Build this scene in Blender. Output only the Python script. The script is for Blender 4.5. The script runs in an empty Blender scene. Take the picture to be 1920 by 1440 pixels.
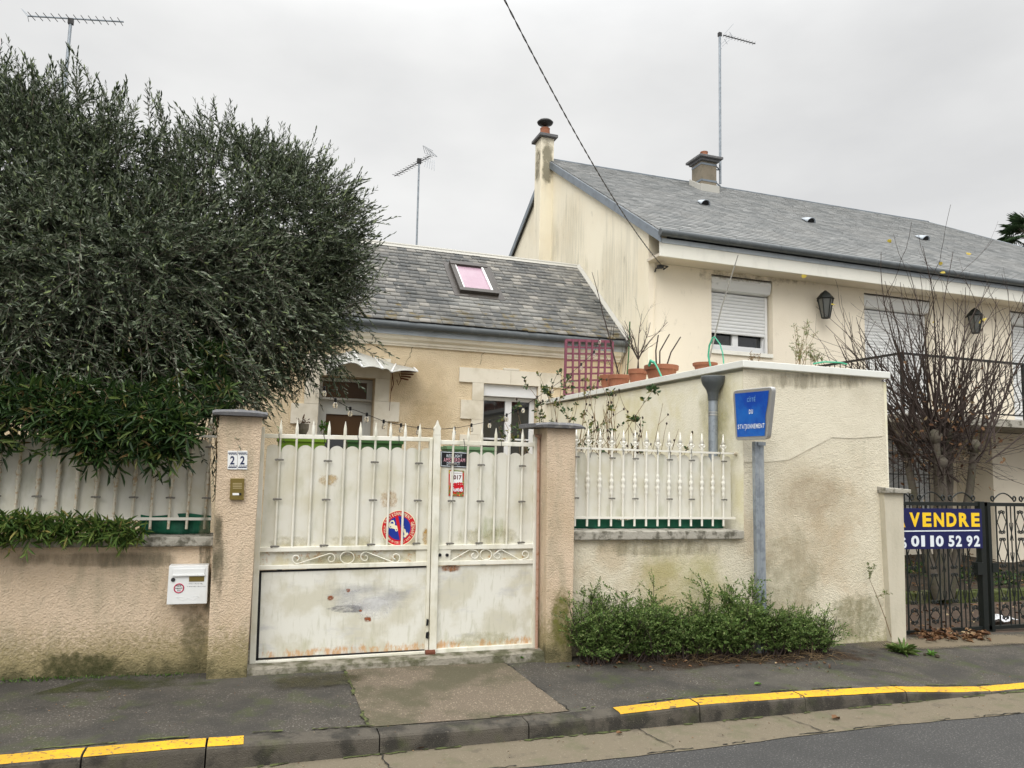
import bpy, bmesh, math, random
import numpy as np
from mathutils import Vector, Matrix
R = math.radians
random.seed(7); rng = np.random.default_rng(7)
sc = bpy.context.scene
C = sc.collection

# ---------------------------------------------------------------- camera
EYE = np.array([0.0, 0.0, 1.6])
FPX, PITCH, ROLL, YAW = 1400.0, R(6.105), R(1.522), R(18.589)
_cy, _sy = math.cos(YAW), math.sin(YAW)
FW = np.array([_sy*math.cos(PITCH), _cy*math.cos(PITCH), math.sin(PITCH)])
_r = np.array([_cy, -_sy, 0.0]); _u = np.cross(_r, FW)
RT = math.cos(ROLL)*_r + math.sin(ROLL)*_u
UP = -math.sin(ROLL)*_r + math.cos(ROLL)*_u
cam = bpy.data.cameras.new('camera'); camo = bpy.data.objects.new('camera', cam); C.objects.link(camo)
cam.sensor_width = 36; cam.lens = FPX/1920*36; cam.clip_start = 0.05; cam.clip_end = 500
camo.matrix_world = Matrix(((RT[0], UP[0], -FW[0], EYE[0]), (RT[1], UP[1], -FW[1], EYE[1]), (RT[2], UP[2], -FW[2], EYE[2]), (0, 0, 0, 1)))
sc.camera = camo
sc.view_settings.view_transform = 'Standard'; sc.view_settings.look = 'None'
sc.view_settings.gamma = 1; sc.view_settings.use_curve_mapping = False
sc.view_settings.exposure = 0.12

# ---------------------------------------------------------------- world: overcast sky
SUN_EL, SUN_AZ = R(40), R(214)
w = bpy.data.worlds.new("World"); sc.world = w; w.use_nodes = True
nt = w.node_tree; N = nt.nodes; Lk = nt.links
bg = N['Background']
sky = N.new('ShaderNodeTexSky'); sky.sky_type = 'NISHITA'; sky.sun_disc = False
sky.sun_elevation = SUN_EL; sky.sun_rotation = SUN_AZ; sky.dust_density = 4
hs = N.new('ShaderNodeHueSaturation'); hs.inputs['Saturation'].default_value = 0.12
Lk.new(sky.outputs[0], hs.inputs['Color'])
tc = N.new('ShaderNodeTexCoord')
nz = N.new('ShaderNodeTexNoise'); nz.inputs['Scale'].default_value = 2.4; nz.inputs['Detail'].default_value = 6; nz.inputs['Roughness'].default_value = .5
mp = N.new('ShaderNodeMapping'); mp.inputs['Scale'].default_value = (1, 1, 2.2)
Lk.new(tc.outputs['Generated'], mp.inputs[0]); Lk.new(mp.outputs[0], nz.inputs[0])
rp = N.new('ShaderNodeValToRGB'); rp.color_ramp.elements[0].position = .3; rp.color_ramp.elements[0].color = (6.75, 6.8, 6.85, 1)
rp.color_ramp.elements[1].position = .75; rp.color_ramp.elements[1].color = (9.1, 9.1, 9.0, 1)
Lk.new(nz.outputs[0], rp.inputs[0])
sep = N.new('ShaderNodeSeparateXYZ'); Lk.new(tc.outputs['Generated'], sep.inputs[0])
mr = N.new('ShaderNodeMapRange'); mr.interpolation_type = 'SMOOTHSTEP'; mr.inputs[1].default_value = .46; mr.inputs[2].default_value = 1; mr.inputs[3].default_value = 1.0; mr.inputs[4].default_value = 5.0
Lk.new(sep.outputs[2], mr.inputs[0])                 # an overcast sky is brighter overhead
mul = N.new('ShaderNodeVectorMath'); mul.operation = 'SCALE'; Lk.new(rp.outputs[0], mul.inputs[0]); Lk.new(mr.outputs[0], mul.inputs['Scale'])
mx = N.new('ShaderNodeMixRGB'); mx.inputs[0].default_value = .93
Lk.new(hs.outputs[0], mx.inputs[1]); Lk.new(mul.outputs[0], mx.inputs[2]); Lk.new(mx.outputs[0], bg.inputs[0])
bg.inputs[1].default_value = 0.10
sun = bpy.data.lights.new('sun', 'SUN'); sun.energy = 1.5; sun.angle = R(35); sun.color = (1, .97, .92)
suno = bpy.data.objects.new('sun', sun); C.objects.link(suno)
# the light comes from behind the camera, high up
sd = Vector((math.sin(SUN_AZ)*math.cos(SUN_EL), math.cos(SUN_AZ)*math.cos(SUN_EL), math.sin(SUN_EL)))
suno.rotation_euler = sd.to_track_quat('Z', 'Y').to_euler()

# ---------------------------------------------------------------- pixel rays -> points on real planes
def ray(x, y): return FW + RT*(x-960)/FPX - UP*(y-720)/FPX
def PY(x, y, Y): d = ray(x, y); return EYE + d*(Y/d[1])
def PX(x, y, X): d = ray(x, y); return EYE + d*(X/d[0])
def PZ(x, y, Z): d = ray(x, y); return EYE + d*((Z-EYE[2])/d[2])
def PP(x, y, o, n):
    d = ray(x, y); o = np.array(o); n = np.array(n); return EYE + d*(((o-EYE)@n)/(d@n))

# ---------------------------------------------------------------- materials
def mat(name, col, rough=.85, bump=None, layers=(), metallic=0, island=None, spec=.3, coat=0, trans=0):
    """col base; layers: dicts(col, scale, lo, hi, amt, z=(z0,z1), st=(sx,sy,sz)); island=[(pos,col)..]; bump=[(scale,dist,strength)...]"""
    m = bpy.data.materials.new(name); m.use_nodes = True
    n = m.node_tree.nodes; l = m.node_tree.links; b = n['Principled BSDF']
    b.inputs['Roughness'].default_value = rough; b.inputs['Metallic'].default_value = metallic
    b.inputs['Specular IOR Level'].default_value = spec; b.inputs['Coat Weight'].default_value = coat
    geo = n.new('ShaderNodeNewGeometry')
    if island:
        cr = n.new('ShaderNodeValToRGB'); el = cr.color_ramp.elements
        while len(el) < len(island): el.new(.5)
        for e, (p, c) in zip(el, island): e.position = p; e.color = (*c, 1)
        l.new(geo.outputs['Random Per Island'], cr.inputs[0]); cur = cr.outputs[0]
    else:
        rg = n.new('ShaderNodeRGB'); rg.outputs[0].default_value = (*col, 1); cur = rg.outputs[0]
    for L in layers:
        mpn = n.new('ShaderNodeMapping'); mpn.inputs['Scale'].default_value = L.get('st', (1, 1, 1)); mpn.inputs['Location'].default_value = L.get('loc', (0, 0, 0))
        l.new(geo.outputs['Position'], mpn.inputs[0])
        no = n.new('ShaderNodeTexNoise'); no.inputs['Scale'].default_value = L['scale']; no.inputs['Detail'].default_value = L.get('detail', 5); no.inputs['Roughness'].default_value = L.get('nr', .6)
        l.new(mpn.outputs[0], no.inputs[0]); mask = no.outputs[0]
        def rng_(src, a, bb, c=0, d=1):
            q = n.new('ShaderNodeMapRange'); q.interpolation_type = 'SMOOTHSTEP'; q.inputs[1].default_value = a; q.inputs[2].default_value = bb; q.inputs[3].default_value = c; q.inputs[4].default_value = d
            l.new(src, q.inputs[0]); return q.outputs[0]
        def axis(k, a, bb):
            s = n.new('ShaderNodeSeparateXYZ'); l.new(geo.outputs['Position'], s.inputs[0])
            q = n.new('ShaderNodeMapRange'); q.inputs[1].default_value = a; q.inputs[2].default_value = bb; q.inputs[3].default_value = 1; q.inputs[4].default_value = 0
            l.new(s.outputs[k], q.inputs[0]); return q.outputs[0]
        for key, k in (('z', 2), ('x', 0), ('y', 1)):
            if key in L:   # axis ramp ADDED to the noise, so that the edge of the stain stays ragged
                a = n.new('ShaderNodeMath'); a.operation = 'MULTIPLY_ADD'; l.new(axis(k, *L[key]), a.inputs[0]); a.inputs[1].default_value = L.get('zw', .6); 
                s2 = n.new('ShaderNodeMath'); s2.operation = 'SUBTRACT'; l.new(mask, s2.inputs[0]); s2.inputs[1].default_value = L.get('zw', .6)
                l.new(s2.outputs[0], a.inputs[2]); mask = a.outputs[0]
        mask = rng_(mask, L['lo'], L['hi'], 0, L.get('amt', 1))
        mi = n.new('ShaderNodeMixRGB'); l.new(mask, mi.inputs[0]); l.new(cur, mi.inputs[1]); mi.inputs[2].default_value = (*L['col'], 1); cur = mi.outputs[0]
    l.new(cur, b.inputs['Base Color'])
    if bump:
        prev = None
        for (s, dist, st) in bump:
            no = n.new('ShaderNodeTexNoise'); no.inputs['Scale'].default_value = s; no.inputs['Detail'].default_value = 4
            l.new(geo.outputs['Position'], no.inputs[0])
            bp = n.new('ShaderNodeBump'); bp.inputs['Strength'].default_value = st; bp.inputs['Distance'].default_value = dist
            l.new(no.outputs[0], bp.inputs['Height'])
            if prev: l.new(prev, bp.inputs['Normal'])
            prev = bp.outputs[0]
        l.new(prev, b.inputs['Normal'])
    if trans:
        tr = n.new('ShaderNodeBsdfTranslucent'); l.new(cur, tr.inputs[0]); ms = n.new('ShaderNodeMixShader'); ms.inputs[0].default_value = trans
        l.new(b.outputs[0], ms.inputs[1]); l.new(tr.outputs[0], ms.inputs[2]); l.new(ms.outputs[0], n['Material Output'].inputs[0])
    return m

ALG = (.075, .078, .035)
M = {}
ROUGHCAST = [(95, .012, 1.0), (28, .01, .5)]
M['pink'] = mat('pink_roughcast', (.63, .50, .365), .95, ROUGHCAST, [
    dict(col=(.53, .41, .28), scale=2.2, lo=.4, hi=.7, amt=.8),
    dict(col=(.33, .29, .20), scale=6, lo=.46, hi=.66, amt=.5, st=(1, 1, .3)),
    dict(col=(.27, .225, .11), scale=38, lo=.0, hi=.44, z=(.24, .80), zw=.9, amt=.9, nr=.75),
    dict(col=(.07, .065, .03), scale=9, lo=.22, hi=.56, z=(.20, .42), zw=.7, amt=.85, nr=.75)])
M['cream'] = mat('cream_roughcast', (.69, .635, .50), .95, ROUGHCAST, [
    dict(col=(.56, .46, .32), scale=1.5, lo=.47, hi=.66, amt=.75, loc=(3, 2, 1)), dict(col=(.40, .37, .27), scale=16, lo=.55, hi=.75, amt=.35, st=(1, 1, .2)),
    dict(col=(.42, .40, .29), scale=8, lo=.5, hi=.8, amt=.4, st=(1, 1, .3)),
    dict(col=(.34, .32, .16), scale=24, lo=.16, hi=.56, z=(.08, .55), zw=.8, amt=.75, nr=.75)])
M['cream_side'] = mat('cream_smooth_render', (.80, .765, .62), .95, [(60, .006, .6)], [
    dict(col=(.62, .56, .28), scale=2.4, lo=.45, hi=.75, amt=.6),
    dict(col=(.5, .46, .33), scale=6, lo=.5, hi=.8, amt=.4, st=(1, 1, .25))])
M['housewall'] = mat('ochre_roughcast', (.74, .61, .42), .95, [(70, .02, 1.0), (22, .01, .4)], [
    dict(col=(.56, .44, .27), scale=2.5, lo=.4, hi=.75, amt=.6),
    dict(col=(.55, .38, .17), scale=5, lo=.38, hi=.6, z=(.2, 1.9), zw=.5, amt=.4)])
M['bigwall'] = mat('pale_render', (.77, .70, .575), .95, [(55, .006, .6)], [
    dict(col=(.68, .61, .49), scale=1.5, lo=.45, hi=.75, amt=.5),
    dict(col=(.36, .33, .25), scale=9, lo=.6, hi=.8, amt=.35, st=(1, 1, .6))])
M['gable'] = mat('gable_render', (.80, .74, .59), .95, [(40, .005, .5)], [
    dict(col=(.72, .63, .46), scale=1.1, lo=.4, hi=.75, amt=.6),
    dict(col=(.42, .40, .32), scale=3.2, lo=.52, hi=.78, amt=.5, st=(1, 1.6, .16)),
    dict(col=(.22, .21, .17), scale=7, lo=.64, hi=.78, amt=.6, st=(1, 1, .35))])
M['limestone'] = mat('cut_limestone', (.72, .67, .56), .9, [(50, .003, .4)], [
    dict(col=(.5, .44, .32), scale=3, lo=.45, hi=.7, amt=.6), dict(col=(.3, .27, .2), scale=12, lo=.62, hi=.8, amt=.4)])
M['pierplaster'] = mat('greyish_plaster', (.53, .49, .39), .9, [(40, .004, .5)], [dict(col=(.42, .39, .30), scale=5, lo=.45, hi=.68, amt=.7, st=(1, 1, .25)), dict(col=(.25, .23, .13), scale=5, lo=.38, hi=.6, z=(.05, .5), zw=.5, amt=.7)])
M['white_plaster'] = mat('white_paint_plaster', (.74, .73, .66), .8, [(40, .003, .3)], [dict(col=(.5, .5, .45), scale=5, lo=.5, hi=.8, amt=.5, st=(1, 1, .4))])
M['capwhite'] = mat('painted_metal_coping', (.72, .73, .68), .5, None, [dict(col=(.45, .46, .40), scale=8, lo=.5, hi=.8, amt=.4)])
M['capstone'] = mat('grey_cap_stone', (.13, .13, .135), .85, [(60, .006, .6)], [dict(col=(.33, .32, .28), scale=22, lo=.55, hi=.7, amt=.6), dict(col=(.06, .06, .05), scale=9, lo=.5, hi=.75, amt=.6)])
M['sill'] = mat('weathered_concrete_sill', (.36, .34, .29), .95, [(70, .006, .8)], [dict(col=(.07, .065, .045), scale=14, lo=.46, hi=.66, amt=.85), dict(col=(.45, .43, .38), scale=60, lo=.55, hi=.7, amt=.5)])
GL = [dict(col=(.52, .48, .33), scale=3.5, lo=.42, hi=.70, amt=.55), dict(col=(.40, .40, .28), scale=9, lo=.52, hi=.72, amt=.5, st=(1, 1, .3)),
      dict(col=(.30, .12, .035), scale=30, lo=.70, hi=.78, amt=.8)]
M['gate'] = mat('old_white_gate_paint', (.76, .745, .66), .5, [(30, .002, .25)], GL)
M['sheet'] = mat('dirty_white_sheet_metal', (.66, .645, .57), .55, [(9, .006, .25)], GL[:2] + [
    dict(col=(.50, .42, .22), scale=7, lo=.42, hi=.62, z=(.96, 1.10), zw=.4, amt=.5), dict(col=(.42, .20, .07), scale=30, lo=.56, hi=.66, z=(.96, 1.06), zw=.3, amt=.6), dict(col=(.50, .30, .13), scale=11, lo=.70, hi=.78, amt=.6)])
M['panel'] = mat('scuffed_lower_panel', (.70, .69, .62), .5, [(5, .008, .25)], [
    dict(col=(.53, .50, .38), scale=4, lo=.42, hi=.62, amt=.7), dict(col=(.45, .44, .33), scale=26, lo=.52, hi=.66, amt=.4, st=(1.5, 1, .25)), dict(col=(.46, .46, .46), scale=3.2, lo=.55, hi=.72, amt=.6, st=(1, 1, 2.6), loc=(2.2, 0, 1.1)),
    dict(col=(.46, .46, .30), scale=16, lo=.44, hi=.66, z=(.22, .62), zw=.35, amt=.5, st=(1.6, 1, .35)),
    dict(col=(.54, .28, .10), scale=26, lo=.40, hi=.60, z=(.265, .36), zw=.5, amt=.8, st=(1, 1, .35), nr=.7), dict(col=(.33, .10, .03), scale=13, lo=.735, hi=.76, amt=.9)])
M['fencewhite'] = mat('white_fence_paint', (.74, .72, .64), .5, None, [dict(col=(.5, .42, .28), scale=24, lo=.6, hi=.75, amt=.6)])
M['fencerust'] = mat('rust_spotted_fence_paint', (.62, .58, .47), .6, [(80, .004, .6)], [dict(col=(.42, .27, .12), scale=40, lo=.5, hi=.66, amt=.75)])
M['zinc'] = mat('zinc', (.20, .23, .26), .45, None, [dict(col=(.11, .12, .13), scale=6, lo=.45, hi=.7, amt=.6)], metallic=.35)
M['zincpale'] = mat('pale_zinc', (.40, .44, .48), .5, None, [dict(col=(.28, .31, .34), scale=6, lo=.45, hi=.7, amt=.6)], metallic=.2)
M['gutterdark'] = mat('dark_gutter_zinc', (.085, .095, .10), .5, None, [dict(col=(.16, .17, .17), scale=9, lo=.5, hi=.75, amt=.6)], metallic=.2)
M['iron'] = mat('black_iron', (.010, .013, .012), .45, None, [dict(col=(.035, .03, .025), scale=30, lo=.58, hi=.75, amt=.5)])
M['darkmetal'] = mat('dark_metal', (.03, .03, .03), .5)
M['galv'] = mat('galvanised_steel', (.30, .335, .37), .5, None, [dict(col=(.20, .225, .25), scale=18, lo=.45, hi=.6, amt=.7), dict(col=(.45, .47, .48), scale=5, lo=.6, hi=.7, amt=.5, st=(1, 1, .2))], metallic=.45)
M['clamp'] = mat('dull_clamp_metal', (.20, .19, .17), .5, metallic=.5)
M['alu'] = mat('aluminium', (.52, .52, .51), .35, metallic=.7)
M['slate_s'] = mat('old_slate', (.1, .1, .1), .75, [(60, .003, .4)], [
    dict(col=(.42, .40, .36), scale=13, lo=.57, hi=.70, amt=.75), dict(col=(.30, .30, .28), scale=1.4, lo=.5, hi=.72, amt=.45),
    dict(col=(.19, .14, .045), scale=6, lo=.50, hi=.62, z=(3.5, 4.6), zw=.25, amt=.75), dict(col=(.055, .06, .06), scale=1.2, lo=.5, hi=.7, amt=.5, loc=(3, 0, 1))],
    island=[(0, (.11, .115, .115)), (.5, (.165, .163, .155)), (.85, (.21, .205, .19)), (1, (.31, .295, .265))])
M['slate_b'] = mat('grey_slate', (.1, .1, .1), .7, [(40, .002, .3)], [dict(col=(.30, .30, .29), scale=1.2, lo=.42, hi=.72, amt=.6)],
    island=[(0, (.20, .21, .21)), (.5, (.25, .257, .255)), (1, (.32, .325, .32))])
M['terra'] = mat('terracotta', (.27, .105, .058), .8, [(50, .002, .3)], [dict(col=(.36, .18, .10), scale=9, lo=.5, hi=.75, amt=.5)])
M['pinkwood'] = mat('pink_painted_wood', (.18, .055, .085), .7, None, [dict(col=(.28, .12, .14), scale=20, lo=.5, hi=.7, amt=.6)])
M['pvc'] = mat('white_pvc', (.74, .75, .75), .35)
M['shutter'] = mat('white_shutter_slats', (.70, .71, .71), .45)
M['reveal'] = mat('reveal_paint', (.58, .52, .42), .9)
M['glassdark'] = mat('dark_window_glass', (.012, .014, .016), .05, spec=.8)
M['doorglass'] = mat('door_glass_warm', (.10, .055, .025), .3, None, [dict(col=(.18, .09, .03), scale=2, lo=.1, hi=.4, z=(2.2, 2.9), zw=.5, amt=.0)], spec=.15)
M['skyglass'] = mat('skylight_pink_blind', (.34, .23, .28), .25, None, [dict(col=(.38, .28, .33), scale=3, lo=.4, hi=.7, amt=.7)], spec=.1)
M['brownframe'] = mat('brown_metal_frame', (.045, .038, .032), .5)
M['doorgrey'] = mat('grey_white_door_paint', (.55, .56, .53), .5)
M['woodbrown'] = mat('brown_red_wood', (.10, .028, .012), .6)
M['asphalt'] = mat('pavement_asphalt', (.064, .057, .047), .92, [(120, .006, 1.0), (45, .006, .5)], [
    dict(col=(.21, .195, .165), scale=85, lo=.585, hi=.66, amt=.9, detail=3), dict(col=(.30, .28, .24), scale=38, lo=.70, hi=.73, amt=.9, detail=4), dict(col=(.035, .033, .03), scale=75, lo=.56, hi=.72, amt=.7, detail=2, loc=(5, 1, 0)), dict(col=(.036, .034, .030), scale=2.2, lo=.42, hi=.62, amt=.75),
    dict(col=(.11, .10, .082), scale=.9, lo=.5, hi=.66, amt=.45), dict(col=(.055, .068, .022), scale=5, lo=.50, hi=.70, amt=.55), dict(col=(.042, .046, .022), scale=7, lo=.40, hi=.62, y=(5.62, 5.05), zw=-.35, amt=.0)])
M['road'] = mat('road_asphalt', (.050, .049, .047), .9, [(110, .006, 1)], [
    dict(col=(.17, .165, .155), scale=90, lo=.585, hi=.66, amt=.85, detail=2), dict(col=(.05, .05, .05), scale=85, lo=.56, hi=.72, amt=.7, detail=2, loc=(5, 1, 0)), dict(col=(.036, .036, .035), scale=1.5, lo=.45, hi=.7, amt=.5)])
M['drive'] = mat('driveway_concrete', (.135, .108, .078), .93, [(110, .006, 1)], [
    dict(col=(.34, .285, .21), scale=85, lo=.585, hi=.66, amt=.85, detail=3), dict(col=(.08, .065, .05), scale=80, lo=.58, hi=.72, amt=.6, detail=2, loc=(5, 1, 0)), dict(col=(.07, .066, .038), scale=2.5, lo=.44, hi=.62, amt=.8), dict(col=(.5, .5, .45), scale=90, lo=.74, hi=.76, amt=.9)])
M['kerb'] = mat('old_kerb_stone', (.085, .075, .060), .93, [(160, .006, .9), (20, .006, .5)], [
    dict(col=(.028, .026, .022), scale=6, lo=.42, hi=.60, amt=.85), dict(col=(.17, .15, .12), scale=110, lo=.6, hi=.72, amt=.7), dict(col=(.075, .085, .03), scale=4, lo=.5, hi=.75, amt=.5)])
M['gutterstrip'] = mat('gutter_concrete', (.145, .122, .085), .93, [(180, .004, .8)], [
    dict(col=(.27, .23, .17), scale=90, lo=.58, hi=.72, amt=.7), dict(col=(.20, .21, .08), scale=5, lo=.34, hi=.6, y=(4.24, 4.08), zw=-.25, amt=.0), dict(col=(.10, .10, .055), scale=4, lo=.50, hi=.68, amt=.6), dict(col=(.09, .075, .055), scale=9, lo=.55, hi=.7, amt=.6)])
M['yellow'] = mat('yellow_road_paint', (.64, .36, .018), .8, [(150, .004, .9), (25, .004, .4)], [dict(col=(.50, .28, .025), scale=3, lo=.42, hi=.62, amt=.8), dict(col=(.20, .14, .06), scale=50, lo=.56, hi=.64, amt=.85), dict(col=(.10, .08, .05), scale=16, lo=.60, hi=.66, amt=.85)])
M['threshold'] = mat('mossy_threshold', (.25, .23, .185), .95, [(60, .01, .9)], [dict(col=(.07, .07, .035), scale=9, lo=.4, hi=.6, amt=.9)])
M['soil'] = mat('dark_soil', (.045, .035, .024), 1, [(30, .03, 1)], [dict(col=(.10, .075, .045), scale=9, lo=.5, hi=.7, amt=.8)])
M['paving'] = mat('brown_garden_paving', (.085, .058, .042), .9, [(30, .006, .6)], [dict(col=(.04, .036, .025), scale=7, lo=.45, hi=.65, amt=.8), dict(col=(.14, .11, .08), scale=25, lo=.55, hi=.7, amt=.5)])
M['moss'] = mat('mossy_kerb', (.07, .085, .025), 1, [(40, .02, 1)], [dict(col=(.16, .15, .10), scale=8, lo=.5, hi=.65, amt=.8)])
def leafm(name, cols, trans=.15, rough=.55): return mat(name, cols[0][1], rough, None, (), island=cols, spec=.25, trans=trans)
M['olive'] = leafm('olive_leaves', [(0, (.020, .032, .018)), (.25, (.045, .064, .033)), (.55, (.080, .108, .055)), (.72, (.13, .16, .095)), (.88, (.25, .275, .215)), (1, (.19, .245, .08))], .12, .5)
M['bamboo'] = leafm('bamboo_leaves', [(0, (.008, .022, .005)), (.4, (.022, .052, .011)), (.78, (.048, .092, .020)), (.95, (.11, .15, .035)), (1, (.22, .14, .06))], .2)
M['bamboo2'] = leafm('light_bamboo_leaves', [(0, (.035, .075, .015)), (.5, (.085, .15, .03)), (.9, (.17, .23, .05)), (1, (.32, .26, .09))], .25)
M['shrub'] = leafm('shrub_leaves', [(0, (.045, .085, .018)), (.5, (.105, .175, .042)), (.85, (.18, .26, .07)), (1, (.28, .32, .13))], .25)
M['rose'] = leafm('rose_leaves', [(0, (.025, .055, .02)), (.6, (.06, .10, .035)), (1, (.26, .24, .06))], .2)
M['weed'] = leafm('weed_leaves', [(0, (.05, .12, .02)), (1, (.14, .28, .05))], .3)
M['grass'] = leafm('low_green_weeds', [(0, (.04, .08, .015)), (1, (.11, .19, .04))], .3)
M['palmleaf'] = leafm('palm_leaves', [(0, (.03, .06, .03)), (1, (.07, .12, .05))], .1)
M['dead'] = leafm('dead_leaves', [(0, (.05, .022, .012)), (.5, (.13, .065, .03)), (.85, (.24, .14, .07)), (1, (.38, .30, .18))], .1, .8)
M['yleaf'] = leafm('yellow_leaves', [(0, (.45, .36, .04)), (1, (.55, .42, .10))], .3)
M['bark'] = mat('grey_bark', (.105, .09, .072), .95, [(40, .01, .8)], [dict(col=(.08, .085, .045), scale=6, lo=.45, hi=.7, amt=.6)])
M['twig'] = mat('brown_twigs', (.052, .038, .032), .9)
M['twigtan'] = mat('tan_stems', (.20, .14, .075), .9)
M['greycane'] = mat('grey_cane', (.35, .34, .31), .6)
M['tarp'] = mat('green_tarpaulin', (.006, .085, .045), .7, [(14, .02, .6)], [dict(col=(.003, .04, .025), scale=7, lo=.45, hi=.7, amt=.7)])
M['hose'] = mat('green_hose', (.06, .36, .22), .4)
M['planterg'] = mat('green_plastic_trough', (.17, .30, .02), .5)
M['planterg2'] = mat('sage_plastic_trough', (.13, .24, .12), .5)
M['planterd'] = mat('dark_green_trough', (.035, .10, .025), .5)
M['white'] = mat('white_enamel', (.78, .78, .77), .35, spec=.5)
M['mailwhite'] = mat('mailbox_white', (.72, .73, .72), .35, None, [dict(col=(.55, .55, .52), scale=6, lo=.5, hi=.8, amt=.4)], spec=.5)
M['fadedlet'] = mat('faded_letters', (.16, .34, .62), .5)
M['navy'] = mat('navy_print', (.010, .012, .075), .4)
M['ink'] = mat('dark_ink', (.02, .03, .08), .5)
M['black'] = mat('black_plastic', (.012, .012, .014), .4)
M['red'] = mat('red_print', (.55, .01, .02), .35)
M['blueprint'] = mat('blue_print', (.012, .035, .28), .35)
M['signblue'] = mat('faded_sign_blue', (.004, .055, .36), .35, None, [dict(col=(.012, .15, .52), scale=3, lo=.45, hi=.65, amt=.7)], spec=.5)
M['letterw'] = mat('white_letters', (.70, .75, .80), .5)
M['lettery'] = mat('yellow_letters', (.85, .56, .02), .5)
M['creamprint'] = mat('cream_print', (.80, .74, .52), .4)
M['pinkprint'] = mat('pink_print', (.75, .38, .45), .4)
M['brass'] = mat('aged_brass', (.22, .165, .05), .4, None, [dict(col=(.15, .11, .03), scale=20, lo=.5, hi=.7, amt=.5)], metallic=.6)
M['plaqueedge'] = mat('printed_plaque_border', (.14, .20, .05), .4, None, [dict(col=(.5, .04, .02), scale=38, lo=.48, hi=.52), dict(col=(.65, .45, .05), scale=45, lo=.6, hi=.64)])
M['rustpatch'] = mat('rusty_hinge', (.13, .045, .025), .9, [(60, .004, .8)])
M['bulb'] = mat('clear_bulb', (.95, .95, .9), .02, spec=.5); M['bulb'].node_tree.nodes['Principled BSDF'].inputs['Transmission Weight'].default_value = .92; M['bulb'].node_tree.nodes['Principled BSDF'].inputs['IOR'].default_value = 1.25
M['paper'] = mat('crumpled_paper', (.72, .73, .75), .8)
M['wood'] = mat('weathered_board', (.30, .24, .15), .9, None, [dict(col=(.18, .14, .09), scale=12, lo=.45, hi=.7, amt=.6, st=(.2, 1, 2))])
M['awnglass'] = mat('dirty_awning_panels', (.42, .42, .39), .4, None, [dict(col=(.24, .23, .20), scale=7, lo=.45, hi=.65, amt=.6), dict(col=(.6, .6, .56), scale=16, lo=.6, hi=.7, amt=.6)])
M['tilewhite'] = mat('glazed_tile', (.76, .77, .76), .2, spec=.6)
M['chimney'] = mat('brown_grey_render', (.21, .18, .135), .95, [(40, .006, .6)], [dict(col=(.12, .11, .08), scale=5, lo=.45, hi=.7, amt=.7)])
M['mortar'] = mat('pale_mortar', (.42, .41, .37), .9, [(30, .006, .6)])

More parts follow.
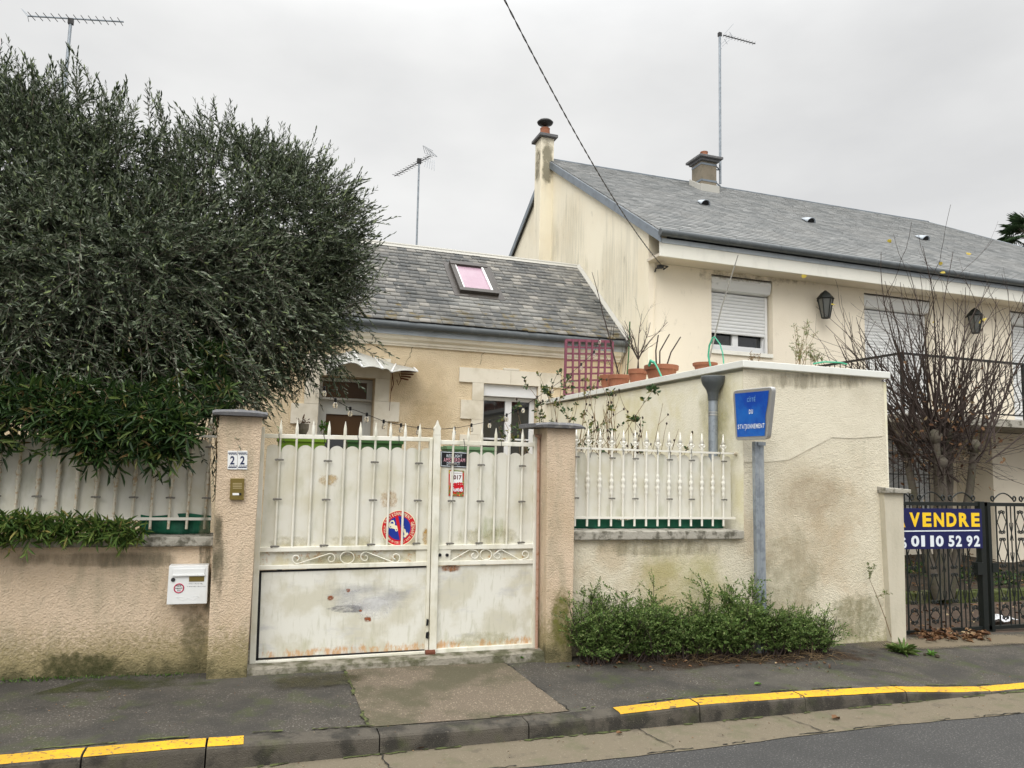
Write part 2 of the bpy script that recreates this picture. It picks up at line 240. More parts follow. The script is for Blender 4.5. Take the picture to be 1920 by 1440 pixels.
# ---------------------------------------------------------------- mesh building
ORG = {}
class MB:
    def __init__(s): s.v = []; s.f = []
    def add(s, vs, fs):
        o = len(s.v); s.v += [tuple(map(float, p)) for p in vs]; s.f += [tuple(i+o for i in f) for f in fs]; return s
    def box(s, x0, x1, y0, y1, z0, z1):
        return s.add([(x0, y0, z0), (x1, y0, z0), (x1, y1, z0), (x0, y1, z0), (x0, y0, z1), (x1, y0, z1), (x1, y1, z1), (x0, y1, z1)],
                     [(0, 3, 2, 1), (4, 5, 6, 7), (0, 1, 5, 4), (1, 2, 6, 5), (2, 3, 7, 6), (3, 0, 4, 7)])
    def prism(s, pts, d):
        pts = [np.array(p, float) for p in pts]; d = np.array(d, float); n = len(pts)
        nn = sum((np.cross(pts[i]-pts[0], pts[(i+1) % n]-pts[0]) for i in range(n)), np.zeros(3))
        if nn @ d > 0: pts = pts[::-1]
        return s.add(pts + [p+d for p in pts], [tuple(range(n)), tuple(range(2*n-1, n-1, -1))] + [(i, i+n, (i+1) % n+n, (i+1) % n) for i in range(n)])
    def poly(s, *pts): return s.add(pts, [tuple(range(len(pts)))])
    def tube(s, path, r, n=6, closed=False):
        P = [np.array(p, float) for p in path]; m = len(P)
        rr = r if hasattr(r, '__len__') else [r]*m
        o = len(s.v); ref = None
        for i in range(m):
            if closed: t = P[(i+1) % m]-P[i-1]
            else: t = P[min(i+1, m-1)]-P[max(i-1, 0)]
            t = t/(np.linalg.norm(t)+1e-9)
            if ref is None: ref = np.array([0, 0, 1.]) if abs(t[2]) < .9 else np.array([1., 0, 0])
            a = np.cross(t, ref); a /= np.linalg.norm(a)+1e-9; b = np.cross(t, a); ref = -b
            for k in range(n):
                q = 2*math.pi*k/n+math.pi/n; s.v.append(tuple(P[i]+rr[i]*(math.cos(q)*a+math.sin(q)*b)))
        for i in range(m if closed else m-1):
            j = (i+1) % m
            for k in range(n):
                s.f.append((o+i*n+k, o+i*n+(k+1) % n, o+j*n+(k+1) % n, o+j*n+k))
        if not closed: s.caps(o, o+(m-1)*n, n)
        return s
    def caps(s, a, b, n):      # end caps on vertices of their own, so that smooth shading does not bend round the edge
        c = len(s.v); s.v += [s.v[a+k] for k in range(n)]+[s.v[b+k] for k in range(n)]
        s.f.append(tuple(c+k for k in range(n))[::-1]); s.f.append(tuple(c+n+k for k in range(n)))
    def lathe(s, prof, c, n=12, ax=(0, 0, 1)):
        ax = Vector(ax).normalized(); q = Vector((0, 0, 1)).rotation_difference(ax); o = len(s.v); c = Vector([float(k) for k in c])
        for r, z in prof:
            for k in range(n):
                a = 2*math.pi*k/n; s.v.append(tuple(c + q @ Vector((r*math.cos(a), r*math.sin(a), z))))
        m = len(prof)
        for i in range(m-1):
            for k in range(n): s.f.append((o+i*n+k, o+i*n+(k+1) % n, o+(i+1)*n+(k+1) % n, o+(i+1)*n+k))
        s.caps(o, o+(m-1)*n, n)
        return s
    def text(s, t, c, w_, h, xd=(1, 0, 0), yd=(0, 0, 1), bold=0.0, shear=0):
        v, f = glyph(t, bold); c, xd, yd = (np.array(q, float) for q in (c, xd, yd))
        return s.add([c + xd*((p[0]-.5)*w_+shear*h*(p[1]-.5)) + yd*((p[1]-.5)*h) for p in v], f)
    def spaced(s, t, c, w_, h, xd=(1, 0, 0), yd=(0, 0, 1), bold=0.0, gap=.28):
        c, xd, yd = (np.array(q, float) for q in (c, xd, yd)); W = [{'I': .32, '1': .46, ' ': .5, 'J': .7, 'M': 1.15, 'L': .85, 'E': .85}.get(ch, 1.0) for ch in t]; tot = sum(W)+gap*(len(t)-1); u = w_/tot; x = -w_/2
        for ch, k in zip(t, W):
            if ch != ' ': s.text(ch, c+xd*(x+k*u/2), k*u, h, xd, yd, bold)
            x += (k+gap)*u
        return s
    def build(s, name, m, parent=None, loc=None, smooth=False, bevel=0):
        return mk(name, np.array(s.v), s.f, m, parent, loc, smooth, bevel)
def stain(P4, col, parent, scale=14, lo=.42, hi=.6, amt=.9, st=(1, 1, 1), soft=1.0, name='stain'):
    """a stain with ragged, noise-eaten edges lying 1 mm proud of its surface; P4 = 4 corners"""
    m = bpy.data.materials.new(name); m.use_nodes = True; n = m.node_tree.nodes; l = m.node_tree.links; b = n['Principled BSDF']; b.inputs['Roughness'].default_value = .95; b.inputs['Base Color'].default_value = (*col, 1); b.inputs['Specular IOR Level'].default_value = .1
    uv = n.new('ShaderNodeUVMap'); geo = n.new('ShaderNodeNewGeometry'); mp_ = n.new('ShaderNodeMapping'); mp_.inputs['Scale'].default_value = st; l.new(geo.outputs['Position'], mp_.inputs[0])
    no = n.new('ShaderNodeTexNoise'); no.inputs['Scale'].default_value = scale; no.inputs['Detail'].default_value = 6; no.inputs['Roughness'].default_value = .65; l.new(mp_.outputs[0], no.inputs[0])
    sp = n.new('ShaderNodeSeparateXYZ'); l.new(uv.outputs[0], sp.inputs[0]); prod = None
    for k in (0, 1):     # 4u(1-u) per axis, multiplied: 1 in the middle, 0 on the edges
        o1 = n.new('ShaderNodeMath'); o1.operation = 'SUBTRACT'; o1.inputs[0].default_value = 1; l.new(sp.outputs[k], o1.inputs[1])
        o2 = n.new('ShaderNodeMath'); o2.operation = 'MULTIPLY'; l.new(o1.outputs[0], o2.inputs[0]); l.new(sp.outputs[k], o2.inputs[1])
        o3 = n.new('ShaderNodeMath'); o3.operation = 'MULTIPLY'; l.new(o2.outputs[0], o3.inputs[0]); o3.inputs[1].default_value = 4
        if prod is None: prod = o3.outputs[0]
        else: o4 = n.new('ShaderNodeMath'); o4.operation = 'MULTIPLY'; l.new(prod, o4.inputs[0]); l.new(o3.outputs[0], o4.inputs[1]); prod = o4.outputs[0]
    f = n.new('ShaderNodeMapRange'); f.inputs[1].default_value = 0; f.inputs[2].default_value = .75; f.inputs[3].default_value = -.50*soft; f.inputs[4].default_value = .02; l.new(prod, f.inputs[0])
    a = n.new('ShaderNodeMath'); a.operation = 'ADD'; l.new(no.outputs[0], a.inputs[0]); l.new(f.outputs[0], a.inputs[1])
    q = n.new('ShaderNodeMapRange'); q.interpolation_type = 'SMOOTHSTEP'; q.inputs[1].default_value = lo-.16; q.inputs[2].default_value = hi+.10; q.inputs[4].default_value = amt; l.new(a.outputs[0], q.inputs[0]); l.new(q.outputs[0], b.inputs['Alpha'])
    mb_ = MB(); mb_.poly(*P4); o = mb_.build(name, m, parent); u = o.data.uv_layers.new(name='uv')
    for i, c in enumerate([(0, 0), (1, 0), (1, 1), (0, 1)]): u.data[i].uv = c
    return o
def stain_px(x0, y0, x1, y1, Y, col, parent, **k): return stain([PY(x0, y1, Y), PY(x1, y1, Y), PY(x1, y0, Y), PY(x0, y0, Y)], col, parent, **k)
def ribbon(pts, w_, name, mm, parent=None, jit=.004, up=(0, 0, 1), thr=-3):
    """a hairline crack or joint: a thin wandering strip; pts in order, w_ width"""
    P = []
    for a, b in zip(pts[:-1], pts[1:]):
        a, b = np.array(a, float), np.array(b, float); n = max(2, int(np.linalg.norm(b-a)/.03)); d = unit(b-a); s_ = np.cross(d, up)
        for k in range(n): P.append((a+(b-a)*k/n+s_*random.gauss(0, jit), s_))
    P.append((np.array(pts[-1], float), P[-1][1])); V = []
    for p, s_ in P: w2 = w_*random.uniform(.3, 1.1)/2; V += [p-s_*w2, p+s_*w2]
    ph = random.uniform(0, 6); on = [math.sin(i*.41+ph)+math.sin(i*.173+2*ph)+random.uniform(-.5, .5) > thr for i in range(len(P)-1)]
    if not any(on): on[0] = True
    m = MB(); m.add(V, [(2*i, 2*i+1, 2*i+3, 2*i+2) for i in range(len(P)-1) if on[i]]); return m.build(name, mm, parent)
_gl = {}
def glyph(t, bold=0.0):
    if (t, bold) in _gl: return _gl[(t, bold)]
    cu = bpy.data.curves.new('t', 'FONT'); cu.body = t; cu.offset = bold; cu.resolution_u = 3
    ob = bpy.data.objects.new('t', cu); C.objects.link(ob); bpy.context.view_layer.update()
    me = bpy.data.meshes.new_from_object(ob.evaluated_get(bpy.context.evaluated_depsgraph_get()))
    v = np.array([p.co[:2] for p in me.vertices]); f = [tuple(p.vertices) for p in me.polygons]
    bpy.data.objects.remove(ob); bpy.data.curves.remove(cu); bpy.data.meshes.remove(me)
    lo, hi = v.min(0), v.max(0); v = (v-lo)/(hi-lo); _gl[(t, bold)] = (v, f); return v, f
def mk(name, v, f, m, parent=None, loc=None, smooth=False, bevel=0, fsize=None):
    v = np.asarray(v, float)
    if parent is not None: org = ORG[parent.name]
    elif loc is not None: org = np.array(loc, float)
    else: lo, hi = v.min(0), v.max(0); org = np.array([(lo[0]+hi[0])/2, (lo[1]+hi[1])/2, lo[2]])
    me = bpy.data.meshes.new(name)
    if isinstance(f, np.ndarray):
        nf, k = f.shape
        me.vertices.add(len(v)); me.vertices.foreach_set('co', (v-org).astype(np.float32).ravel())
        me.loops.add(nf*k); me.loops.foreach_set('vertex_index', f.astype(np.int32).ravel())
        me.polygons.add(nf); me.polygons.foreach_set('loop_start', np.arange(0, nf*k, k, dtype=np.int32)); me.update(calc_edges=True)
    else: me.from_pydata([tuple(p) for p in v-org], [], f)
    me.materials.append(m); me.update()
    if smooth: me.polygons.foreach_set('use_smooth', [True]*len(me.polygons))
    o = bpy.data.objects.new(name, me); C.objects.link(o)
    if parent is not None: o.parent = parent
    else: o.location = org
    ORG[o.name] = org
    if bevel:
        b = o.modifiers.new('bevel', 'BEVEL'); b.width = bevel; b.segments = 2; b.limit_method = 'ANGLE'
    return o
def tag(o, label, cat, group=None, kind=None):
    o['label'] = label; o['category'] = cat
    if group: o['group'] = group
    if kind: o['kind'] = kind
    return o
def struct(o): o['kind'] = 'structure'; return o
def thing(name, loc, label, cat, group=None):
    o = bpy.data.objects.new(name, None); C.objects.link(o); o.location = [float(k) for k in loc]; o.empty_display_size = .1
    ORG[o.name] = np.array(loc, float); return tag(o, label, cat, group)
def px4(mb, pts, Y, d):   # a flat piece seen at four or more photo points, on the plane Y, thickness d backwards
    return mb.prism([PY(x, y, Y) for x, y in pts], (0, d, 0))
def unit(a): a = np.asarray(a, float); return a/(np.linalg.norm(a, axis=-1, keepdims=True)+1e-9)

# leaves and twigs, all numpy
def leaf_mesh(b, d, nrm, L, W, fold=.25, curl=0.0):
    n = len(b); d = unit(d); s = unit(np.cross(d, nrm)); up = np.cross(s, d); L = np.broadcast_to(L, n)[:, None]; W = np.broadcast_to(W, n)[:, None]
    P = np.stack([b, b+d*L*.3-s*W*.5+up*W*fold, b+d*L*.7-s*W*.42+up*W*fold-up*curl*L*.3, b+d*L-up*curl*L, b+d*L*.7+s*W*.42+up*W*fold-up*curl*L*.3, b+d*L*.3+s*W*.5+up*W*fold], 1).reshape(-1, 3)
    i = np.arange(n)[:, None]*6
    F = np.concatenate([i+np.array([0, 3, 2, 1]), i+np.array([0, 5, 4, 3])]); return P, F
def twigs(base, dirs, L, nl, ll, lw, droop=.2, spread=.9, jit=.2, stem_r=.0015, pairs=True, curl=0.0, start=.15):
    """returns (leafV, leafF, stemV, stemF)"""
    n = len(base); L = np.broadcast_to(L, n).astype(float); dirs = unit(dirs); ref = unit(rng.normal(size=(n, 3))); sd = unit(np.cross(dirs, ref)); up = np.cross(sd, dirs)
    dz = np.array([0, 0, -1.]); wig = unit(rng.normal(size=(n, 3)))*.12
    def at(t): return base[:, None]+dirs[:, None]*(L[:, None]*t)[..., None] + (dz*droop+wig[:, None])*(L[:, None]*t*t)[..., None]
    t = np.linspace(start, 1, nl)[None]+rng.uniform(-.3/nl, .3/nl, (n, nl)); p = at(t)
    ang = np.arange(nl)[None]*(math.pi/2 if pairs else 2.4) + (np.arange(nl)[None] % 2)*(math.pi/2 if pairs else 0) + rng.uniform(-.4, .4, (n, nl))
    out = sd[:, None]*np.cos(ang)[..., None]+up[:, None]*np.sin(ang)[..., None]
    tip = t[..., None]**3
    ld = unit(dirs[:, None]*(.55+.6*tip) + out*spread*(1-.6*tip) + rng.normal(size=(n, nl, 3))*jit + dz*droop*.5)
    nn = unit(dirs[:, None]*1.0-out*.6+rng.normal(size=(n, nl, 3))*.35+np.array([0, 0, .5]))
    k = n*nl; sz = rng.uniform(.65, 1.2, k)
    LV, LF = leaf_mesh(p.reshape(k, 3), ld.reshape(k, 3), nn.reshape(k, 3), ll*sz, lw*sz, curl=curl)
    ts = np.linspace(0, 1, 4)[None].repeat(n, 0); q = at(ts)
    a = np.stack([sd, -.5*sd+.87*up, -.5*sd-.87*up], 1); rr = stem_r*np.array([1.6, 1.2, .9, .4])
    SV = (q[:, :, None]+a[:, None]*rr[None, :, None, None]).reshape(-1, 3)
    i = (np.arange(n)*12)[:, None, None]; j = (np.arange(3)*3)[None, :, None]
    SF = np.concatenate([np.stack([i+j+kk, i+j+(kk+1) % 3, i+j+3+(kk+1) % 3, i+j+3+kk], -1).reshape(-1, 4) for kk in range(3)])
    return LV, LF, SV, SF
def merge(parts):
    V = []; F = []; o = 0
    for v, f in parts: V.append(v); F.append(f+o); o += len(v)
    return np.concatenate(V), np.concatenate(F)
def branch(p, d, L, r, n, wob=.15, lift=0.0, r1=None):
    p = np.array(p, float); d = unit(np.array(d, float)); pts = [p]; rad = [r]
    for i in range(n):
        d = unit(d + np.array([random.gauss(0, wob), random.gauss(0, wob), random.gauss(0, wob)+lift])); p = p+d*L/n; pts.append(p); rad.append(r+((r1 if r1 is not None else r*.3)-r)*(i+1)/n)
    return pts, rad, d

# ================================================================ GROUND
XL, XR = -14.0, 34.0
kx = [-14, -.3, .05, .75, 1.66, 2.2, 2.77, 3.6, 4.4, 4.85, 5.25, 6.5, 34]
kz = [.125, .125, .118, .098, .090, .098, .112, .100, .078, .045, .02, .015, .015]
wx = [-14, -1.4, -.2, 1.2, 2.2, 5.5, 8, 34]
wz = [.2, .198, .168, .16, .132, .09, .055, .055]
def kzf(x): return float(np.interp(x, kx, kz))
def wzf(x): return float(np.interp(x, wx, wz))
YK, YK2, YW = 4.27, 4.41, 5.62
def sidez(x, y): return kzf(x)+(wzf(x)-kzf(x))*(y-YK2)/(5.5-YK2) + .0025*math.sin(x*5)*math.sin(y*7)
mb = MB(); mb.poly((-90, -60, -.012), (120, -60, -.012), (120, 160, -.012), (-90, 160, -.012)); struct(mb.build('ground', M['soil']))
mb = MB(); mb.poly((XL, -9, .0), (XR, -9, .0), (XR, 3.93, .0), (XL, 3.93, .0)); struct(mb.build('road', M['road']))
# gutter strip with a worn, wavy edge
mb = MB(); xs = np.arange(XL, XR, .12); e = [3.90+.018*math.sin(x*2.1)+random.uniform(-.006, .006) for x in xs]
for i in range(len(xs)-1): mb.poly((xs[i], e[i], .004), (xs[i+1], e[i+1], .004), (xs[i+1], 4.30, .004), (xs[i], 4.30, .004))
struct(mb.build('gutter_strip', M['gutterstrip']))
# sidewalk
def grid(x0, x1, y0, y1, nx, ny, zf, dz=0):
    m = MB(); V = [(x, y, zf(x, y)+dz) for x in np.linspace(x0, x1, nx+1) for y in np.linspace(y0, y1, ny+1)]
    F = [(i*(ny+1)+j, (i+1)*(ny+1)+j, (i+1)*(ny+1)+j+1, i*(ny+1)+j+1) for i in range(nx) for j in range(ny)]
    return m.add(V, F)
struct(grid(XL, XR, YK2-.02, YW, 320, 10, sidez).build('sidewalk', M['asphalt'], smooth=True))
# driveway patch between the kerb and the gate
a0, a1 = PZ(655, 1275, .16), PZ(700, 1385, .10); b0, b1 = PZ(975, 1255, .16), PZ(1080, 1340, .10); b0_, b1_ = b0, b1; a0_, a1_ = a0, a1
m = MB(); V = []; ny, nx = 8, 10
for i in range(nx+1):
    for j in range(ny+1):
        t = j/ny; y = 5.42+(YK2-.004-5.42)*t; l = a0+(a1-a0)*((y-a0[1])/(a1[1]-a0[1])); r_ = b0+(b1-b0)*((y-b0[1])/(b1[1]-b0[1])); x = l[0]+(r_[0]-l[0])*i/nx
        V.append((x, y, sidez(x, y)+.005))
m.add(V, [(i*(ny+1)+j, i*(ny+1)+j+1, (i+1)*(ny+1)+j+1, (i+1)*(ny+1)+j) for i in range(nx) for j in range(ny)])
struct(m.build('driveway_patch', M['drive'], smooth=True))
# kerb stones with rounded front edge; joints where the photo shows them
jx = [-8, -7, -6, -5, -4, -3, -2.1, PY(153, 1410, YK)[0], PY(387, 1390, YK)[0], PY(712, 1385, YK)[0], PY(992, 1360, YK)[0], PY(1312, 1325, YK)[0], PY(1510, 1312, YK)[0], PY(1700, 1297, YK)[0], PY(1860, 1300, YK)[0]]
jx += [jx[-1]+1.0*i for i in range(1, 12)]
kerb_root = MB()
for a, b in zip(jx[:-1], jx[1:]):
    n = max(2, int((b-a)/.15)); X = np.linspace(a+.004, b-.004, n+1); V = []
    oy = random.uniform(-.004, .004)
    for x in X:
        z = kzf(x)+random.uniform(-.0015, .0015); rr = min(.03, z*.6+.004)
        pr_ = [(YK2+.02, -.01), (YK2+.02, z), (YK+rr, z), (YK+rr*.45, z-rr*.12), (YK+rr*.12, z-rr*.45), (YK, z-rr), (YK-.006, -.01)]
        V += [(x, y+oy, zz) for y, zz in pr_]
    F = [(i*7+k, i*7+k+1, (i+1)*7+k+1, (i+1)*7+k) for i in range(n) for k in range(6)] + [tuple(range(7))[::-1], tuple(n*7+k for k in range(7))]
    kerb_root.add(V, F)
struct(kerb_root.build('kerb', M['kerb'], smooth=False))
def yellow(x0, x1, nm):
    m = MB(); n = max(2, int((x1-x0)/.06)); V = []
    for x in np.linspace(x0, x1, n+1):
        z = kzf(x)+.004; e0 = random.uniform(-.004, .004)
        V += [(x, YK2-.022+e0, z), (x, YK+.036, z), (x, YK+.018, z-.002), (x, YK+.010+e0*.5, z-.007)]
    m.add(V, [(i*4+k, i*4+k+1, (i+1)*4+k+1, (i+1)*4+k) for i in range(n) for k in range(3)]); return struct(m.build(nm, M['yellow']))
for a, b in zip(jx[:-1], jx[1:]):
    for s0, s1 in ((-14, PY(457, 1385, YK)[0]), (PY(1165, 1335, YK)[0], 14)):
        lo, hi = max(a+.006, s0), min(b-.006, s1)
        if hi-lo > .05 and a > -6: yellow(lo, hi, 'yellow_kerb_marking')
# threshold under the gate
m = MB(); n = 24; V = []
for i in range(n+1):
    x = -.02+(2.22+.02)*i/n; zb = sidez(x, 5.4); q = random.uniform(-.006, .006)
    V += [(x, 5.385+q, zb-.02), (x, 5.395+q, .195+.2*q), (x, 5.42, .205), (x, 5.9, .207), (x, 5.9, zb-.02)]
m.add(V, [(i*5+k, (i+1)*5+k, (i+1)*5+k+1, i*5+k+1) for i in range(n) for k in range(4)]+[(0, 1, 2, 3, 4), tuple(n*5+k for k in range(5))[::-1]])
struct(m.build('gate_threshold', M['threshold']))
# garden ground behind the walls
struct(grid(-9, 5.5, 5.7, 11, 20, 10, lambda x, y: .17).build('yard', M['paving']))
struct(grid(5.55, 22, 5.62, 7.05, 60, 8, lambda x, y: .05+.02*(y-5.6)+.004*math.sin(x*9)).build('garden_paving', M['paving']))
mb = MB(); xs = np.linspace(5.6, 13, 40)
for i in range(39):
    y0 = 7.0+.05*math.sin(xs[i]*2); mb.box(xs[i], xs[i+1]-.01, y0, y0+.16, 0, .21+random.uniform(-.01, .01))
struct(mb.build('garden_kerb', M['moss'], bevel=.01))
struct(grid(5.55, 22, 7.15, 9.38, 80, 20, lambda x, y: .17+.16*(y-7.1)/2.2+.02*math.sin(x*6)*math.sin(y*8)).build('garden_bed', M['soil']))

# ================================================================ LEFT LOW WALL, PIERS
XP0 = PY(388, 1200, 5.36)[0]     # left edge of left pier
wl = thing('garden_wall', (-2.4, 5.55, .15), 'low pink roughcast street wall left of the gate, with green algae along its foot', 'wall')
m = MB(); m.prism([(-9, 5.5, -.02), (-.16, 5.5, -.02), (-.24, 5.5, .998), (-9, 5.5, .998)], (0, .22, 0)); m.build('wall', M['pink'], wl)
m = MB(); m.box(-9, -.245, 5.455, 5.75, .999, 1.062); m.build('coping', M['sill'], wl, bevel=.008)
def pier(x0b, x1b, x0t, x1t, z0, z1, Y, d, label, capx, capz, chamfer=0):
    t = thing('gate_pier', ((x0b+x1b)/2, Y, z0), label, 'gate pier', 'roughcast piers of the white gate')
    m = MB()
    def ring(x0, x1, z):
        c = chamfer
        return [(x0, Y+c, z), (x0+c, Y, z), (x1, Y, z), (x1, Y+d, z), (x0, Y+d, z)] if c else [(x0, Y, z), (x1, Y, z), (x1, Y+d, z), (x0, Y+d, z)]
    a, b = ring(x0b, x1b, z0), ring(x0t, x1t, z1); n = len(a)
    m.add(a+b, [tuple(range(n))[::-1], tuple(range(n, 2*n))]+[(i, (i+1) % n, (i+1) % n+n, i+n) for i in range(n)])
    m.build('shaft', M['pink'], t, bevel=.006)
    m = MB(); cx0, cx1 = capx; nseg = 14; V = []
    for i in range(nseg+1):    # irregular slab, edges bitten
        x = cx0+(cx1-cx0)*i/nseg; q = random.uniform(-.007, .007); e_ = .012*(abs(i-nseg/2)/(nseg/2))**4
        V += [(x, Y-.055+q, z1+.001), (x, Y-.06+q, z1+capz*.55-e_), (x, Y-.03, z1+capz-e_-abs(q)), (x, Y+d+.05, z1+capz-e_), (x, Y+d+.05, z1+.001)]
    m.add(V, [(i*5+k, i*5+(k+1) % 5, (i+1)*5+(k+1) % 5, (i+1)*5+k) for i in range(nseg) for k in range(5)]+[(0, 1, 2, 3, 4)[::-1], tuple(nseg*5+k for k in range(5))])
    m.build('cap_stone', M['capstone'], t)
    return t
p_ = lambda x, y: PY(x, y, 5.36)[0]
zc = PY(445, 780, 5.36)[2]
pier(p_(388, 1250), p_(464, 1245), p_(411, 785), p_(492, 785), .1, zc, 5.36, .30, 'wide pink roughcast pier left of the white gate, carrying the number tiles', (p_(402, 775)-.01, p_(499, 775)+.01), .045)
zc2 = PY(1050, 803, 5.36)[2]
pier(p_(1024, 1225), p_(1073, 1225), p_(1026, 805), p_(1080, 805), .08, zc2, 5.36, .30, 'narrower pink roughcast pier between the white gate and the right fence', (p_(1001, 797), p_(1090, 797)), .045)

# right low wall + annex
XA = PY(1393, 690, 5.5)[0]
wr = thing('garden_wall', (3.1, 5.55, .1), 'low cream roughcast wall behind the shrub row, under the short spiked fence', 'wall')
m = MB(); m.box(2.3, XA-.002, 5.5, 5.72, -.02, 1.018); m.build('wall', M['cream'], wr)
m = MB(); m.box(2.31, XA-.03, 5.452, 5.75, 1.019, 1.088); m.build('coping', M['sill'], wr, bevel=.008)
ax = thing('garage_annex', (4.75, 5.5, .08), 'flat-topped cream roughcast annex standing forward to the street with a pale metal coping', 'annex')
XB = 5.535; ZA = 2.50
m = MB(); a = [(XA, 5.5), (XB, 5.5), (XB+.05, 9.39), (5.21, 9.39), (5.19, 10.17), (XA-.02, 10.17)]
m.prism([(x, y, -.02) for x, y in [(XA, 5.503), (XB+.04, 5.503), (XB+.06, 9.39), (XA, 9.39)]], (0, 0, ZA-.02)); m.build('roof_block', M['cream_side'], ax)
m = MB(); m.add([(XA-.001, 5.499, -.02), (XB+.07, 5.499, -.02), (XB, 5.499, ZA-.04), (XA-.001, 5.499, ZA-.04), (XA-.001, 5.502, -.02), (XB+.07, 5.502, -.02), (XB, 5.502, ZA-.04), (XA-.001, 5.502, ZA-.04)],
      [(0, 1, 2, 3), (1, 5, 6, 2), (4, 0, 3, 7), (3, 2, 6, 7)]); m.build('front_wall', M['cream'], ax)
# the repair line: upper smoother render in front of the rough one, with a wavy lower edge
pts = [(1393.5, 692), (1653, 709), (1655, 818), (1600, 822), (1560, 820), (1545, 828), (1510, 846), (1480, 862), (1440, 866), (1395, 866)]
m = MB(); px4(m, pts, 5.4935, .005); m.build('render_patch', mat('patched_render', (.70, .65, .52), .95, [(75, .009, .9), (16, .01, .5)], [dict(col=(.55, .5, .38), scale=2, lo=.45, hi=.7, amt=.5)]), ax)
m = MB(); m.prism([(XA-.04, 5.44, ZA-.012), (XB+.03, 5.44, ZA-.012), (XB+.03, 5.60, ZA-.012), (XA+.20, 5.60, ZA-.012), (XA+.20, 10.16, ZA-.012), (XA-.04, 10.16, ZA-.012)], (0, 0, .062)); m.build('coping', M['capwhite'], ax, bevel=.005)
m = MB(); m.box(XA-.0, XA+.2, 9.385, 10.18, -.02, ZA-.03); m.build('side_wall', M['cream_side'], ax)
# ---- small house pillar next to black gate
t = thing('gate_pier', (5.62, 5.45, .08), 'slim whitish plastered pier between the annex and the black gates', 'gate pier')
m = MB(); m.add([(5.50, 5.44, .02), (5.66, 5.44, .02), (5.675, 5.44, 1.425), (5.45, 5.44, 1.425), (5.50, 5.70, .02), (5.66, 5.70, .02), (5.675, 5.70, 1.425), (5.45, 5.70, 1.425)],
      [(0, 1, 2, 3), (1, 5, 6, 2), (5, 4, 7, 6), (4, 0, 3, 7), (3, 2, 6, 7)]); m.build('shaft', M['pierplaster'], t)
m = MB(); m.add([(5.43, 5.40, 1.426), (5.73, 5.40, 1.426), (5.73, 5.74, 1.426), (5.43, 5.74, 1.426), (5.43, 5.40, 1.475), (5.73, 5.40, 1.462), (5.73, 5.74, 1.475), (5.43, 5.74, 1.51)],
      [(0, 3, 2, 1), (4, 5, 6, 7), (0, 1, 5, 4), (1, 2, 6, 5), (2, 3, 7, 6), (3, 0, 4, 7)]); m.build('cap_stone', M['sill'], t, bevel=.006)

# drain pipe with hopper on the annex side wall
t = thing('drain_pipe', (XA-.07, 5.86, .2), 'grey downpipe with a funnel hopper on the side wall of the annex', 'drain pipe')
yh = 5.9; xh = XA-.085
for yy in np.arange(5.7, 6.4, .01):
    q = PX(1337, 760, XA-.075)
hp = PX(1337, 760, XA-.075); yh, xh = hp[1], XA-.075
m = MB(); m.tube([(xh, yh, .3), (xh, yh, 2.30)], .042, 14); m.build('pipe', M['galv'], t, smooth=True)
m = MB(); m.lathe([(.045, 2.22), (.05, 2.28), (.062, 2.32), (.095, 2.37), (.105, 2.40), (.108, 2.43), (.108, 2.445), (.09, 2.445)], (xh, yh, 0), 18); m.build('hopper', M['gutterdark'], t, smooth=True)
m = MB(); m.lathe([(.046, 2.085), (.046, 2.10)], (xh, yh, 0), 14).lathe([(.046, 2.11), (.046, 2.12)], (xh, yh, 0), 14); m.build('collar', M['alu'], t)

# ================================================================ FENCES ON THE LOW WALLS
def spear(mb, x, y, z, s=1.0, lx=0, fancy=True):
    if fancy:
        mb.lathe([(.006, 0), (.016*s, .012), (.008*s, .024), (.012*s, .04), (.018*s, .052), (.009*s, .062)], (x, y, z), 8)
        for sg in (-1, 1): mb.tube([(x, y, z+.03), (x+sg*.018*s, y, z+.03), (x+sg*.03*s, y, z+.045), (x+sg*.026*s, y, z+.06)], [.006, .006, .005, .003], 5)
        mb.prism([(x-.021*s, y-.004, z+.062), (x+.021*s, y-.004, z+.062), (x+.008*s, y-.004, z+.10), (x, y-.004, z+.155*s), (x-.008*s, y-.004, z+.10)], (0, .008, 0))
    else:
        mb.tube([(x, y, z), (x, y, z+.03), (x+lx*.1, y, z+.115)], [.009, .0115, .0015], 6)
def baluster(mb, x, y, z, s=1.0):
    s = .80
    mb.lathe([(q_[0]*s, q_[1]) for q_ in [(.0105, -.10), (.014, -.09), (.019, -.07), (.013, -.055), (.020, -.04), (.022, -.02), (.012, -.004), (.023, .012), (.021, .034), (.012, .048), (.018, .06), (.017, .075), (.011, .088), (.0105, .10)]], (x, y, z), 9)
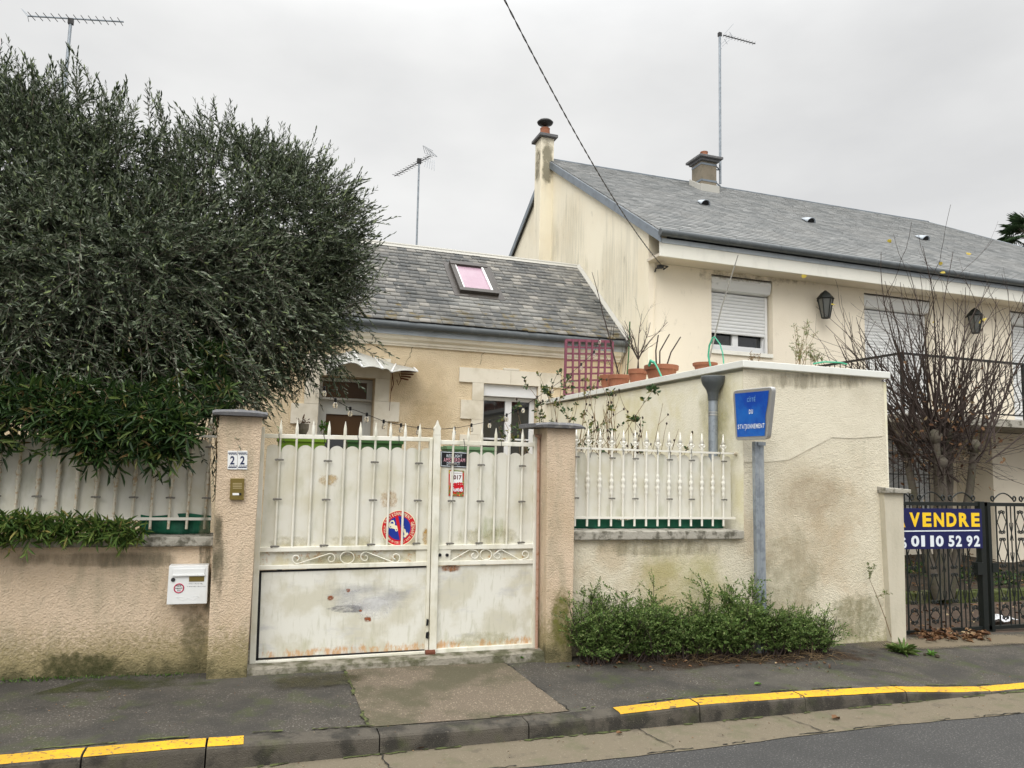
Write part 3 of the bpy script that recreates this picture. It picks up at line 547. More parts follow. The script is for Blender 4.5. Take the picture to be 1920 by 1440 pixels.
def fence(name, xs, Y, zt, zb, z_end, sheet_x, sheet_z, lbl, clamps, railx, mm, drop=()):
    t = thing('spiked_fence', ((xs[0]+xs[-1])/2, Y, z_end), lbl, 'fence', 'white spiked fences on the low walls')
    m = MB(); m.box(railx[0], railx[1], Y-.011, Y+.011, zt-.008, zt+.008); m.build('top_rail', M['fencewhite'], t)
    m = MB(); m.box(railx[0], railx[1], Y-.011, Y+.011, zb-.012, zb+.006); m.build('bottom_rail', M['fencewhite'], t)
    for i, x in enumerate(xs):
        if i in drop: topz = zt-.012
        else: topz = zt+.02
        m = MB(); ln = random.uniform(-.002, .002)
        m.tube([(x, Y, z_end), (x+ln, Y, (zb+zt)/2), (x, Y, topz)], .0095, 8); baluster(m, x, Y, zb+.275+random.uniform(-.006, .006))
        if i not in drop: spear(m, x, Y, topz-.01)
        m.build('bar', mm, t, smooth=True)
        if i in clamps:
            for zz in clamps[i]:
                m = MB(); m.tube([(x-.026, Y-.006, zz), (x-.012, Y-.016, zz+.002), (x+.012, Y-.016, zz+.002), (x+.028, Y-.006, zz)], .0055, 6); m.lathe([(.008, -.004), (.008, .004)], (x+.02, Y-.016, zz), 6, (0, 1, 0)); m.build('clamp', M['clamp'], t)
    m = MB(); x0, x1 = sheet_x; pitch = (xs[-1]-xs[0])/(len(xs)-1); prof = [(x1, sheet_z[0]), (x0, sheet_z[0])]; c = xs[0]-pitch/2
    while c-pitch/2 > x0-.001: c -= pitch
    top = []
    while c < x1:
        for k in range(13):
            a = math.pi*(1-k/12); X = c+pitch*.47*math.cos(a); Z = sheet_z[1]-.055+.055*math.sin(a)
            if x0 <= X <= x1: top.append((X, Z))
        c += pitch
    m.prism([(a, Y+.022, b) for a, b in prof[::-1]]+[(a, Y+.022, b) for a, b in top[::-1]], (0, .003, 0)); m.build('backing_sheet', M['sheet'], t)
    return t
xs = list(np.linspace(PY(80, 815, 5.6)[0], PY(395, 815, 5.6)[0], 10)); pt = xs[1]-xs[0]; xs = [xs[0]-pt*k for k in (5, 4, 3, 2, 1)]+xs
cl = {i: [1.31] for i in (1, 3, 5, 8, 10, 12, 14)}; cl[14] = [1.31, 1.66]
fl = fence('spiked_fence', xs, 5.6, 1.735, 1.172, 1.10, (xs[0]-.2, -.275), (1.165, 1.715), 'long white spiked fence left of the gate, half buried under bamboo leaves', cl, (xs[0]-.3, -.275), M['fencerust'])
xs = list(np.linspace(PY(1080, 841, 5.6)[0], PY(1356, 850, 5.6)[0], 14))
cl = {3: [1.67, 1.34], 5: [1.67, 1.34], 8: [1.67, 1.34], 10: [1.67, 1.34], 13: [1.67, 1.34], 0: [1.67, 1.34]}
fr = fence('spiked_fence', xs, 5.6, 1.742, 1.186, 1.115, (xs[0]-.05, XA-.045), (1.19, 1.715), 'short white spiked fence between the right gate pier and the cream annex', cl, (xs[0]-.08, XA-.02), M['fencewhite'], drop=(12,))
m = MB(); m.lathe([(.014, -.02), (.018, 0), (.01, .015)], (XA-.012, 5.6, 1.742), 8, (1, 0, 0)); m.build('wall_bracket', M['fencerust'], fr)
# green tarpaulins hanging behind the rails
def tarp(x0, x1, z0, z1, Y, label, seed):
    random.seed(seed); n = 40; V = []; rows = 6
    ph = [random.uniform(0, 6) for _ in range(4)]
    for i in range(n+1):
        x = x0+(x1-x0)*i/n; top = z1+.012*math.sin(x*14+ph[0])+.012*math.sin(x*5+ph[1])
        for j in range(rows+1):
            z = z0+(top-z0)*j/rows; V.append((x, Y+.012*math.sin(x*22+z*30+ph[2])+.006*math.sin(x*60+ph[3]), z))
    m = MB(); m.add(V, [(i*(rows+1)+j, (i+1)*(rows+1)+j, (i+1)*(rows+1)+j+1, i*(rows+1)+j+1) for i in range(n) for j in range(rows)])
    o = tag(m.build('tarpaulin', M['tarp'], smooth=True), label, 'tarpaulin', 'green tarpaulins behind the fences'); s_ = o.modifiers.new('solid', 'SOLIDIFY'); s_.thickness = .003; return o
tarp(2.39, XA-.10, 1.092, 1.182, 5.645, 'flat strip of green tarpaulin along the foot of the right-hand fence', 3)
tarp(-.72, -.28, 1.066, 1.205, 5.60+.012, 'crumpled dark green tarpaulin bulging at the foot of the left fence beside the pier', 4)

# ================================================================ WHITE GATE
YG = 5.54; random.seed(11)
def leaf_gate(lbl, stL, stR, top, mid, low, bot, bars, tips, zspan, clampi, scrolls, sheet, lockside, panelpx):
    t = thing('gate_leaf', PY((bot[0][0]+bot[1][0])/2, bot[0][1], YG), lbl, 'gate', 'two leaves of the white street gate')
    for p in (stL, stR): m = MB(); px4(m, p, YG-.02, .04); m.build('stile', M['gate'], t, bevel=.003)
    for nm, seg, h, dd in (('top_rail', top, 8, .03), ('middle_rail', mid, 9, .036), ('lower_rail', low, 8, .036), ('bottom_rail', bot, 9, .036)):
        m = MB(); (ax_, ay), (bx, by) = seg; px4(m, [(ax_, ay-h/2), (bx, by-h/2), (bx, by+h/2), (ax_, ay+h/2)], YG-dd/2+.002, dd); m.build(nm, M['gate'], t, bevel=.003)
    for i, ((bx, by), (tx, ty)) in enumerate(zip(bars, tips)):
        a = PY(bx, by, YG); b = PY(tx, ty, YG); b[1] = a[1] = YG-.004; m = MB()
        u_ = (b-a)/np.linalg.norm(b-a); L = np.linalg.norm(b-a)
        m.tube([a, a+u_*(L-.115), a+u_*(L-.10), a+u_*(L-.055), b], [.0085, .0085, .0125, .0115, .0015], 8); m.build('bar', M['gate'], t, smooth=True)
        if i in clampi:
            for k, fr_ in enumerate((.93*.0+.02, .40, .74)):
                zz = a[2]+.02 if k == 0 else (1.31 if k == 1 else 1.585); xx = a[0]+(b[0]-a[0])*((zz-a[2])/(b[2]-a[2]))
                m = MB(); m.tube([(xx-.028, YG-.008, zz), (xx-.012, YG-.018, zz+.003), (xx+.012, YG-.018, zz+.003), (xx+.028, YG-.008, zz)], .006, 6); m.lathe([(.009, -.005), (.009, .005)], (xx-.022, YG-.016, zz), 6, (0, 1, 0)); m.build('clamp', M['clamp'], t)
    # scalloped sheet
    sx0, sx1, zt_l, zt_r, c0, pitch, zb_l, zb_r = sheet
    top_ = []; c = c0
    while c-pitch/2 > sx0+.001: c -= pitch
    zt = lambda x: zt_l+(zt_r-zt_l)*(x-sx0)/(sx1-sx0)
    while c-pitch/2 < sx1:
        for k in range(15):
            a = math.pi*(1-k/14); X = c+pitch*.485*math.cos(a)
            if sx0 <= X <= sx1: top_.append((X, zt(X)-.05+.05*math.sin(a)))
        c += pitch
    m = MB(); m.prism([(a, YG+.012, b) for a, b in [(sx0, zb_l), (sx1, zb_r)]+top_[::-1]], (0, .003, 0)); m.build('scalloped_sheet', M['sheet'], t)
    m = MB(); px4(m, [(mid[0][0], mid[0][1]+3), (mid[1][0], mid[1][1]+3), (low[1][0], low[1][1]-3), (low[0][0], low[0][1]-3)], YG+.012, .003); m.build('scroll_backing', M['sheet'], t)
    m = MB()
    for pts in scrolls: m.tube([PY(x, y, YG-.008) for x, y in pts], .0042, 6)
    m.build('scrollwork', M['gate'], t, smooth=True)
    m = MB(); px4(m, panelpx, YG+.004, .004); m.build('lower_panel', M['panel'], t)
    return t
def spiral(cx, cy, r0, a0, turns, r1=3.0, n=26):
    return [(cx+(r0+(r1-r0)*(k/n)**.8)*math.cos(a0+turns*2*math.pi*k/n), cy+(r0+(r1-r0)*(k/n)**.8)*math.sin(a0+turns*2*math.pi*k/n)) for k in range(n+1)]
def sscroll(xa, xb, yt, yb, flip=False):   # a C-curl, a straight diagonal, a C-curl
    h = (yb-yt); r = h/2*.94; cyl = (yt+yb)/2
    L = spiral(xa+r, cyl, r, math.pi*.42, 1.02, 3.5); Rr = spiral(xb-r, cyl, r, -math.pi*.58, 1.02, 3.5)
    pts = L[::-1]+Rr
    if flip: pts = [(xa+xb-x, y) for x, y in pts]
    return pts
# left leaf
bl = [515, 547, 578, 607, 638, 668, 695, 725, 753, 780]; tl = [527.5, 558, 588.5, 618, 648, 676.5, 705.5, 733, 760.5, 787.5]
bars = [(x, 1030-6*(i/9)) for i, x in enumerate(bl)]; tips = [(x, 787+7*(i/9)) for i, x in enumerate(tl)]
S = [sscroll(546, 630, 1037, 1058), sscroll(752-78, 752, 1034, 1056, True)]
S += [[(651+13*math.cos(k/10*math.pi), 1045.5+11*math.sin(k/10*math.pi)) for k in range(21)]]
zt = PY(560, 835, YG+.012)[2]; zt2 = PY(800, 840, YG+.012)[2]; pl = (PY(787.5, 840, YG)[0]-PY(527.5, 840, YG)[0])/9
gl = leaf_gate('wide left leaf of the white gate with the round no-parking sticker and scuffed lower panel',
    [(487, 800), (497, 800), (479, 1246), (467, 1250)], [(806, 822), (812, 822), (803, 1222), (797, 1222)],
    ((492, 817), (812, 824)), ((484, 1031), (806, 1026)), ((482, 1065), (806, 1057)), ((470, 1245), (803, 1225)), bars, tips, None, (0, 3, 6, 9), S,
    (PY(496, 900, YG)[0], PY(812, 900, YG)[0]+.0, zt, zt2, PY(527.5, 840, YG)[0]+pl/2, pl, .965, .965), 1,
    [(484, 1072), (803, 1063), (798, 1222), (478, 1240)])
m = MB(); px4(m, [(780, 1030), (805, 1030), (805, 1056), (780, 1057)], YG-.004, .02); m.build('lock_box', M['gate'], gl)
m = MB(); px4(m, [(483, 1070), (800, 1061), (800, 1064), (486, 1073.5)], YG+.0005, .003); px4(m, [(485, 1070), (490.5, 1072), (484.5, 1238), (478, 1240)], YG+.0005, .003); px4(m, [(477, 1234.5), (798, 1217.5), (798, 1220), (477, 1238)], YG+.0005, .003); m.build('panel_gap', M['black'], gl)
bl2 = [843, 872, 897.5, 925, 949, 976]; tl2 = [851, 878.5, 903.5, 930, 955, 980]
bars = [(x, 1024-2*(i/5)) for i, x in enumerate(bl2)]; tips = [(x, 800+4*(i/5)) for i, x in enumerate(tl2)]
S = [[(844, 1052), (880, 1031)]+spiral(889, 1041, 10, -math.pi*.6, 1.02, 3.5), spiral(933, 1041, 10, -math.pi*.4, -1.02, 3.5)[::-1][:20]+spiral(933, 1041, 10, -math.pi*.4, 0.01, 10, 2)+[(941, 1031), (975, 1050)]+spiral(984, 1039, 9, math.pi*.6, -1.05, 3.5)]
S += [[(911+11*math.cos(k/10*math.pi), 1040+10*math.sin(k/10*math.pi)) for k in range(21)]]
pr2 = (PY(980, 850, YG)[0]-PY(851, 850, YG)[0])/5
gr = leaf_gate('narrow right leaf of the white gate, carrying the black plate and the lock',
    [(815, 800), (826, 800), (815, 1222), (805, 1222)], [(1002, 815), (1011, 815), (1005, 1215), (998, 1215)],
    ((826, 829), (1005, 834)), ((820, 1026.5), (1001, 1024)), ((819, 1056.5), (1001, 1053)), ((808, 1222), (1003, 1211)), bars, tips, None, (0, 2, 5), S,
    (PY(826, 900, YG)[0], PY(1003, 900, YG)[0], PY(830, 846, YG+.012)[2], PY(1000, 850, YG+.012)[2], PY(851, 850, YG)[0]+pr2/2, pr2, .965, .965), 0,
    [(818, 1062), (998, 1057), (996, 1209), (815, 1218)])
m = MB(); a = PY(813, 790, YG); b = PY(826, 790, YG); w0 = (b[0]-a[0]); bt = PY(803, 1228, YG); cx = (a[0]+b[0])/2
m.add([(bt[0], YG-.032, bt[2]), (bt[0]+w0, YG-.032, bt[2]), (b[0], YG-.032, 1.80), (a[0], YG-.032, 1.80), (bt[0], YG+.006, bt[2]), (bt[0]+w0, YG+.006, bt[2]), (b[0], YG+.006, 1.80), (a[0], YG+.006, 1.80)],
      [(0, 1, 2, 3), (1, 5, 6, 2), (5, 4, 7, 6), (4, 0, 3, 7), (0, 4, 5, 1)])
m.prism([(a[0], YG-.032, 1.80), (b[0], YG-.032, 1.80), (b[0]-.004, YG-.032, 1.835), (b[0]+.001, YG-.032, 1.85), (cx+.012, YG-.032, 1.878), (cx, YG-.032, 1.915), (cx-.012, YG-.032, 1.878), (a[0]-.001, YG-.032, 1.85), (a[0]+.004, YG-.032, 1.835)], (0, .038, 0))
m.build('meeting_stile', M['gate'], gr, bevel=.003)
m = MB(); px4(m, [(819, 1031), (845, 1031), (844, 1053), (818, 1054)], YG-.012, .02); lk = m.build('lock_plate', M['gate'], gr)
for q in (824.5, 838): m = MB(); c = PY(q, 1040.5, YG-.012); m.lathe([(.0105, -.014), (.012, -.01), (.012, .002)], c, 10, (0, 1, 0)); m.build('keyhole', M['black'], lk)
m = MB(); c = PY(805, 1224, YG-.03); m.tube([c+np.array([-.03, 0, 0]), c+np.array([.04, 0, 0])], .022, 10); m.build('hinge', M['rustpatch'], gr)
m = MB(); px4(m, [(800, 1160), (804, 1162), (803, 1172), (799, 1174)], YG-.034, .004); m.build('paint_chip', M['black'], gr); m = MB(); px4(m, [(799, 1186), (804, 1184), (803, 1198), (798, 1196)], YG-.034, .004); m.build('paint_chip', M['black'], gr)
m = MB(); m.tube([PY(1010, 818, 5.50), PY(1006, 1218, 5.50)], .012, 8).tube([PY(1004, 816, 5.49), PY(1014, 819, 5.49)], .013, 8); tag(m.build('hinge_post', mat('pinkish_rusty_paint', (.42, .27, .2), .8, None, [dict(col=(.3, .15, .08), scale=30, lo=.5, hi=.7)])), 'thin rusty pink hinge tube standing against the right gate pier', 'hinge post')
# black cable ties on the top rails
for i, (x, y) in enumerate([(523, 822), (607, 822), (671, 824), (748, 826), (870, 832), (940, 836), (1108, 846), (1168, 848), (1255, 846), (1296, 850), (1350, 852), (1232, 848)]):
    Yt = YG-.02 if i < 6 else 5.586
    m = MB(); a = PY(x, y-6, Yt); b = PY(x+random.uniform(-2, 2), y+random.uniform(4, 14), Yt); m.tube([a+np.array([.004, .03, .008]), a+np.array([0, 0, .012]), a, (a+b)/2+np.array([.004, -.004, 0]), b], .0022, 5)
    tag(m.build('cable_tie', M['black']), ('black cable tie on the white gate top rail, ' if i < 6 else 'black cable tie on the short fence top rail, ') + ['at the far left post', 'third gap from the left pier', 'middle of the left leaf', 'left of the tall meeting post', 'just above the black plate', 'near the right pier', 'nearest the right pier', 'second from the pier', 'third from the annex', 'second from the annex', 'nearest the annex', 'third from the pier'][i], 'cable tie', 'black cable ties on the rails')

# ---- things fixed on gate, pier, wall
Ys = YG+.009
t = thing('no_parking_sticker', PY(748, 990, Ys), 'round red and blue no-parking tow-away sticker on the left gate leaf', 'sticker')
c = PY(748, 990, Ys); rad = 33*(PY(749, 990, Ys)[0]-PY(748, 990, Ys)[0])
def disc(m, c, r, y, n=48, a0=0, a1=2*math.pi): return m.add([(c[0]+r*math.cos(a0+(a1-a0)*k/n), c[1]+y, c[2]+r*math.sin(a0+(a1-a0)*k/n)) for k in range(n)], [tuple(range(n))])
m = MB(); m.lathe([(rad, -.001), (rad, .001)], (c[0], c[1], c[2]), 48, (0, 1, 0)); m.build('backing', M['creamprint'], t)
m = MB(); disc(m, c, rad*.955, -.0015); m.build('red_ring', M['red'], t)
m = MB(); disc(m, c, rad*.66, -.002); m.build('blue_disc', M['blueprint'], t)
m = MB(); u1 = np.array([.24, 0, -.97]); n1 = np.array([.97, 0, .24]); cc = c+np.array([0, -.0032, 0]); m.poly(*[cc+u1*s*rad*.68+n1*q*rad*.085 for s, q in ((-1, -1), (-1, 1), (1, 1), (1, -1))]); m.build('red_slash', M['red'], t)
m = MB(); txt = 'STATIONNEMENT GÊNANT'; txt2 = 'ARTICLE R417-10 DU CODE DE LA ROUTE'
for k, ch in enumerate(txt):
    if ch == ' ': continue
    a = R(158)-R(186)*k/(len(txt)-1); rr = rad*.81; cdir = np.array([math.cos(a), 0, math.sin(a)])
    wch = {'I': .3}.get(ch, .85)*rad*.125; m.text(ch, c+cdir*rr+np.array([0, -.0025, 0]), wch, rad*.19*(1.2 if ch == 'Ê' else 1), xd=(math.sin(a), 0, -math.cos(a)), yd=cdir, bold=.01)
for k, ch in enumerate(txt2):
    if ch == ' ': continue
    a = R(172)+R(150)*k/(len(txt2)-1); rr = rad*.81; cdir = np.array([math.cos(a), 0, math.sin(a)])
    m.text(ch, c+cdir*rr+np.array([0, -.0025, 0]), rad*(.03 if ch in 'I1' else .062), rad*.11, xd=(-math.sin(a), 0, math.cos(a)), yd=-cdir, bold=.0)
m.build('lettering', M['creamprint'], t)
def P2(m, pts, y=-.0028): return m.poly(*[(c[0]+px*rad, c[1]+y, c[2]+pz*rad) for px, pz in pts])
m = MB(); P2(m, [(-.60, .10), (-.60, .24), (-.46, .42), (-.32, .44), (-.24, .28), (-.24, .16), (-.10, .12), (-.06, -.02), (-.10, -.10), (-.52, .02)])
P2(m, [(.10, .16), (.16, .22), (.30, .10), (.26, .04)]); P2(m, [(.14, -.02), (.20, .04), (.34, -.06), (.52, -.26), (.54, -.36), (.46, -.44), (.36, -.42), (.30, -.28)])
for wx_, wz_ in ((-.48, .07), (-.14, -.10), (.36, -.44), (.20, .0)): m.add([(c[0]+(wx_+.085*math.cos(k/8*math.pi))*rad, c[1]-.003, c[2]+(wz_+.085*math.sin(k/8*math.pi))*rad) for k in range(16)], [tuple(range(16))])
m.build('tow_truck_and_car', M['creamprint'], t)
m = MB()
for wx_, wz_ in ((-.48, .07), (-.14, -.10), (.20, .0)): m.add([(c[0]+(wx_+.035*math.cos(k/6*math.pi))*rad, c[1]-.0033, c[2]+(wz_+.035*math.sin(k/6*math.pi))*rad) for k in range(12)], [tuple(range(12))])
P2(m, [(-.50, .26), (-.44, .35), (-.34, .36), (-.32, .24)], -.0033); P2(m, [(.36, -.12), (.42, -.14), (.50, -.26), (.44, -.28)], -.0033); m.build('dark_details', M['blueprint'], t)

t = thing('metal_plate', PY(851, 877, Ys), 'small black enamel plate with pink district lettering behind the bars of the right gate leaf', 'plate')
q = [(826, 845.5), (878, 848), (877.5, 877.5), (825.5, 875)]
m = MB(); px4(m, q, Ys-.004, .004); m.build('plate', M['black'], t)
def rim(px, Y, w_, mm, parent, nm='border'):
    m = MB(); n = len(px)
    cx_, cy_ = sum(p[0] for p in px)/n, sum(p[1] for p in px)/n
    ins = [(cx_+(x-cx_)*(1-w_/abs(x-cx_)), cy_+(y-cy_)*(1-w_/abs(y-cy_))) for x, y in px]; ins2 = [(cx_+(x-cx_)*(1-1.9*w_/abs(x-cx_)), cy_+(y-cy_)*(1-1.9*w_/abs(y-cy_))) for x, y in px]
    for i in range(n): j = (i+1) % n; m.poly(*[PY(x, y, Y) for x, y in (ins[i], ins[j], ins2[j], ins2[i])])
    return m.build(nm, mm, parent)
rim(q, Ys-.005, 1.2, M['letterw'], t)
sx = 1/(PY(1, 900, Ys)[0]-PY(0, 900, Ys)[0])
def ptxt(m, s, x, y, wpx, hpx, Y, bold=.0, tilt=0.0, shear=0):
    c_ = PY(x, y, Y); k = PY(x+.5, y, Y)[0]-PY(x-.5, y, Y)[0]; kz_ = PY(x, y-.5, Y)[2]-PY(x, y+.5, Y)[2]
    return (m.spaced if s.isupper() and len(s) > 3 and hpx > 4 else m.text)(s, c_, wpx*k, hpx*kz_, xd=(math.cos(tilt), 0, math.sin(tilt)), yd=(-math.sin(tilt), 0, math.cos(tilt)), bold=bold)
for s_, x, y, w_ in (('RED LIGHT', 852, 855, 29), ('DISTRICT', 850, 869.5, 24)): m = MB(); ptxt(m, s_, x, y, w_, 5.5, Ys-.0055); m.build('white_lettering', M['letterw'], t)
m = MB(); ptxt(m, 'AMSTERDAM', 852, 862.5, 40, 7, Ys-.0055); m.build('pink_lettering', M['pinkprint'], t)
t = thing('guide_plaque', PY(856, 931, Ys), 'narrow red, white and green restaurant-guide plaque reading 2017 under the black plate', 'plaque')
m = MB(); px4(m, [(841.5, 881), (870, 882.5), (869.5, 931), (841, 929.5)], Ys-.003, .003); m.build('border', M['plaqueedge'], t)
m = MB(); px4(m, [(844, 883.5), (867, 884.5), (867, 915), (843.5, 914)], Ys-.0045, .001); m.build('white_field', M['white'], t)
m = MB(); px4(m, [(843, 911), (869.5, 909), (869, 923), (845, 922)], Ys-.0055, .0008); m.build('red_field', M['red'], t)
m = MB(); ptxt(m, '2017', 855.5, 895, 20, 8.5, Ys-.006, .03); ptxt(m, 'RECOMMANDÉ', 856, 887, 20, 2, Ys-.006); m.build('dark_lettering', mat('maroon_print', (.10, .012, .012), .4), t)
m = MB(); ptxt(m, 'petit', 856, 908, 24, 9, Ys-.0065, .05); m.build('red_lettering', M['red'], t)
m = MB(); ptxt(m, 'futé', 857, 917.5, 22, 8, Ys-.0068, .03); m.build('white_lettering', M['letterw'], t)
# number tiles
for k, (x0, x1) in enumerate(((427, 445.2), (445.8, 464))):
    Yt = 5.352; cx_ = (x0+x1)/2
    t = thing('number_tile', PY(cx_, 880, Yt), ['white glazed tile with a dark blue 2, on the side nearer the fence', 'white glazed tile with a dark blue 2, on the side nearer the gate'][k], 'number tile', 'house number tiles on the left pier')
    m = MB(); px4(m, [(x0, 845), (x1, 845.3), (x1-.6, 880.5), (x0-.6, 880)], Yt, .008); m.build('tile', M['tilewhite'], t, bevel=.001)
    m = MB(); ptxt(m, '2', cx_-.3, 863, 8.5, 16, Yt-.001, .03); m.build('numeral', M['ink'], t)
    m = MB()
    for yy, sg in ((849.5, 1), (876.3, -1)):
        for q in (-6, -3, 0, 3, 6):
            for r2_, dy in ((1.25, 0), (.9, 2.6*sg)):
                c_ = PY(cx_+q*1.05+(dy != 0)*1.4-.3, yy+dy, Yt-.001); rr = r2_*.0036; m.add([(c_[0]+rr*1.4*math.cos(a*math.pi/3), c_[1], c_[2]+rr*math.sin(a*math.pi/3)) for a in range(6)], [tuple(range(6))])
    m.build('ornament', M['ink'], t)
# intercom
Yt = 5.335; t = thing('intercom', PY(445, 937, 5.352), 'small brass intercom panel on the left pier below the number tiles', 'intercom')
m = MB(); px4(m, [(432, 897), (458, 897), (457, 937.5), (430.5, 937)], Yt, .024); m.build('panel', M['brass'], t, bevel=.002)
m = MB()
for k in range(4): px4(m, [(436.5, 905.8+3*k), (453.5, 905.8+3*k), (453.5, 907+3*k), (436.5, 907+3*k)], Yt-.001, .001)
m.build('speaker_slots', mat('pale_brass_edge', (.55, .45, .25), .3, metallic=.5), t)
m = MB(); px4(m, [(436, 924.5), (448, 924.5), (448, 928.5), (436, 928.5)], Yt-.0015, .0015); m.build('name_strip', M['white'], t)
m = MB(); px4(m, [(448.6, 924.2), (452.6, 924.2), (452.6, 928.8), (448.6, 928.8)], Yt-.003, .003); m.build('button', M['black'], t)
# mailbox
Yt = 5.40; t = thing('mailbox', PY(351, 1134, 5.5), 'white metal letterbox set in the low wall beside the left pier', 'mailbox')
def bz(q, d, Y): m = MB(); px4(m, q, Y, d); return m
bz([(317, 1061), (391, 1060), (388, 1132), (312, 1134)], .099, Yt).build('body', M['mailwhite'], t, bevel=.004)
bz([(324, 1066.5), (384.5, 1065.5), (383.5, 1076.5), (323, 1078)], .006, Yt-.006).build('flap', M['mailwhite'], t, bevel=.002)
bz([(323, 1078), (384, 1076.5), (384, 1079.5), (323, 1081)], .013, Yt-.013).build('flap_lip', M['mailwhite'], t, bevel=.001)
bz([(354.5, 1081), (383, 1080.5), (382.6, 1090), (354.3, 1090.5)], .003, Yt-.003).build('name_plate', M['brass'], t)
m = MB(); m.lathe([(.0125, -.005), (.013, .003)], PY(324.5, 1087, Yt), 14, (0, 1, 0)); m.build('lock', M['darkmetal'], t)
m = MB(); c = PY(335.5, 1103, Yt); rr = 10*(PY(336, 1103, Yt)[0]-PY(335, 1103, Yt)[0])
m.tube([(c[0]+rr*.88*math.cos(k/16*math.pi), c[1]-.0004, c[2]+rr*.88*math.sin(k/16*math.pi)) for k in range(32)], rr*.12, 5, True); stk = m.build('sticker_ring', mat('crimson_print', (.42, .02, .07), .5), t)
m = MB()
for k, s_ in enumerate(('PAS DE', 'PUBLICITÉ', 'S.V.P.')): ptxt(m, s_, 335.5, 1098.5+4.4*k, (9, 13, 7)[k], 3, Yt-.001, .03)
m.build('sticker_text', M['black'], t)
m = MB(); random.seed(5)
for row, (x0, x1, y0) in enumerate(((354, 380, 1094.5), (351, 386, 1099.5))):
    x = x0
    while x < x1:
        h = random.uniform(1, 2.4); m.tube([PY(x, y0+random.uniform(-1, 1), Yt-.0008), PY(x+random.uniform(-.5, 1), y0-h*.5, Yt-.0008), PY(x+random.uniform(.5, 2), y0+h*.5, Yt-.0008)], .0006, 3); x += random.uniform(1.4, 2.6)
m.build('handwriting', M['black'], t)
m = MB(); m.tube([PY(329, 1119, Yt-.0003), PY(343, 1125.5, Yt-.0003), PY(352, 1121, Yt-.0003), PY(362, 1125, Yt-.0003), PY(374, 1118, Yt-.0003)], .0016, 4).tube([PY(329, 1119, Yt-.0003), PY(343, 1119.5, Yt-.0003)], .0014, 4).tube([PY(362, 1118.5, Yt-.0003), PY(374, 1118, Yt-.0003)], .0014, 4); m.build('embossed_envelope', M['mailwhite'], t)
YPo = 5.32; b0 = PZ(1426, 1212, .12); pb = PY(1426, 1140, YPo); ptp = PY(1421, 832, YPo)
t = thing('road_sign', (pb[0]-.01, YPo, .1), 'bent blue rectangular parking sign on a grey galvanised post', 'road sign')
d = (ptp-pb); base = pb-d*((pb[2]-.06)/d[2]); top = ptp+d*.012; hw, hd = .044, .022
m = MB()
def ring(c): return [(c[0]-hw, c[1]-hd, c[2]), (c[0]-.008, c[1]-hd, c[2]), (c[0]-.004, c[1]-hd+.006, c[2]), (c[0]+.004, c[1]-hd+.006, c[2]), (c[0]+.008, c[1]-hd, c[2]), (c[0]+hw, c[1]-hd, c[2]), (c[0]+hw, c[1]+hd, c[2]), (c[0]-hw, c[1]+hd, c[2])]
m.add(ring(base)+ring(top), [tuple(range(8))[::-1], tuple(range(8, 16))]+[(i, (i+1) % 8, (i+1) % 8+8, i+8) for i in range(8)]); m.build('post', M['galv'], t, bevel=.003)
YL, YR = 5.42, 5.02
TL, TRr, BR, BL = PY(1373.5, 732, YL), PY(1449, 724.5, YR), PY(1438.5, 824, YR+.01), PY(1379, 826, YL+.01)
def rq(TL, TRr, BR, BL, r=.10, n=5):
    cs = [TL, TRr, BR, BL]; out = []
    for i in range(4):
        c_, p, q = cs[i], cs[i-1], cs[(i+1) % 4]; a = c_+(p-c_)*r; b = c_+(q-c_)*r
        for k in range(n+1): s_ = k/n; out.append((1-s_)**2*a+2*s_*(1-s_)*c_+s_*s_*b)
    return out
nrm = np.cross(TRr-TL, BL-TL); nrm /= np.linalg.norm(nrm); nrm = nrm if nrm[1] > 0 else -nrm; BR = PP(1438.5, 824, TL, nrm)
cen = (TL+TRr+BR+BL)/4
out = rq(TL, TRr, BR, BL); inn = [cen+(p-cen)*.90 for p in out]
bend = lambda p: p
m = MB(); m.prism(out, nrm*.05); m.build('case', M['alu'], t, bevel=.006)
S0 = [cen+(p-cen)*np.array([.86, .86, .86])-nrm*.002 for p in (TL, TRr, BR, BL)]
S0[1] = S0[1]-(TRr-TL)*.012; S0[2] = S0[2]+(TRr-TL)*.0
# blue face as a small grid with the dent of the bent corner
m = MB(); V = []; n = 12
for i in range(n+1):
    for j in range(n+1):
        u_, v_ = i/n, j/n; p = (S0[0]*(1-u_)+S0[1]*u_)*(1-v_)+(S0[3]*(1-u_)+S0[2]*u_)*v_
        dent = .010*math.exp(-((u_-1)**2/.05+(v_-.55)**2/.03)); V.append(p-(TRr-TL)/np.linalg.norm(TRr-TL)*dent*(u_ > .7)*1.0 - nrm*.003)
m.add(V, [(i*(n+1)+j, i*(n+1)+j+1, (i+1)*(n+1)+j+1, (i+1)*(n+1)+j) for i in range(n) for j in range(n)]); m.build('blue_face', M['signblue'], t, smooth=True)
xd = (S0[1]-S0[0]+S0[2]-S0[3]); wS = np.linalg.norm(xd)/2; xd /= np.linalg.norm(xd); yd = (S0[0]-S0[3]+S0[1]-S0[2]); hS = np.linalg.norm(yd)/2; yd /= np.linalg.norm(yd); cf = sum(S0)/4-nrm*.005
m = MB(); m.spaced('STATIONNEMENT', cf-yd*hS*.27+xd*.002, wS*.87, hS*.105, xd, yd, bold=.02).spaced('DU', cf+yd*hS*.06, wS*.13, hS*.10, xd, yd, bold=.03); m.build('lettering', M['letterw'], t)
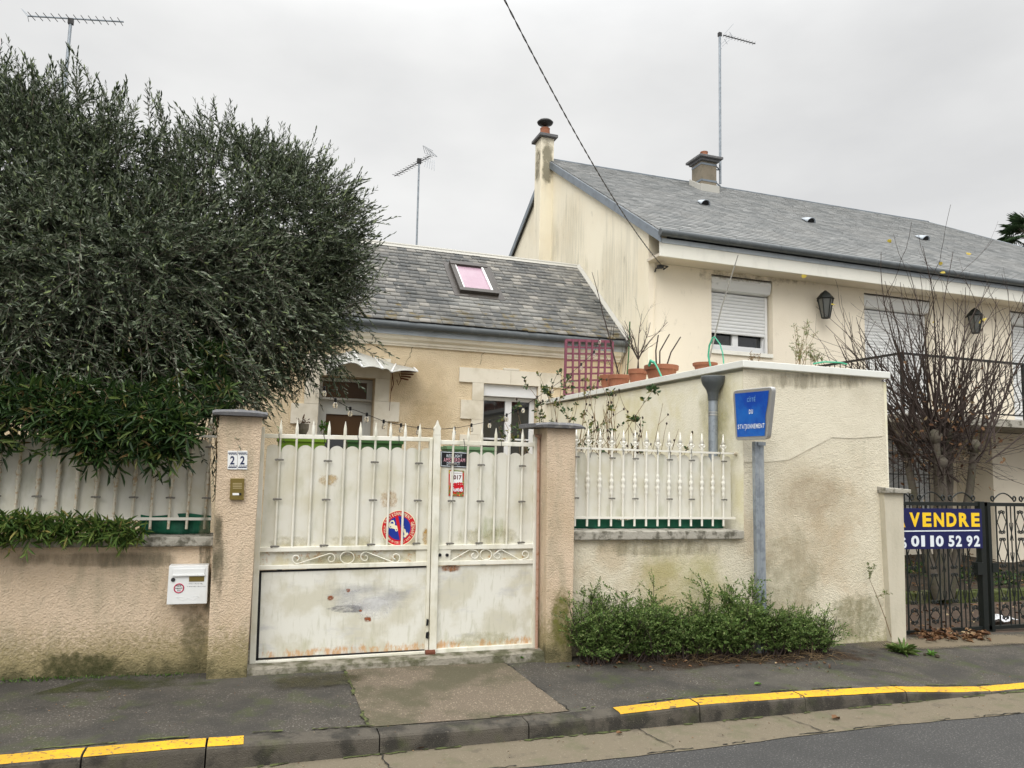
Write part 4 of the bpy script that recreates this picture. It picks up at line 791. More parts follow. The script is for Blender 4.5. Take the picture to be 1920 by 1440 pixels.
m = MB(); m.spaced('COTE', cf+yd*hS*.33, wS*.27, hS*.09, xd, yd, bold=.02); m.build('faded_lettering', M['fadedlet'], t); m = MB(); m.text('^', cf+yd*hS*.395-xd*wS*.045, wS*.05, hS*.02, xd, yd); m.build('circumflex', M['fadedlet'], t); m = MB(); m.poly(*[cf+yd*hS*(.385+b_)+xd*wS*(.10+a_) for a_, b_ in ((0, 0), (.015, 0), (.045, .025), (.03, .025))]); m.build('acute_accent', M['fadedlet'], t)
m = MB(); a = cf-yd*hS*.36-xd*wS*.17; m.poly(a-xd*.004-yd*.006-nrm*.001, a+xd*.012+yd*.018-nrm*.001, a+xd*.018+yd*.026-nrm*.001, a+xd*.012+yd*.024-nrm*.001, a-xd*.002+yd*.004-nrm*.001); m.build('paint_scratch', M['letterw'], t)
m = MB(); q = ptp+np.array([.055, -.02, .005]); m.box(q[0]-.075, q[0]+.0, q[1]-.012, q[1]+.03, q[2]-.02, q[2]+.01); m.build('bracket', M['galv'], t)

# ================================================================ SMALL HOUSE
YF = 10.2; XG = 5.2; XW = -5.0
ridge = np.array([0, 11.92, 5.11]); eave = np.array([0, 9.98, 3.50])
h1 = thing('small_house', (0, YF, .17), 'low ochre roughcast house with a slate roof behind the white gate', 'house')
# facade with openings
def wall_with_holes(x0, x1, z0, z1, holes, Y, d):
    """wall sheet in X-Z with rectangular holes (x0,x1,z0,z1), reveals d deep"""
    m = MB(); xs = sorted({x0, x1, *[h[0] for h in holes], *[h[1] for h in holes]}); zs = sorted({z0, z1, *[h[2] for h in holes], *[h[3] for h in holes]})
    for i in range(len(xs)-1):
        for j in range(len(zs)-1):
            cx_, cz_ = (xs[i]+xs[i+1])/2, (zs[j]+zs[j+1])/2
            if not any(h[0] < cx_ < h[1] and h[2] < cz_ < h[3] for h in holes): m.poly((xs[i], Y, zs[j]), (xs[i+1], Y, zs[j]), (xs[i+1], Y, zs[j+1]), (xs[i], Y, zs[j+1]))
    for h in holes:
        a, b, c_, d_ = h
        m.poly((a, Y, c_), (a, Y, d_), (a, Y+d, d_), (a, Y+d, c_)); m.poly((b, Y, c_), (b, Y+d, c_), (b, Y+d, d_), (b, Y, d_)); m.poly((a, Y, d_), (b, Y, d_), (b, Y+d, d_), (a, Y+d, d_)); m.poly((a, Y, c_), (a, Y+d, c_), (b, Y+d, c_), (b, Y, c_))
    return m
DH = (.727, 1.459, .17, 2.71); WH = (3.0, 3.83, .95, 2.735)
wall_with_holes(XW, XG-.003, 0, 3.30, [DH, WH], YF, .25).build('wall', M['housewall'], h1)
m = MB(); m.box(XW, XG-.003, YF+.26, 13.8, 0, 3.3); m.prism([(XW+.02, YF+.3, 3.301), (XW+.02, 13.8, 3.301), (XW+.02, ridge[1], ridge[2]-.08)], (XG-XW-.03, 0, 0)); m.build('house_body', M['black'], h1)
# cornice: stepped mouldings
m = MB(); prof = [(YF+.001, 3.18), (YF-.03, 3.18), (YF-.035, 3.205), (YF-.05, 3.21), (YF-.055, 3.24), (YF-.10, 3.27), (YF-.12, 3.31), (YF-.13, 3.32), (YF-.13, 3.40), (YF+.001, 3.40)]
m.prism([(XW, y, z) for y, z in prof], (XG-XW-.03, 0, 0)); m.build('cornice', M['limestone'], h1)
sl = ridge-eave; slope_len = np.linalg.norm(sl); sv = sl/slope_len; sn = np.cross([1, 0, 0], sv)
m = MB(); m.prism([(XW, eave[1]-.02, eave[2]-.05), (XW, ridge[1], ridge[2]-.03), (XW, 14.0, 3.4)], (XG-XW-.004, 0, 0)); rf = m.build('roof', M['darkmetal'], h1)
def slates(nm, mm, parent, o, sv, sn, umin, umax, vlen, expo, wd, jit=.003, seed=1):
    r = np.random.default_rng(seed); V = []; F = []; rows = int(vlen/expo)+1
    for j in range(rows):
        v0 = j*expo; v1 = min(vlen, v0+expo*1.35); off = (j % 2)*wd/2+r.uniform(-.01, .01); a, b = umin(v0), umax(v0)
        x = a-off
        while x < b:
            w_ = wd*r.uniform(.93, 1.07); xa, xb = max(x+.002, a), min(x+w_-.002, b); x += w_
            if xb-xa < .03: continue
            lift = .014+r.uniform(0, jit); dv = r.uniform(-.004, .004); sk = r.uniform(-.004, .004); dv -= .02*(r.uniform() < .03)
            p = lambda u_, v_, h: (o[0]*0+u_, o[1]+sv[1]*v_+sn[1]*h, o[2]+sv[2]*v_+sn[2]*h)
            k = len(V); V += [p(xa, v1, .001), p(xb, v1, .001), p(xb, v0+dv+sk, lift), p(xa, v0+dv-sk, lift), p(xb, v0+dv+sk, lift-.011), p(xa, v0+dv-sk, lift-.011)]
            F += [(k, k+3, k+2, k+1), (k+3, k+5, k+4, k+2)]
    return mk(nm, np.array(V), np.array(F), mm, parent)
sn = np.array([0, -sv[2], sv[1]])
slates('slate_covering', M['slate_s'], h1, eave, sv, sn, lambda v: XW, lambda v: XG-.01, slope_len, .115, .155, .008, 3)
m = MB(); m.tube([(XW, ridge[1]-.0, ridge[2]+.0), (XG-.05, ridge[1], ridge[2])], .04, 8); m.prism([(XW, ridge[1]-.09, ridge[2]-.05), (XW, ridge[1], ridge[2]+.03), (XW, ridge[1]+.09, ridge[2]-.05)], (XG-XW-.05, 0, 0)); m.build('ridge_flashing', M['mortar'], h1)
m = MB(); e0 = eave-sv*.0; V = [(XG-.06, *(e0+sn*.02)[1:]), (XG-.004, *(e0+sn*.055)[1:]), (XG-.004, *(ridge+sn*.055)[1:]), (XG-.06, *(ridge+sn*.02)[1:])]; m.prism(V, (0, -.01, -.03)); m.build('verge_mortar', M['mortar'], h1)
m = MB(); gy, gz = YF-.20, 3.44
m.tube([(XW, gy, gz), (XG-.02, gy, gz)], .052, 12)
for k in range(9): m.tube([(XW+.9+k*1.05, gy, gz), (XW+.93+k*1.05, gy, gz)], .055, 12)
m.build('gutter', M['gutterdark'], h1, smooth=True)
m = MB(); m.box(XW, XG-.02, YF-.145, YF-.12, 3.32, 3.40); m.build('fascia_flashing', M['zincpale'], h1)
# skylight, corners on the roof plane
q = [PP(x, y, eave+sn*.05, sn) for x, y in [(842, 490), (912, 500), (935.5, 553), (862, 545)]]
xl, xr = (q[0][0]+q[3][0])/2, (q[1][0]+q[2][0])/2; v1 = ((q[0]+q[1])/2-eave)@sv; v0 = ((q[2]+q[3])/2-eave)@sv
def roofbox(m, x0, x1, va, vb, h0, h1_):
    P = lambda x, v, h: (x, eave[1]+sv[1]*v+sn[1]*h, eave[2]+sv[2]*v+sn[2]*h)
    return m.add([P(x0, va, h0), P(x1, va, h0), P(x1, vb, h0), P(x0, vb, h0), P(x0, va, h1_), P(x1, va, h1_), P(x1, vb, h1_), P(x0, vb, h1_)], [(0, 3, 2, 1), (4, 5, 6, 7), (0, 1, 5, 4), (1, 2, 6, 5), (2, 3, 7, 6), (3, 0, 4, 7)])
m = MB(); f_ = .075
roofbox(m, xl, xr, v0, v0+.10, .0, .075); roofbox(m, xl, xr, v1-.11, v1, .0, .085); roofbox(m, xl, xl+f_, v0+.10, v1-.11, .0, .075); roofbox(m, xr-f_, xr, v0+.10, v1-.11, .0, .075); roofbox(m, xl-.09, xr+.09, v0-.10, v1+.07, .001, .018)
skl = m.build('skylight', M['brownframe'], h1, bevel=.004)
m = MB(); roofbox(m, xl+f_, xr-f_, v0+.10, v1-.11, .0, .045); m.build('pane', M['skyglass'], skl)
m = MB(); roofbox(m, xr-f_-.03, xr-f_-.001, v0+.10, v1-.11, .046, .07); m.build('sash_edge', M['white'], skl); m = MB(); roofbox(m, xl+f_, xl+f_+.02, v0+.10, v1-.11, .046, .065); m.build('sash_edge', M['white'], skl)
# stone surrounds
Yq = YF-.03
def surround(nm, outer, hole, seam):
    m = MB(); m.prism(outer, (0, .031, 0)); return m.build(nm, M['limestone'], h1, bevel=.004)
Wz = lambda x, y: PY(x, y, Yq)
zt0, zt1 = 2.935, 2.955
def quoins(xin, side, z_top, z0, wide, narrow, hts, lint):
    """alternating stones down one side of an opening"""
    z = z_top; out = []
    for i, h in enumerate(hts):
        w_ = wide if i % 2 else narrow
        x0, x1 = (xin-w_, xin) if side < 0 else (xin, xin+w_)
        out.append((x0, x1, z-h, z)); z -= h
        if z < z0: break
    return out
def stones(lst, nm):
    for (x0, x1, z0, z1) in lst: m = MB(); m.box(x0+.001, x1-.001, Yq, Yq+.032, z0+.001, z1-.001); m.build(nm, M['limestone'], h1, bevel=.003)
a = Wz(862, 688); b = Wz(1052, 702)
stones([(a[0], 3.40, 2.735, 2.945), (3.401, b[0], 2.735, 2.945)], 'lintel_stone')
stones([(Wz(944, 690)[0], Wz(974, 690)[0], 2.946, 2.975)], 'keystone')
stones(quoins(3.0, -1, 2.735, .3, .33, .17, [.25, .27, .22, .28, .25, .28, .25, .28], 0), 'quoin_stone')
stones(quoins(3.83, 1, 2.735, .3, .33, .17, [.25, .27, .22, .28, .25, .28], 0), 'quoin_stone')
stones([(.50, 1.66, 2.71, 2.99)], 'lintel_stone')
stones(quoins(.727, -1, 2.71, .3, .35, .19, [.39, .27, .28, .27, .28, .27, .28], 0), 'quoin_stone')
stones(quoins(1.459, 1, 2.71, .3, .345, .195, [.31, .27, .28, .27, .28, .27, .28], 0), 'quoin_stone')
# window
wn = MB().box(3.0, 3.83, YF+.03, YF+.17, 2.56, 2.735).build('shutter_box', M['pvc'], h1, bevel=.006)
m = MB(); Yw = YF+.12; x0, x1, z0, z1 = 3.002, 3.828, .96, 2.555
for bx in ((x0, x0+.05, z0, z1), (x1-.075, x1, z0, z1), (x0+.05, x1-.075, z1-.05, z1), (x0+.05, x1-.075, z0, z0+.06), (3.375, 3.475, z0+.06, z1-.05), (x0+.05, 3.375, 1.94, 1.965), (3.475, x1-.075, 1.94, 1.965)): m.box(bx[0], bx[1], Yw, Yw+.05, bx[2], bx[3])
wf = m.build('window', M['pvc'], h1, bevel=.003)
MB().box(x0+.05, x1-.075, Yw+.03, Yw+.036, z0+.06, z1-.05).build('pane', M['glassdark'], wf)
# door
m = MB(); Yd = YF+.23; x0, x1 = .729, 1.457
for bx in ((x0, x0+.055, .18, 2.70), (x1-.075, x1, .18, 2.70), (x0+.055, x1-.075, 2.30, 2.42), (x0+.055, x1-.075, 2.66, 2.70), (x0+.055, x0+.12, .18, 2.30), (1.34, x1-.075, .18, 2.30), (x0+.12, 1.34, 2.21, 2.30), (x0+.12, 1.34, .18, .5)): m.box(bx[0], bx[1], Yd-.02, Yd+.03, bx[2], bx[3])
dr = m.build('door', M['doorgrey'], h1, bevel=.003)
MB().box(x0+.055, x1-.075, Yd+.01, Yd+.014, 2.42, 2.66).build('transom_pane', M['doorglass'], dr)
MB().box(x0+.12, 1.34, Yd+.01, Yd+.014, 1.93, 2.21).build('upper_pane', M['doorglass'], dr)
MB().box(x0+.12, 1.34, Yd+.01, Yd+.014, .5, 1.929).build('lower_pane', M['glassdark'], dr)
m = MB(); m.box(x0+.02, x1-.01, Yd-.10, Yd-.02, 2.40, 2.43); m.build('transom_ledge', M['mortar'], dr)
# scalloped awning over the door: ribs and panels
aw = MB(); ribs = []; xa = .50
top = [PY(x, y, YF-.03) for x, y in [(607, 672), (650, 660), (662, 657), (704, 671), (742, 683), (776, 690)]]
bot = [PY(x, y, YF-.62) for x, y in [(622, 690), (662, 676), (678, 687), (715, 690), (752, 693), (770, 695)]]
bot = [PY(x, y, YF-.45) for x, y in [(612, 700), (655, 680), (680, 689), (718, 692), (734, 698), (783, 697)]]
for i in range(len(top)-1):
    m = MB(); sag = (bot[i]+bot[i+1])/2+np.array([0, .03, -.02]); n8 = 6; V = []
    for k in range(n8+1):
        s_ = k/n8
        for tt in (0, 1): p = top[i]*(1-s_)+top[i+1]*s_ if tt == 0 else (bot[i]*(1-s_)+bot[i+1]*s_+np.array([0, 0, .025*math.sin(s_*math.pi)])); V.append(p)
    m.add(V, [(2*k, 2*k+1, 2*k+3, 2*k+2) for k in range(n8)]); o = m.build('awning_panel', M['awnglass'], h1); s_ = o.modifiers.new('solid', 'SOLIDIFY'); s_.thickness = .006
for i in range(1, len(top)): MB().tube([top[i]+np.array([0, 0, .006]), bot[i]+np.array([0, 0, .006])], .012, 6).build('awning_rib', M['white'], h1)
m = MB()
for k in range(4): m.tube([PY(752, 697+4*k, YF-.2), PY(780-5*k, 697+5*k, YF-.35)], .011, 6)
m.tube([PY(735, 698, YF-.2), PY(738, 720, YF-.1), PY(733, 735, YF-.06)], .006, 5); m.tube([PY(736, 700, YF-.2), PY(730, 770, YF-.05)], .004, 5); m.tube([PY(748, 700, YF-.2), PY(752, 712, YF-.15), PY(747, 722, YF-.15), PY(744, 712, YF-.15)], .006, 5)
m.build('awning_bracket', M['rustpatch'], h1)

# ================================================================ BIG HOUSE
YB = 9.4; ZW = 4.72; RID = np.array([0, 13.48, 7.70]); EV = np.array([0, 8.95, 4.875]); XE = 19.5; XH = 15.08
h2 = thing('big_house', (10, YB, 0), 'tall pale two-storey house with a grey slate roof, roller shutters and gable chimney', 'house')
wins = [(PY(1334, 600, YB)[0], PY(1449, 600, YB)[0], 3.36, 4.49), (PY(1621, 600, YB)[0], PY(1746, 620, YB)[0], 2.42, 4.49), (PY(1897, 650, YB)[0], PY(1897, 650, YB)[0]+1.6, 2.42, 4.49)]
gdoor = (PY(1806, 900, YB)[0], PY(1850, 900, YB)[0], .4, 2.2)
wall_with_holes(XG, XE-.3, 0, ZW, wins+[(PY(1664, 900, YB)[0]-.2, PY(1752, 900, YB)[0], 1.05, 2.15), (PY(1803, 900, YB)[0], PY(1846, 900, YB)[0], .3, 2.18)], YB, .22).build('front_wall', M['bigwall'], h2)
# gable wall
gp = [(XG, YB, -.02), (XG, 17.9, -.02), (XG, 17.9, 5.0), (XG, RID[1], RID[2]-.12), (XG, YB-.02, EV[2]+.10)]
gp = [(XG, YB+.001, -.02), (XG, 17.98, -.02), (XG, 17.98, 4.75), (XG, RID[1], RID[2]-.10), (XG, YB+.001, 5.06)]
m = MB(); m.prism(gp, (.3, 0, 0)); m.build('gable_wall', M['gable'], h2)
m = MB(); m.box(XG+.31, XE-.31, YB+.23, 17.5, 0, ZW); m.build('house_body', M['black'], h2)
sl2 = RID-EV; L2 = np.linalg.norm(sl2); sv2 = sl2/L2; sn2 = np.array([0, -sv2[2], sv2[1]])
# roof solid: front slope, back slope, hip
Yb2 = 2*RID[1]-EV[1]; th = .06
A0 = (XG-.05, EV[1], EV[2]); A1 = (XE, EV[1], EV[2]); B0 = (XG-.05, RID[1], RID[2]); B1 = (XH, RID[1], RID[2]); C0 = (XG-.05, Yb2, EV[2]); C1 = (XE, Yb2, EV[2])
m = MB(); dn = lambda p: (p[0], p[1], p[2]-th)
V = [A0, A1, B0, B1, C0, C1]; V += [dn(p) for p in V]
m.add(V, [(0, 1, 3, 2), (2, 3, 5, 4), (1, 5, 3), (6, 8, 9, 7), (8, 10, 11, 9), (7, 9, 11), (0, 2, 8, 6), (2, 4, 10, 8), (0, 6, 7, 1), (4, 5, 11, 10), (1, 7, 11, 5)]); m.build('roof', M['slate_b'], h2)
slates('slate_covering', M['slate_b'], h2, EV, sv2, sn2, lambda v: XG-.045, lambda v: XE-(XE-XH)*v/L2, L2, .115, .19, .004, 5)
m = MB(); m.tube([(XG-.05, RID[1], RID[2]+.005), (XH, RID[1], RID[2]+.005)], .03, 6).tube([B1, A1], .02, 6); m.build('ridge_capping', M['zinc'], h2)
# verge boards on the gable
m = MB()
for s0, s1 in ((A0, B0), (C0, B0)):
    a, b = np.array(s0)+[-.0, 0, -.005], np.array(s1)+[-.0, 0, -.005]; m.prism([a, b, b-[0, 0, .15], a-[0, 0, .14]], (-.022, 0, 0))
o = m.build('verge_flashing', M['zinc'], h2)
# eaves
m = MB(); m.box(XG-.04, XE, 9.0, 9.03, 4.545, 4.765); m.build('fascia', M['white_plaster'], h2, bevel=.003)
m = MB(); m.box(XG-.03, XE, 9.031, YB-.001, 4.56, 4.60); m.build('soffit', M['reveal'], h2)
m = MB(); m.box(XG-.02, XE, 8.985, 9.0, 4.735, 4.80); m.build('fascia_flashing', M['zincpale'], h2)
m = MB(); m.tube([(XG-.09, 8.92, 4.86), (XE, 8.92, 4.835)], .052, 12)
for k in range(16): m.tube([(XG+.1+k*.9, 8.92, 4.858-k*.0016), (XG+.13+k*.9, 8.92, 4.858-k*.0016)], .055, 12)
m.build('gutter', M['gutterdark'], h2, smooth=True)
# gable chimney
cy0, cy1 = PX(1030, 300, XG-.09)[1], PX(996, 300, XG-.09)[1]; zt = PX(1012, 268, XG-.1)[2]
cy0 = PY(1030, 290, 13.2)[1]
a = PX(1030, 290, XG-.10); b = PX(1008, 290, XG-.10)
CT = 8.05
ch1 = ch = MB().box(4.945, 5.215, 13.28, 13.62, 3.0, CT).build('chimney', M['gable'], h2, bevel=.006)
MB().box(4.885, 5.27, 13.20, 13.70, CT, CT+.06).build('chimney_cap', M['capstone'], ch, bevel=.008)
pc = (5.08, 13.45)
MB().lathe([(.11, CT+.06), (.095, CT+.22), (.10, CT+.26), (.07, CT+.26)], (*pc, 0), 14).build('chimney_pot', M['terra'], ch, smooth=False)
MB().lathe([(.012, CT+.26), (.012, CT+.38)], (*pc, 0), 6).lathe([(.03, CT+.32), (.15, CT+.36), (.165, CT+.39), (.13, CT+.425), (.05, CT+.44), (.01, CT+.445)], (*pc, 0), 18).build('chimney_cowl', M['darkmetal'], ch, smooth=True)
# second chimney on the front slope near the ridge
cx0 = PY(1299, 330, 12.7)[0]; a = PY(1298, 300, 12.9); b = PY(1343, 360, 12.75)
X0, X1, Y0, Y1 = 8.24, 8.60, 12.73, 13.09
ch = MB().box(X0, X1, Y0, Y1, 6.9, 7.88).build('chimney', M['chimney'], h2, bevel=.006)
MB().box(X0-.09, X1+.10, Y0-.10, Y1+.10, 7.93, 7.98).box(X0-.04, X1+.05, Y0-.05, Y1+.05, 7.88, 7.93).build('chimney_cap', M['capstone'], ch, bevel=.008)
MB().lathe([(.085, 7.98), (.075, 8.12), (.08, 8.13), (.08, 8.15), (.06, 8.15)], ((X0+X1)/2, (Y0+Y1)/2, 0), 14).build('chimney_pot', M['terra'], ch)
m = MB()
zz = lambda y: RID[2]-(RID[1]-y)*(RID[2]-EV[2])/(RID[1]-EV[1])
m.box(X0-.03, X1+.04, Y0-.05, Y0, zz(Y0)-.03, zz(Y0)+.14); m.prism([(X0-.03, Y0, zz(Y0)-.03), (X0-.03, Y0, zz(Y0)+.14), (X0-.03, Y1+.05, zz(Y1)+.16), (X0-.03, Y1+.05, zz(Y1)-.03)], (.03, 0, 0)); m.build('flashing', M['mortar'], ch, bevel=.006)
for z in (7.80, 7.45):
    m = MB(); e = .006
    m.box(X0-e, X1+e, Y0-e, Y0, z, z+.04).box(X0-e, X0, Y0, Y1, z, z+.04).box(X1, X1+e, Y0, Y1, z, z+.04); m.tube([(X1, Y0+.03, z+.02), (X1+.17, Y0+.12, z+.0)], .014, 6); m.tube([(X1, Y0+.22, z+.02), (X1+.17, Y0+.12, z+.0)], .014, 6); m.build('strap', M['zinc'], ch)
# roof vents: half-cone hoods
for x, y in [(1322, 384), (1520, 417), (1735, 450)]:
    o_ = PP(x, y, EV+sn2*.02, sn2); r = .088; m = MB(); V = []; n = 10; nk = 5
    for k in range(nk+1):
        t_ = k/nk; c_ = o_+sv2*(.30*t_-.02); rr = r*(1-t_)**.8+.002
        for i in range(n+1): aa = math.pi*i/n; V.append(c_+np.array([rr*math.cos(aa), 0, 0])+sn2*rr*math.sin(aa)*1.0)
    m.add(V, [(k*(n+1)+i, k*(n+1)+i+1, (k+1)*(n+1)+i+1, (k+1)*(n+1)+i) for k in range(nk) for i in range(n)]); vt = m.build('roof_vent', M['zincpale'], h2, smooth=True); s_ = vt.modifiers.new('s', 'SOLIDIFY'); s_.thickness = .008
    m = MB(); m.add([o_+sv2*.01+np.array([.078*math.cos(math.pi*i/n), 0, 0])+sn2*.078*math.sin(math.pi*i/n) for i in range(n+1)], [tuple(range(n+1))]); m.build('grille', M['black'], vt)
# roller shutters
def shutter(x0, x1, z0, z1, zb, open_=True, closed_to=None):
    bx = MB(); prof = [(YB+.20, z1-.012), (YB+.02, z1-.012), (YB+.0, z1-.03), (YB-.005, z1-.10), (YB+.03, z1-.20), (YB+.20, z1-.235)]
    b_ = MB(); b_.prism([(x0+.004, y, z) for y, z in prof], (x1-x0-.008, 0, 0)); b_.build('shutter_box', M['pvc'], h2, bevel=.003)
    MB().box(x0, x1, YB-.004, YB+.002, z1-.010, z1+.004).build('lintel_strip', M['brownframe'], h2)
    for xx in (x0+.004, x1-.044): MB().box(xx, xx+.04, YB+.10, YB+.15, z0, z1-.24).build('shutter_rail', M['pvc'], h2)
    m = MB(); zb_ = closed_to; z = z1-.235; V = []; rows = 0
    while z > zb_:
        for dz, dy in ((0, .0), (-.005, -.010), (-.025, -.013), (-.043, -.009), (-.048, .003)): V += [(x0+.045, YB+.125+dy, z+dz), (x1-.045, YB+.125+dy, z+dz)]; rows += 1
        z -= .052
    m.add(V, [(2*i, 2*i+2, 2*i+3, 2*i+1) for i in range(rows-1)]); m.build('roller_shutter', M['shutter'], h2); return z
for i, (x0, x1, z0, z1) in enumerate(wins):
    x1s = x1-.12 if i < 2 else x1
    z = shutter(x0, x1-.02 if i < 2 else x1, z0, z1, 0, closed_to=(3.67 if i == 0 else z0))
    if i == 0:
        m = MB()
        for bx in ((x0, x0+.06, 3.37, z1-.24), (x1-.08, x1-.02, 3.37, z1-.24), (x0+.06, x1-.08, 3.37, 3.47), ((x0+x1)/2-.07, (x0+x1)/2+.03, 3.47, z1-.24)): m.box(bx[0], bx[1], YB+.16, YB+.215, bx[2], bx[3])
        wf = m.build('window', M['pvc'], h2, bevel=.003); MB().box(x0+.06, x1-.08, YB+.20, YB+.206, 3.47, z1-.24).build('pane', M['glassdark'], wf)
        MB().box(x0-.03, x1-.02, YB-.03, YB+.15, 3.30, 3.36).build('window_sill', M['white_plaster'], wf, bevel=.004)
# ground floor: grilled window and door under the balcony
gx0, gx1 = PY(1664, 900, YB)[0]-.2, PY(1752, 900, YB)[0]
z = shutter(gx0, gx1, 1.05, 2.15, 0, closed_to=1.06)
m = MB(); xq = gx0+.05; k = 0
while xq < gx1: m.tube([(xq, YB-.06, 1.0), (xq, YB-.06, 2.18)], .009, 5); xq += .105
for zq in (1.05, 1.6, 2.14): m.tube([(gx0-.02, YB-.06, zq), (gx1+.02, YB-.06, zq)], .009, 5)
m.build('window_grille', M['iron'], h2)
dx0, dx1 = PY(1803, 900, YB)[0], PY(1846, 900, YB)[0]
MB().box(dx1-.11, dx1, YB+.05, YB+.15, .3, 2.18).box(dx0, dx1-.11, YB+.05, YB+.15, 2.1, 2.18).build('door_frame', M['woodbrown'], h2, bevel=.004)
o = MB().box(dx0, dx1-.111, YB+.12, YB+.15, .3, 2.1).build('door', M['glassdark'], h2)
m = MB()
for k in range(6): m.tube([(dx0+.05+k*.09, YB+.09, .35), (dx0+.05+k*.09, YB+.09, 2.08)], .008, 5)
for zq in (.8, 1.3, 1.8): m.tube([(dx0, YB+.09, zq), (dx1-.12, YB+.09, zq)], .008, 5)
m.build('door_grille', M['iron'], o)
px_ = PY(1868, 900, 8.7)[0]
MB().box(px_, px_+2.6, 8.75, YB-.002, 0, 2.29).build('porch_wall', M['bigwall'], h2)
# balcony
bx0 = PY(1690, 660, 7.8)[0]
MB().box(bx0-.08, XE-.4, 7.74, YB-.002, 2.30, 2.41).build('balcony_slab', M['sill'], h2, bevel=.006)
rl = MB(); zr = 3.245
rl.box(bx0-.02, 16, 7.78, 7.82, zr-.03, zr); rl.box(bx0-.02, bx0+.02, 7.82, YB-.01, zr-.03, zr); rl.box(bx0, 16, 7.79, 7.81, 2.47, 2.49); rl.box(bx0-.01, bx0+.01, 7.81, YB-.01, 2.47, 2.49)
ro = rl.build('balcony_railing', M['iron'], h2)
def bulged(x, y, ox, oy): return [(x, y, zr-.03), (x+ox*.0, y+oy*.0, 2.95), (x+ox*.11, y+oy*.11, 2.64), (x+ox*.10, y+oy*.10, 2.57), (x, y, 2.48)]
n = 0; xq = bx0+.11
while xq < 13.6: MB().tube(bulged(xq, 7.80, 0, -1), .0075, 5).build('baluster', M['iron'], ro); xq += .112
yq = 7.92
while yq < YB-.05: MB().tube(bulged(bx0, yq, -1, 0), .0075, 5).build('baluster', M['iron'], ro); yq += .112
for xq in (bx0, bx0+2.25, bx0+4.5): MB().box(xq-.018, xq+.018, 7.782, 7.818, 2.41, zr-.031).build('post', M['iron'], ro)

# wall lanterns
def lantern(px, py, Yl, label, s=1.0):
    c_ = PY(px, py, Yl); t = thing('wall_lantern', c_, label, 'lantern', 'wall lanterns on the pale house'); H = .30*s; a, b = .115*s, .060*s
    def hexr(r, z): return [(c_[0]+r*math.cos(math.pi/3*k+.5), c_[1]+r*math.sin(math.pi/3*k+.5), c_[2]+z) for k in range(6)]
    top_, bt_ = hexr(a, H/2), hexr(b, -H/2)
    m = MB()
    for p, q in zip(top_, bt_): m.tube([p, q], .008, 5)
    for R_ in (top_, bt_): m.tube(R_, .009, 5, True)
    m.add(bt_, [tuple(range(6))]); m.tube([(c_[0], c_[1], c_[2]+H/2+.05), (c_[0], YB, c_[2]+H/2+.0)], .012, 6); m.build('frame', M['iron'], t)
    m = MB(); a2, b2 = [tuple(np.array(c_)*0.04+np.array(p)*.96) for p in top_], [tuple(np.array(c_)*.04+np.array(p)*.96) for p in bt_]
    m.add(a2+b2, [(i, i+6, (i+1) % 6+6, (i+1) % 6) for i in range(6)]); m.build('glass', M['lampglass'], t)
    m = MB(); r0, r1, r2_ = hexr(a*1.18, H/2), hexr(a*.55, H/2+.09*s), hexr(.012, H/2+.13*s); m.add(r0+r1+r2_, [(i, (i+1) % 6, (i+1) % 6+6, i+6) for i in range(6)]+[(i+6, (i+1) % 6+6, (i+1) % 6+12, i+12) for i in range(6)]+[tuple(range(6))[::-1]]); m.build('roof', M['iron'], t)
M['lampglass'] = mat('lantern_glass', (.10, .105, .10), .08, spec=.8)
lantern(1548, 578, 9.22, 'black tapered wall lantern between the two shuttered windows, left of the bare tree')
lantern(1829, 608, 9.22, 'black tapered wall lantern seen through the bare branches at far right')

# overhead cable
t = thing('overhead_cable', PY(1243, 500, YB-.12), 'twisted black overhead cable running down to its anchor under the eave of the pale house', 'cable')
A = PY(1240, 497, YB-.14); Bp = PY(940, -12, 4.6); n = 300; pts1 = []; pts2 = []
for i in range(n+1):
    s_ = i/n; p = A*(1-s_)+Bp*s_; p = p+np.array([0, 0, -.35*4*s_*(1-s_)*.45]); a = s_*150; off = np.array([math.cos(a), 0, math.sin(a)])*.0042; pts1.append(p+off); pts2.append(p-off)
m = MB(); m.tube(pts1, .0042, 4).tube(pts2, .0042, 4); m.build('cable', M['black'], t)
m = MB(); m.box(A[0]-.05, A[0]+.03, YB-.16, YB-.10, A[2]-.045, A[2]+.0).tube([A, PY(1252, 500, YB-.1), PY(1244, 505, YB-.01)], .012, 6).tube([PY(1236, 503, YB-.08), PY(1230, 503, YB-.01), PY(1228, 510, YB-.01)], .012, 6); m.build('anchor_clamp', M['darkmetal'], t)
m = MB(); m.tube([PY(1229, 503, YB-.01), PY(1229, 540, YB-.012), PY(1227, 600, YB-.012), PY(1227, 680, YB-.012)], .006, 5); m.build('wall_lead', M['bigwall'], t)

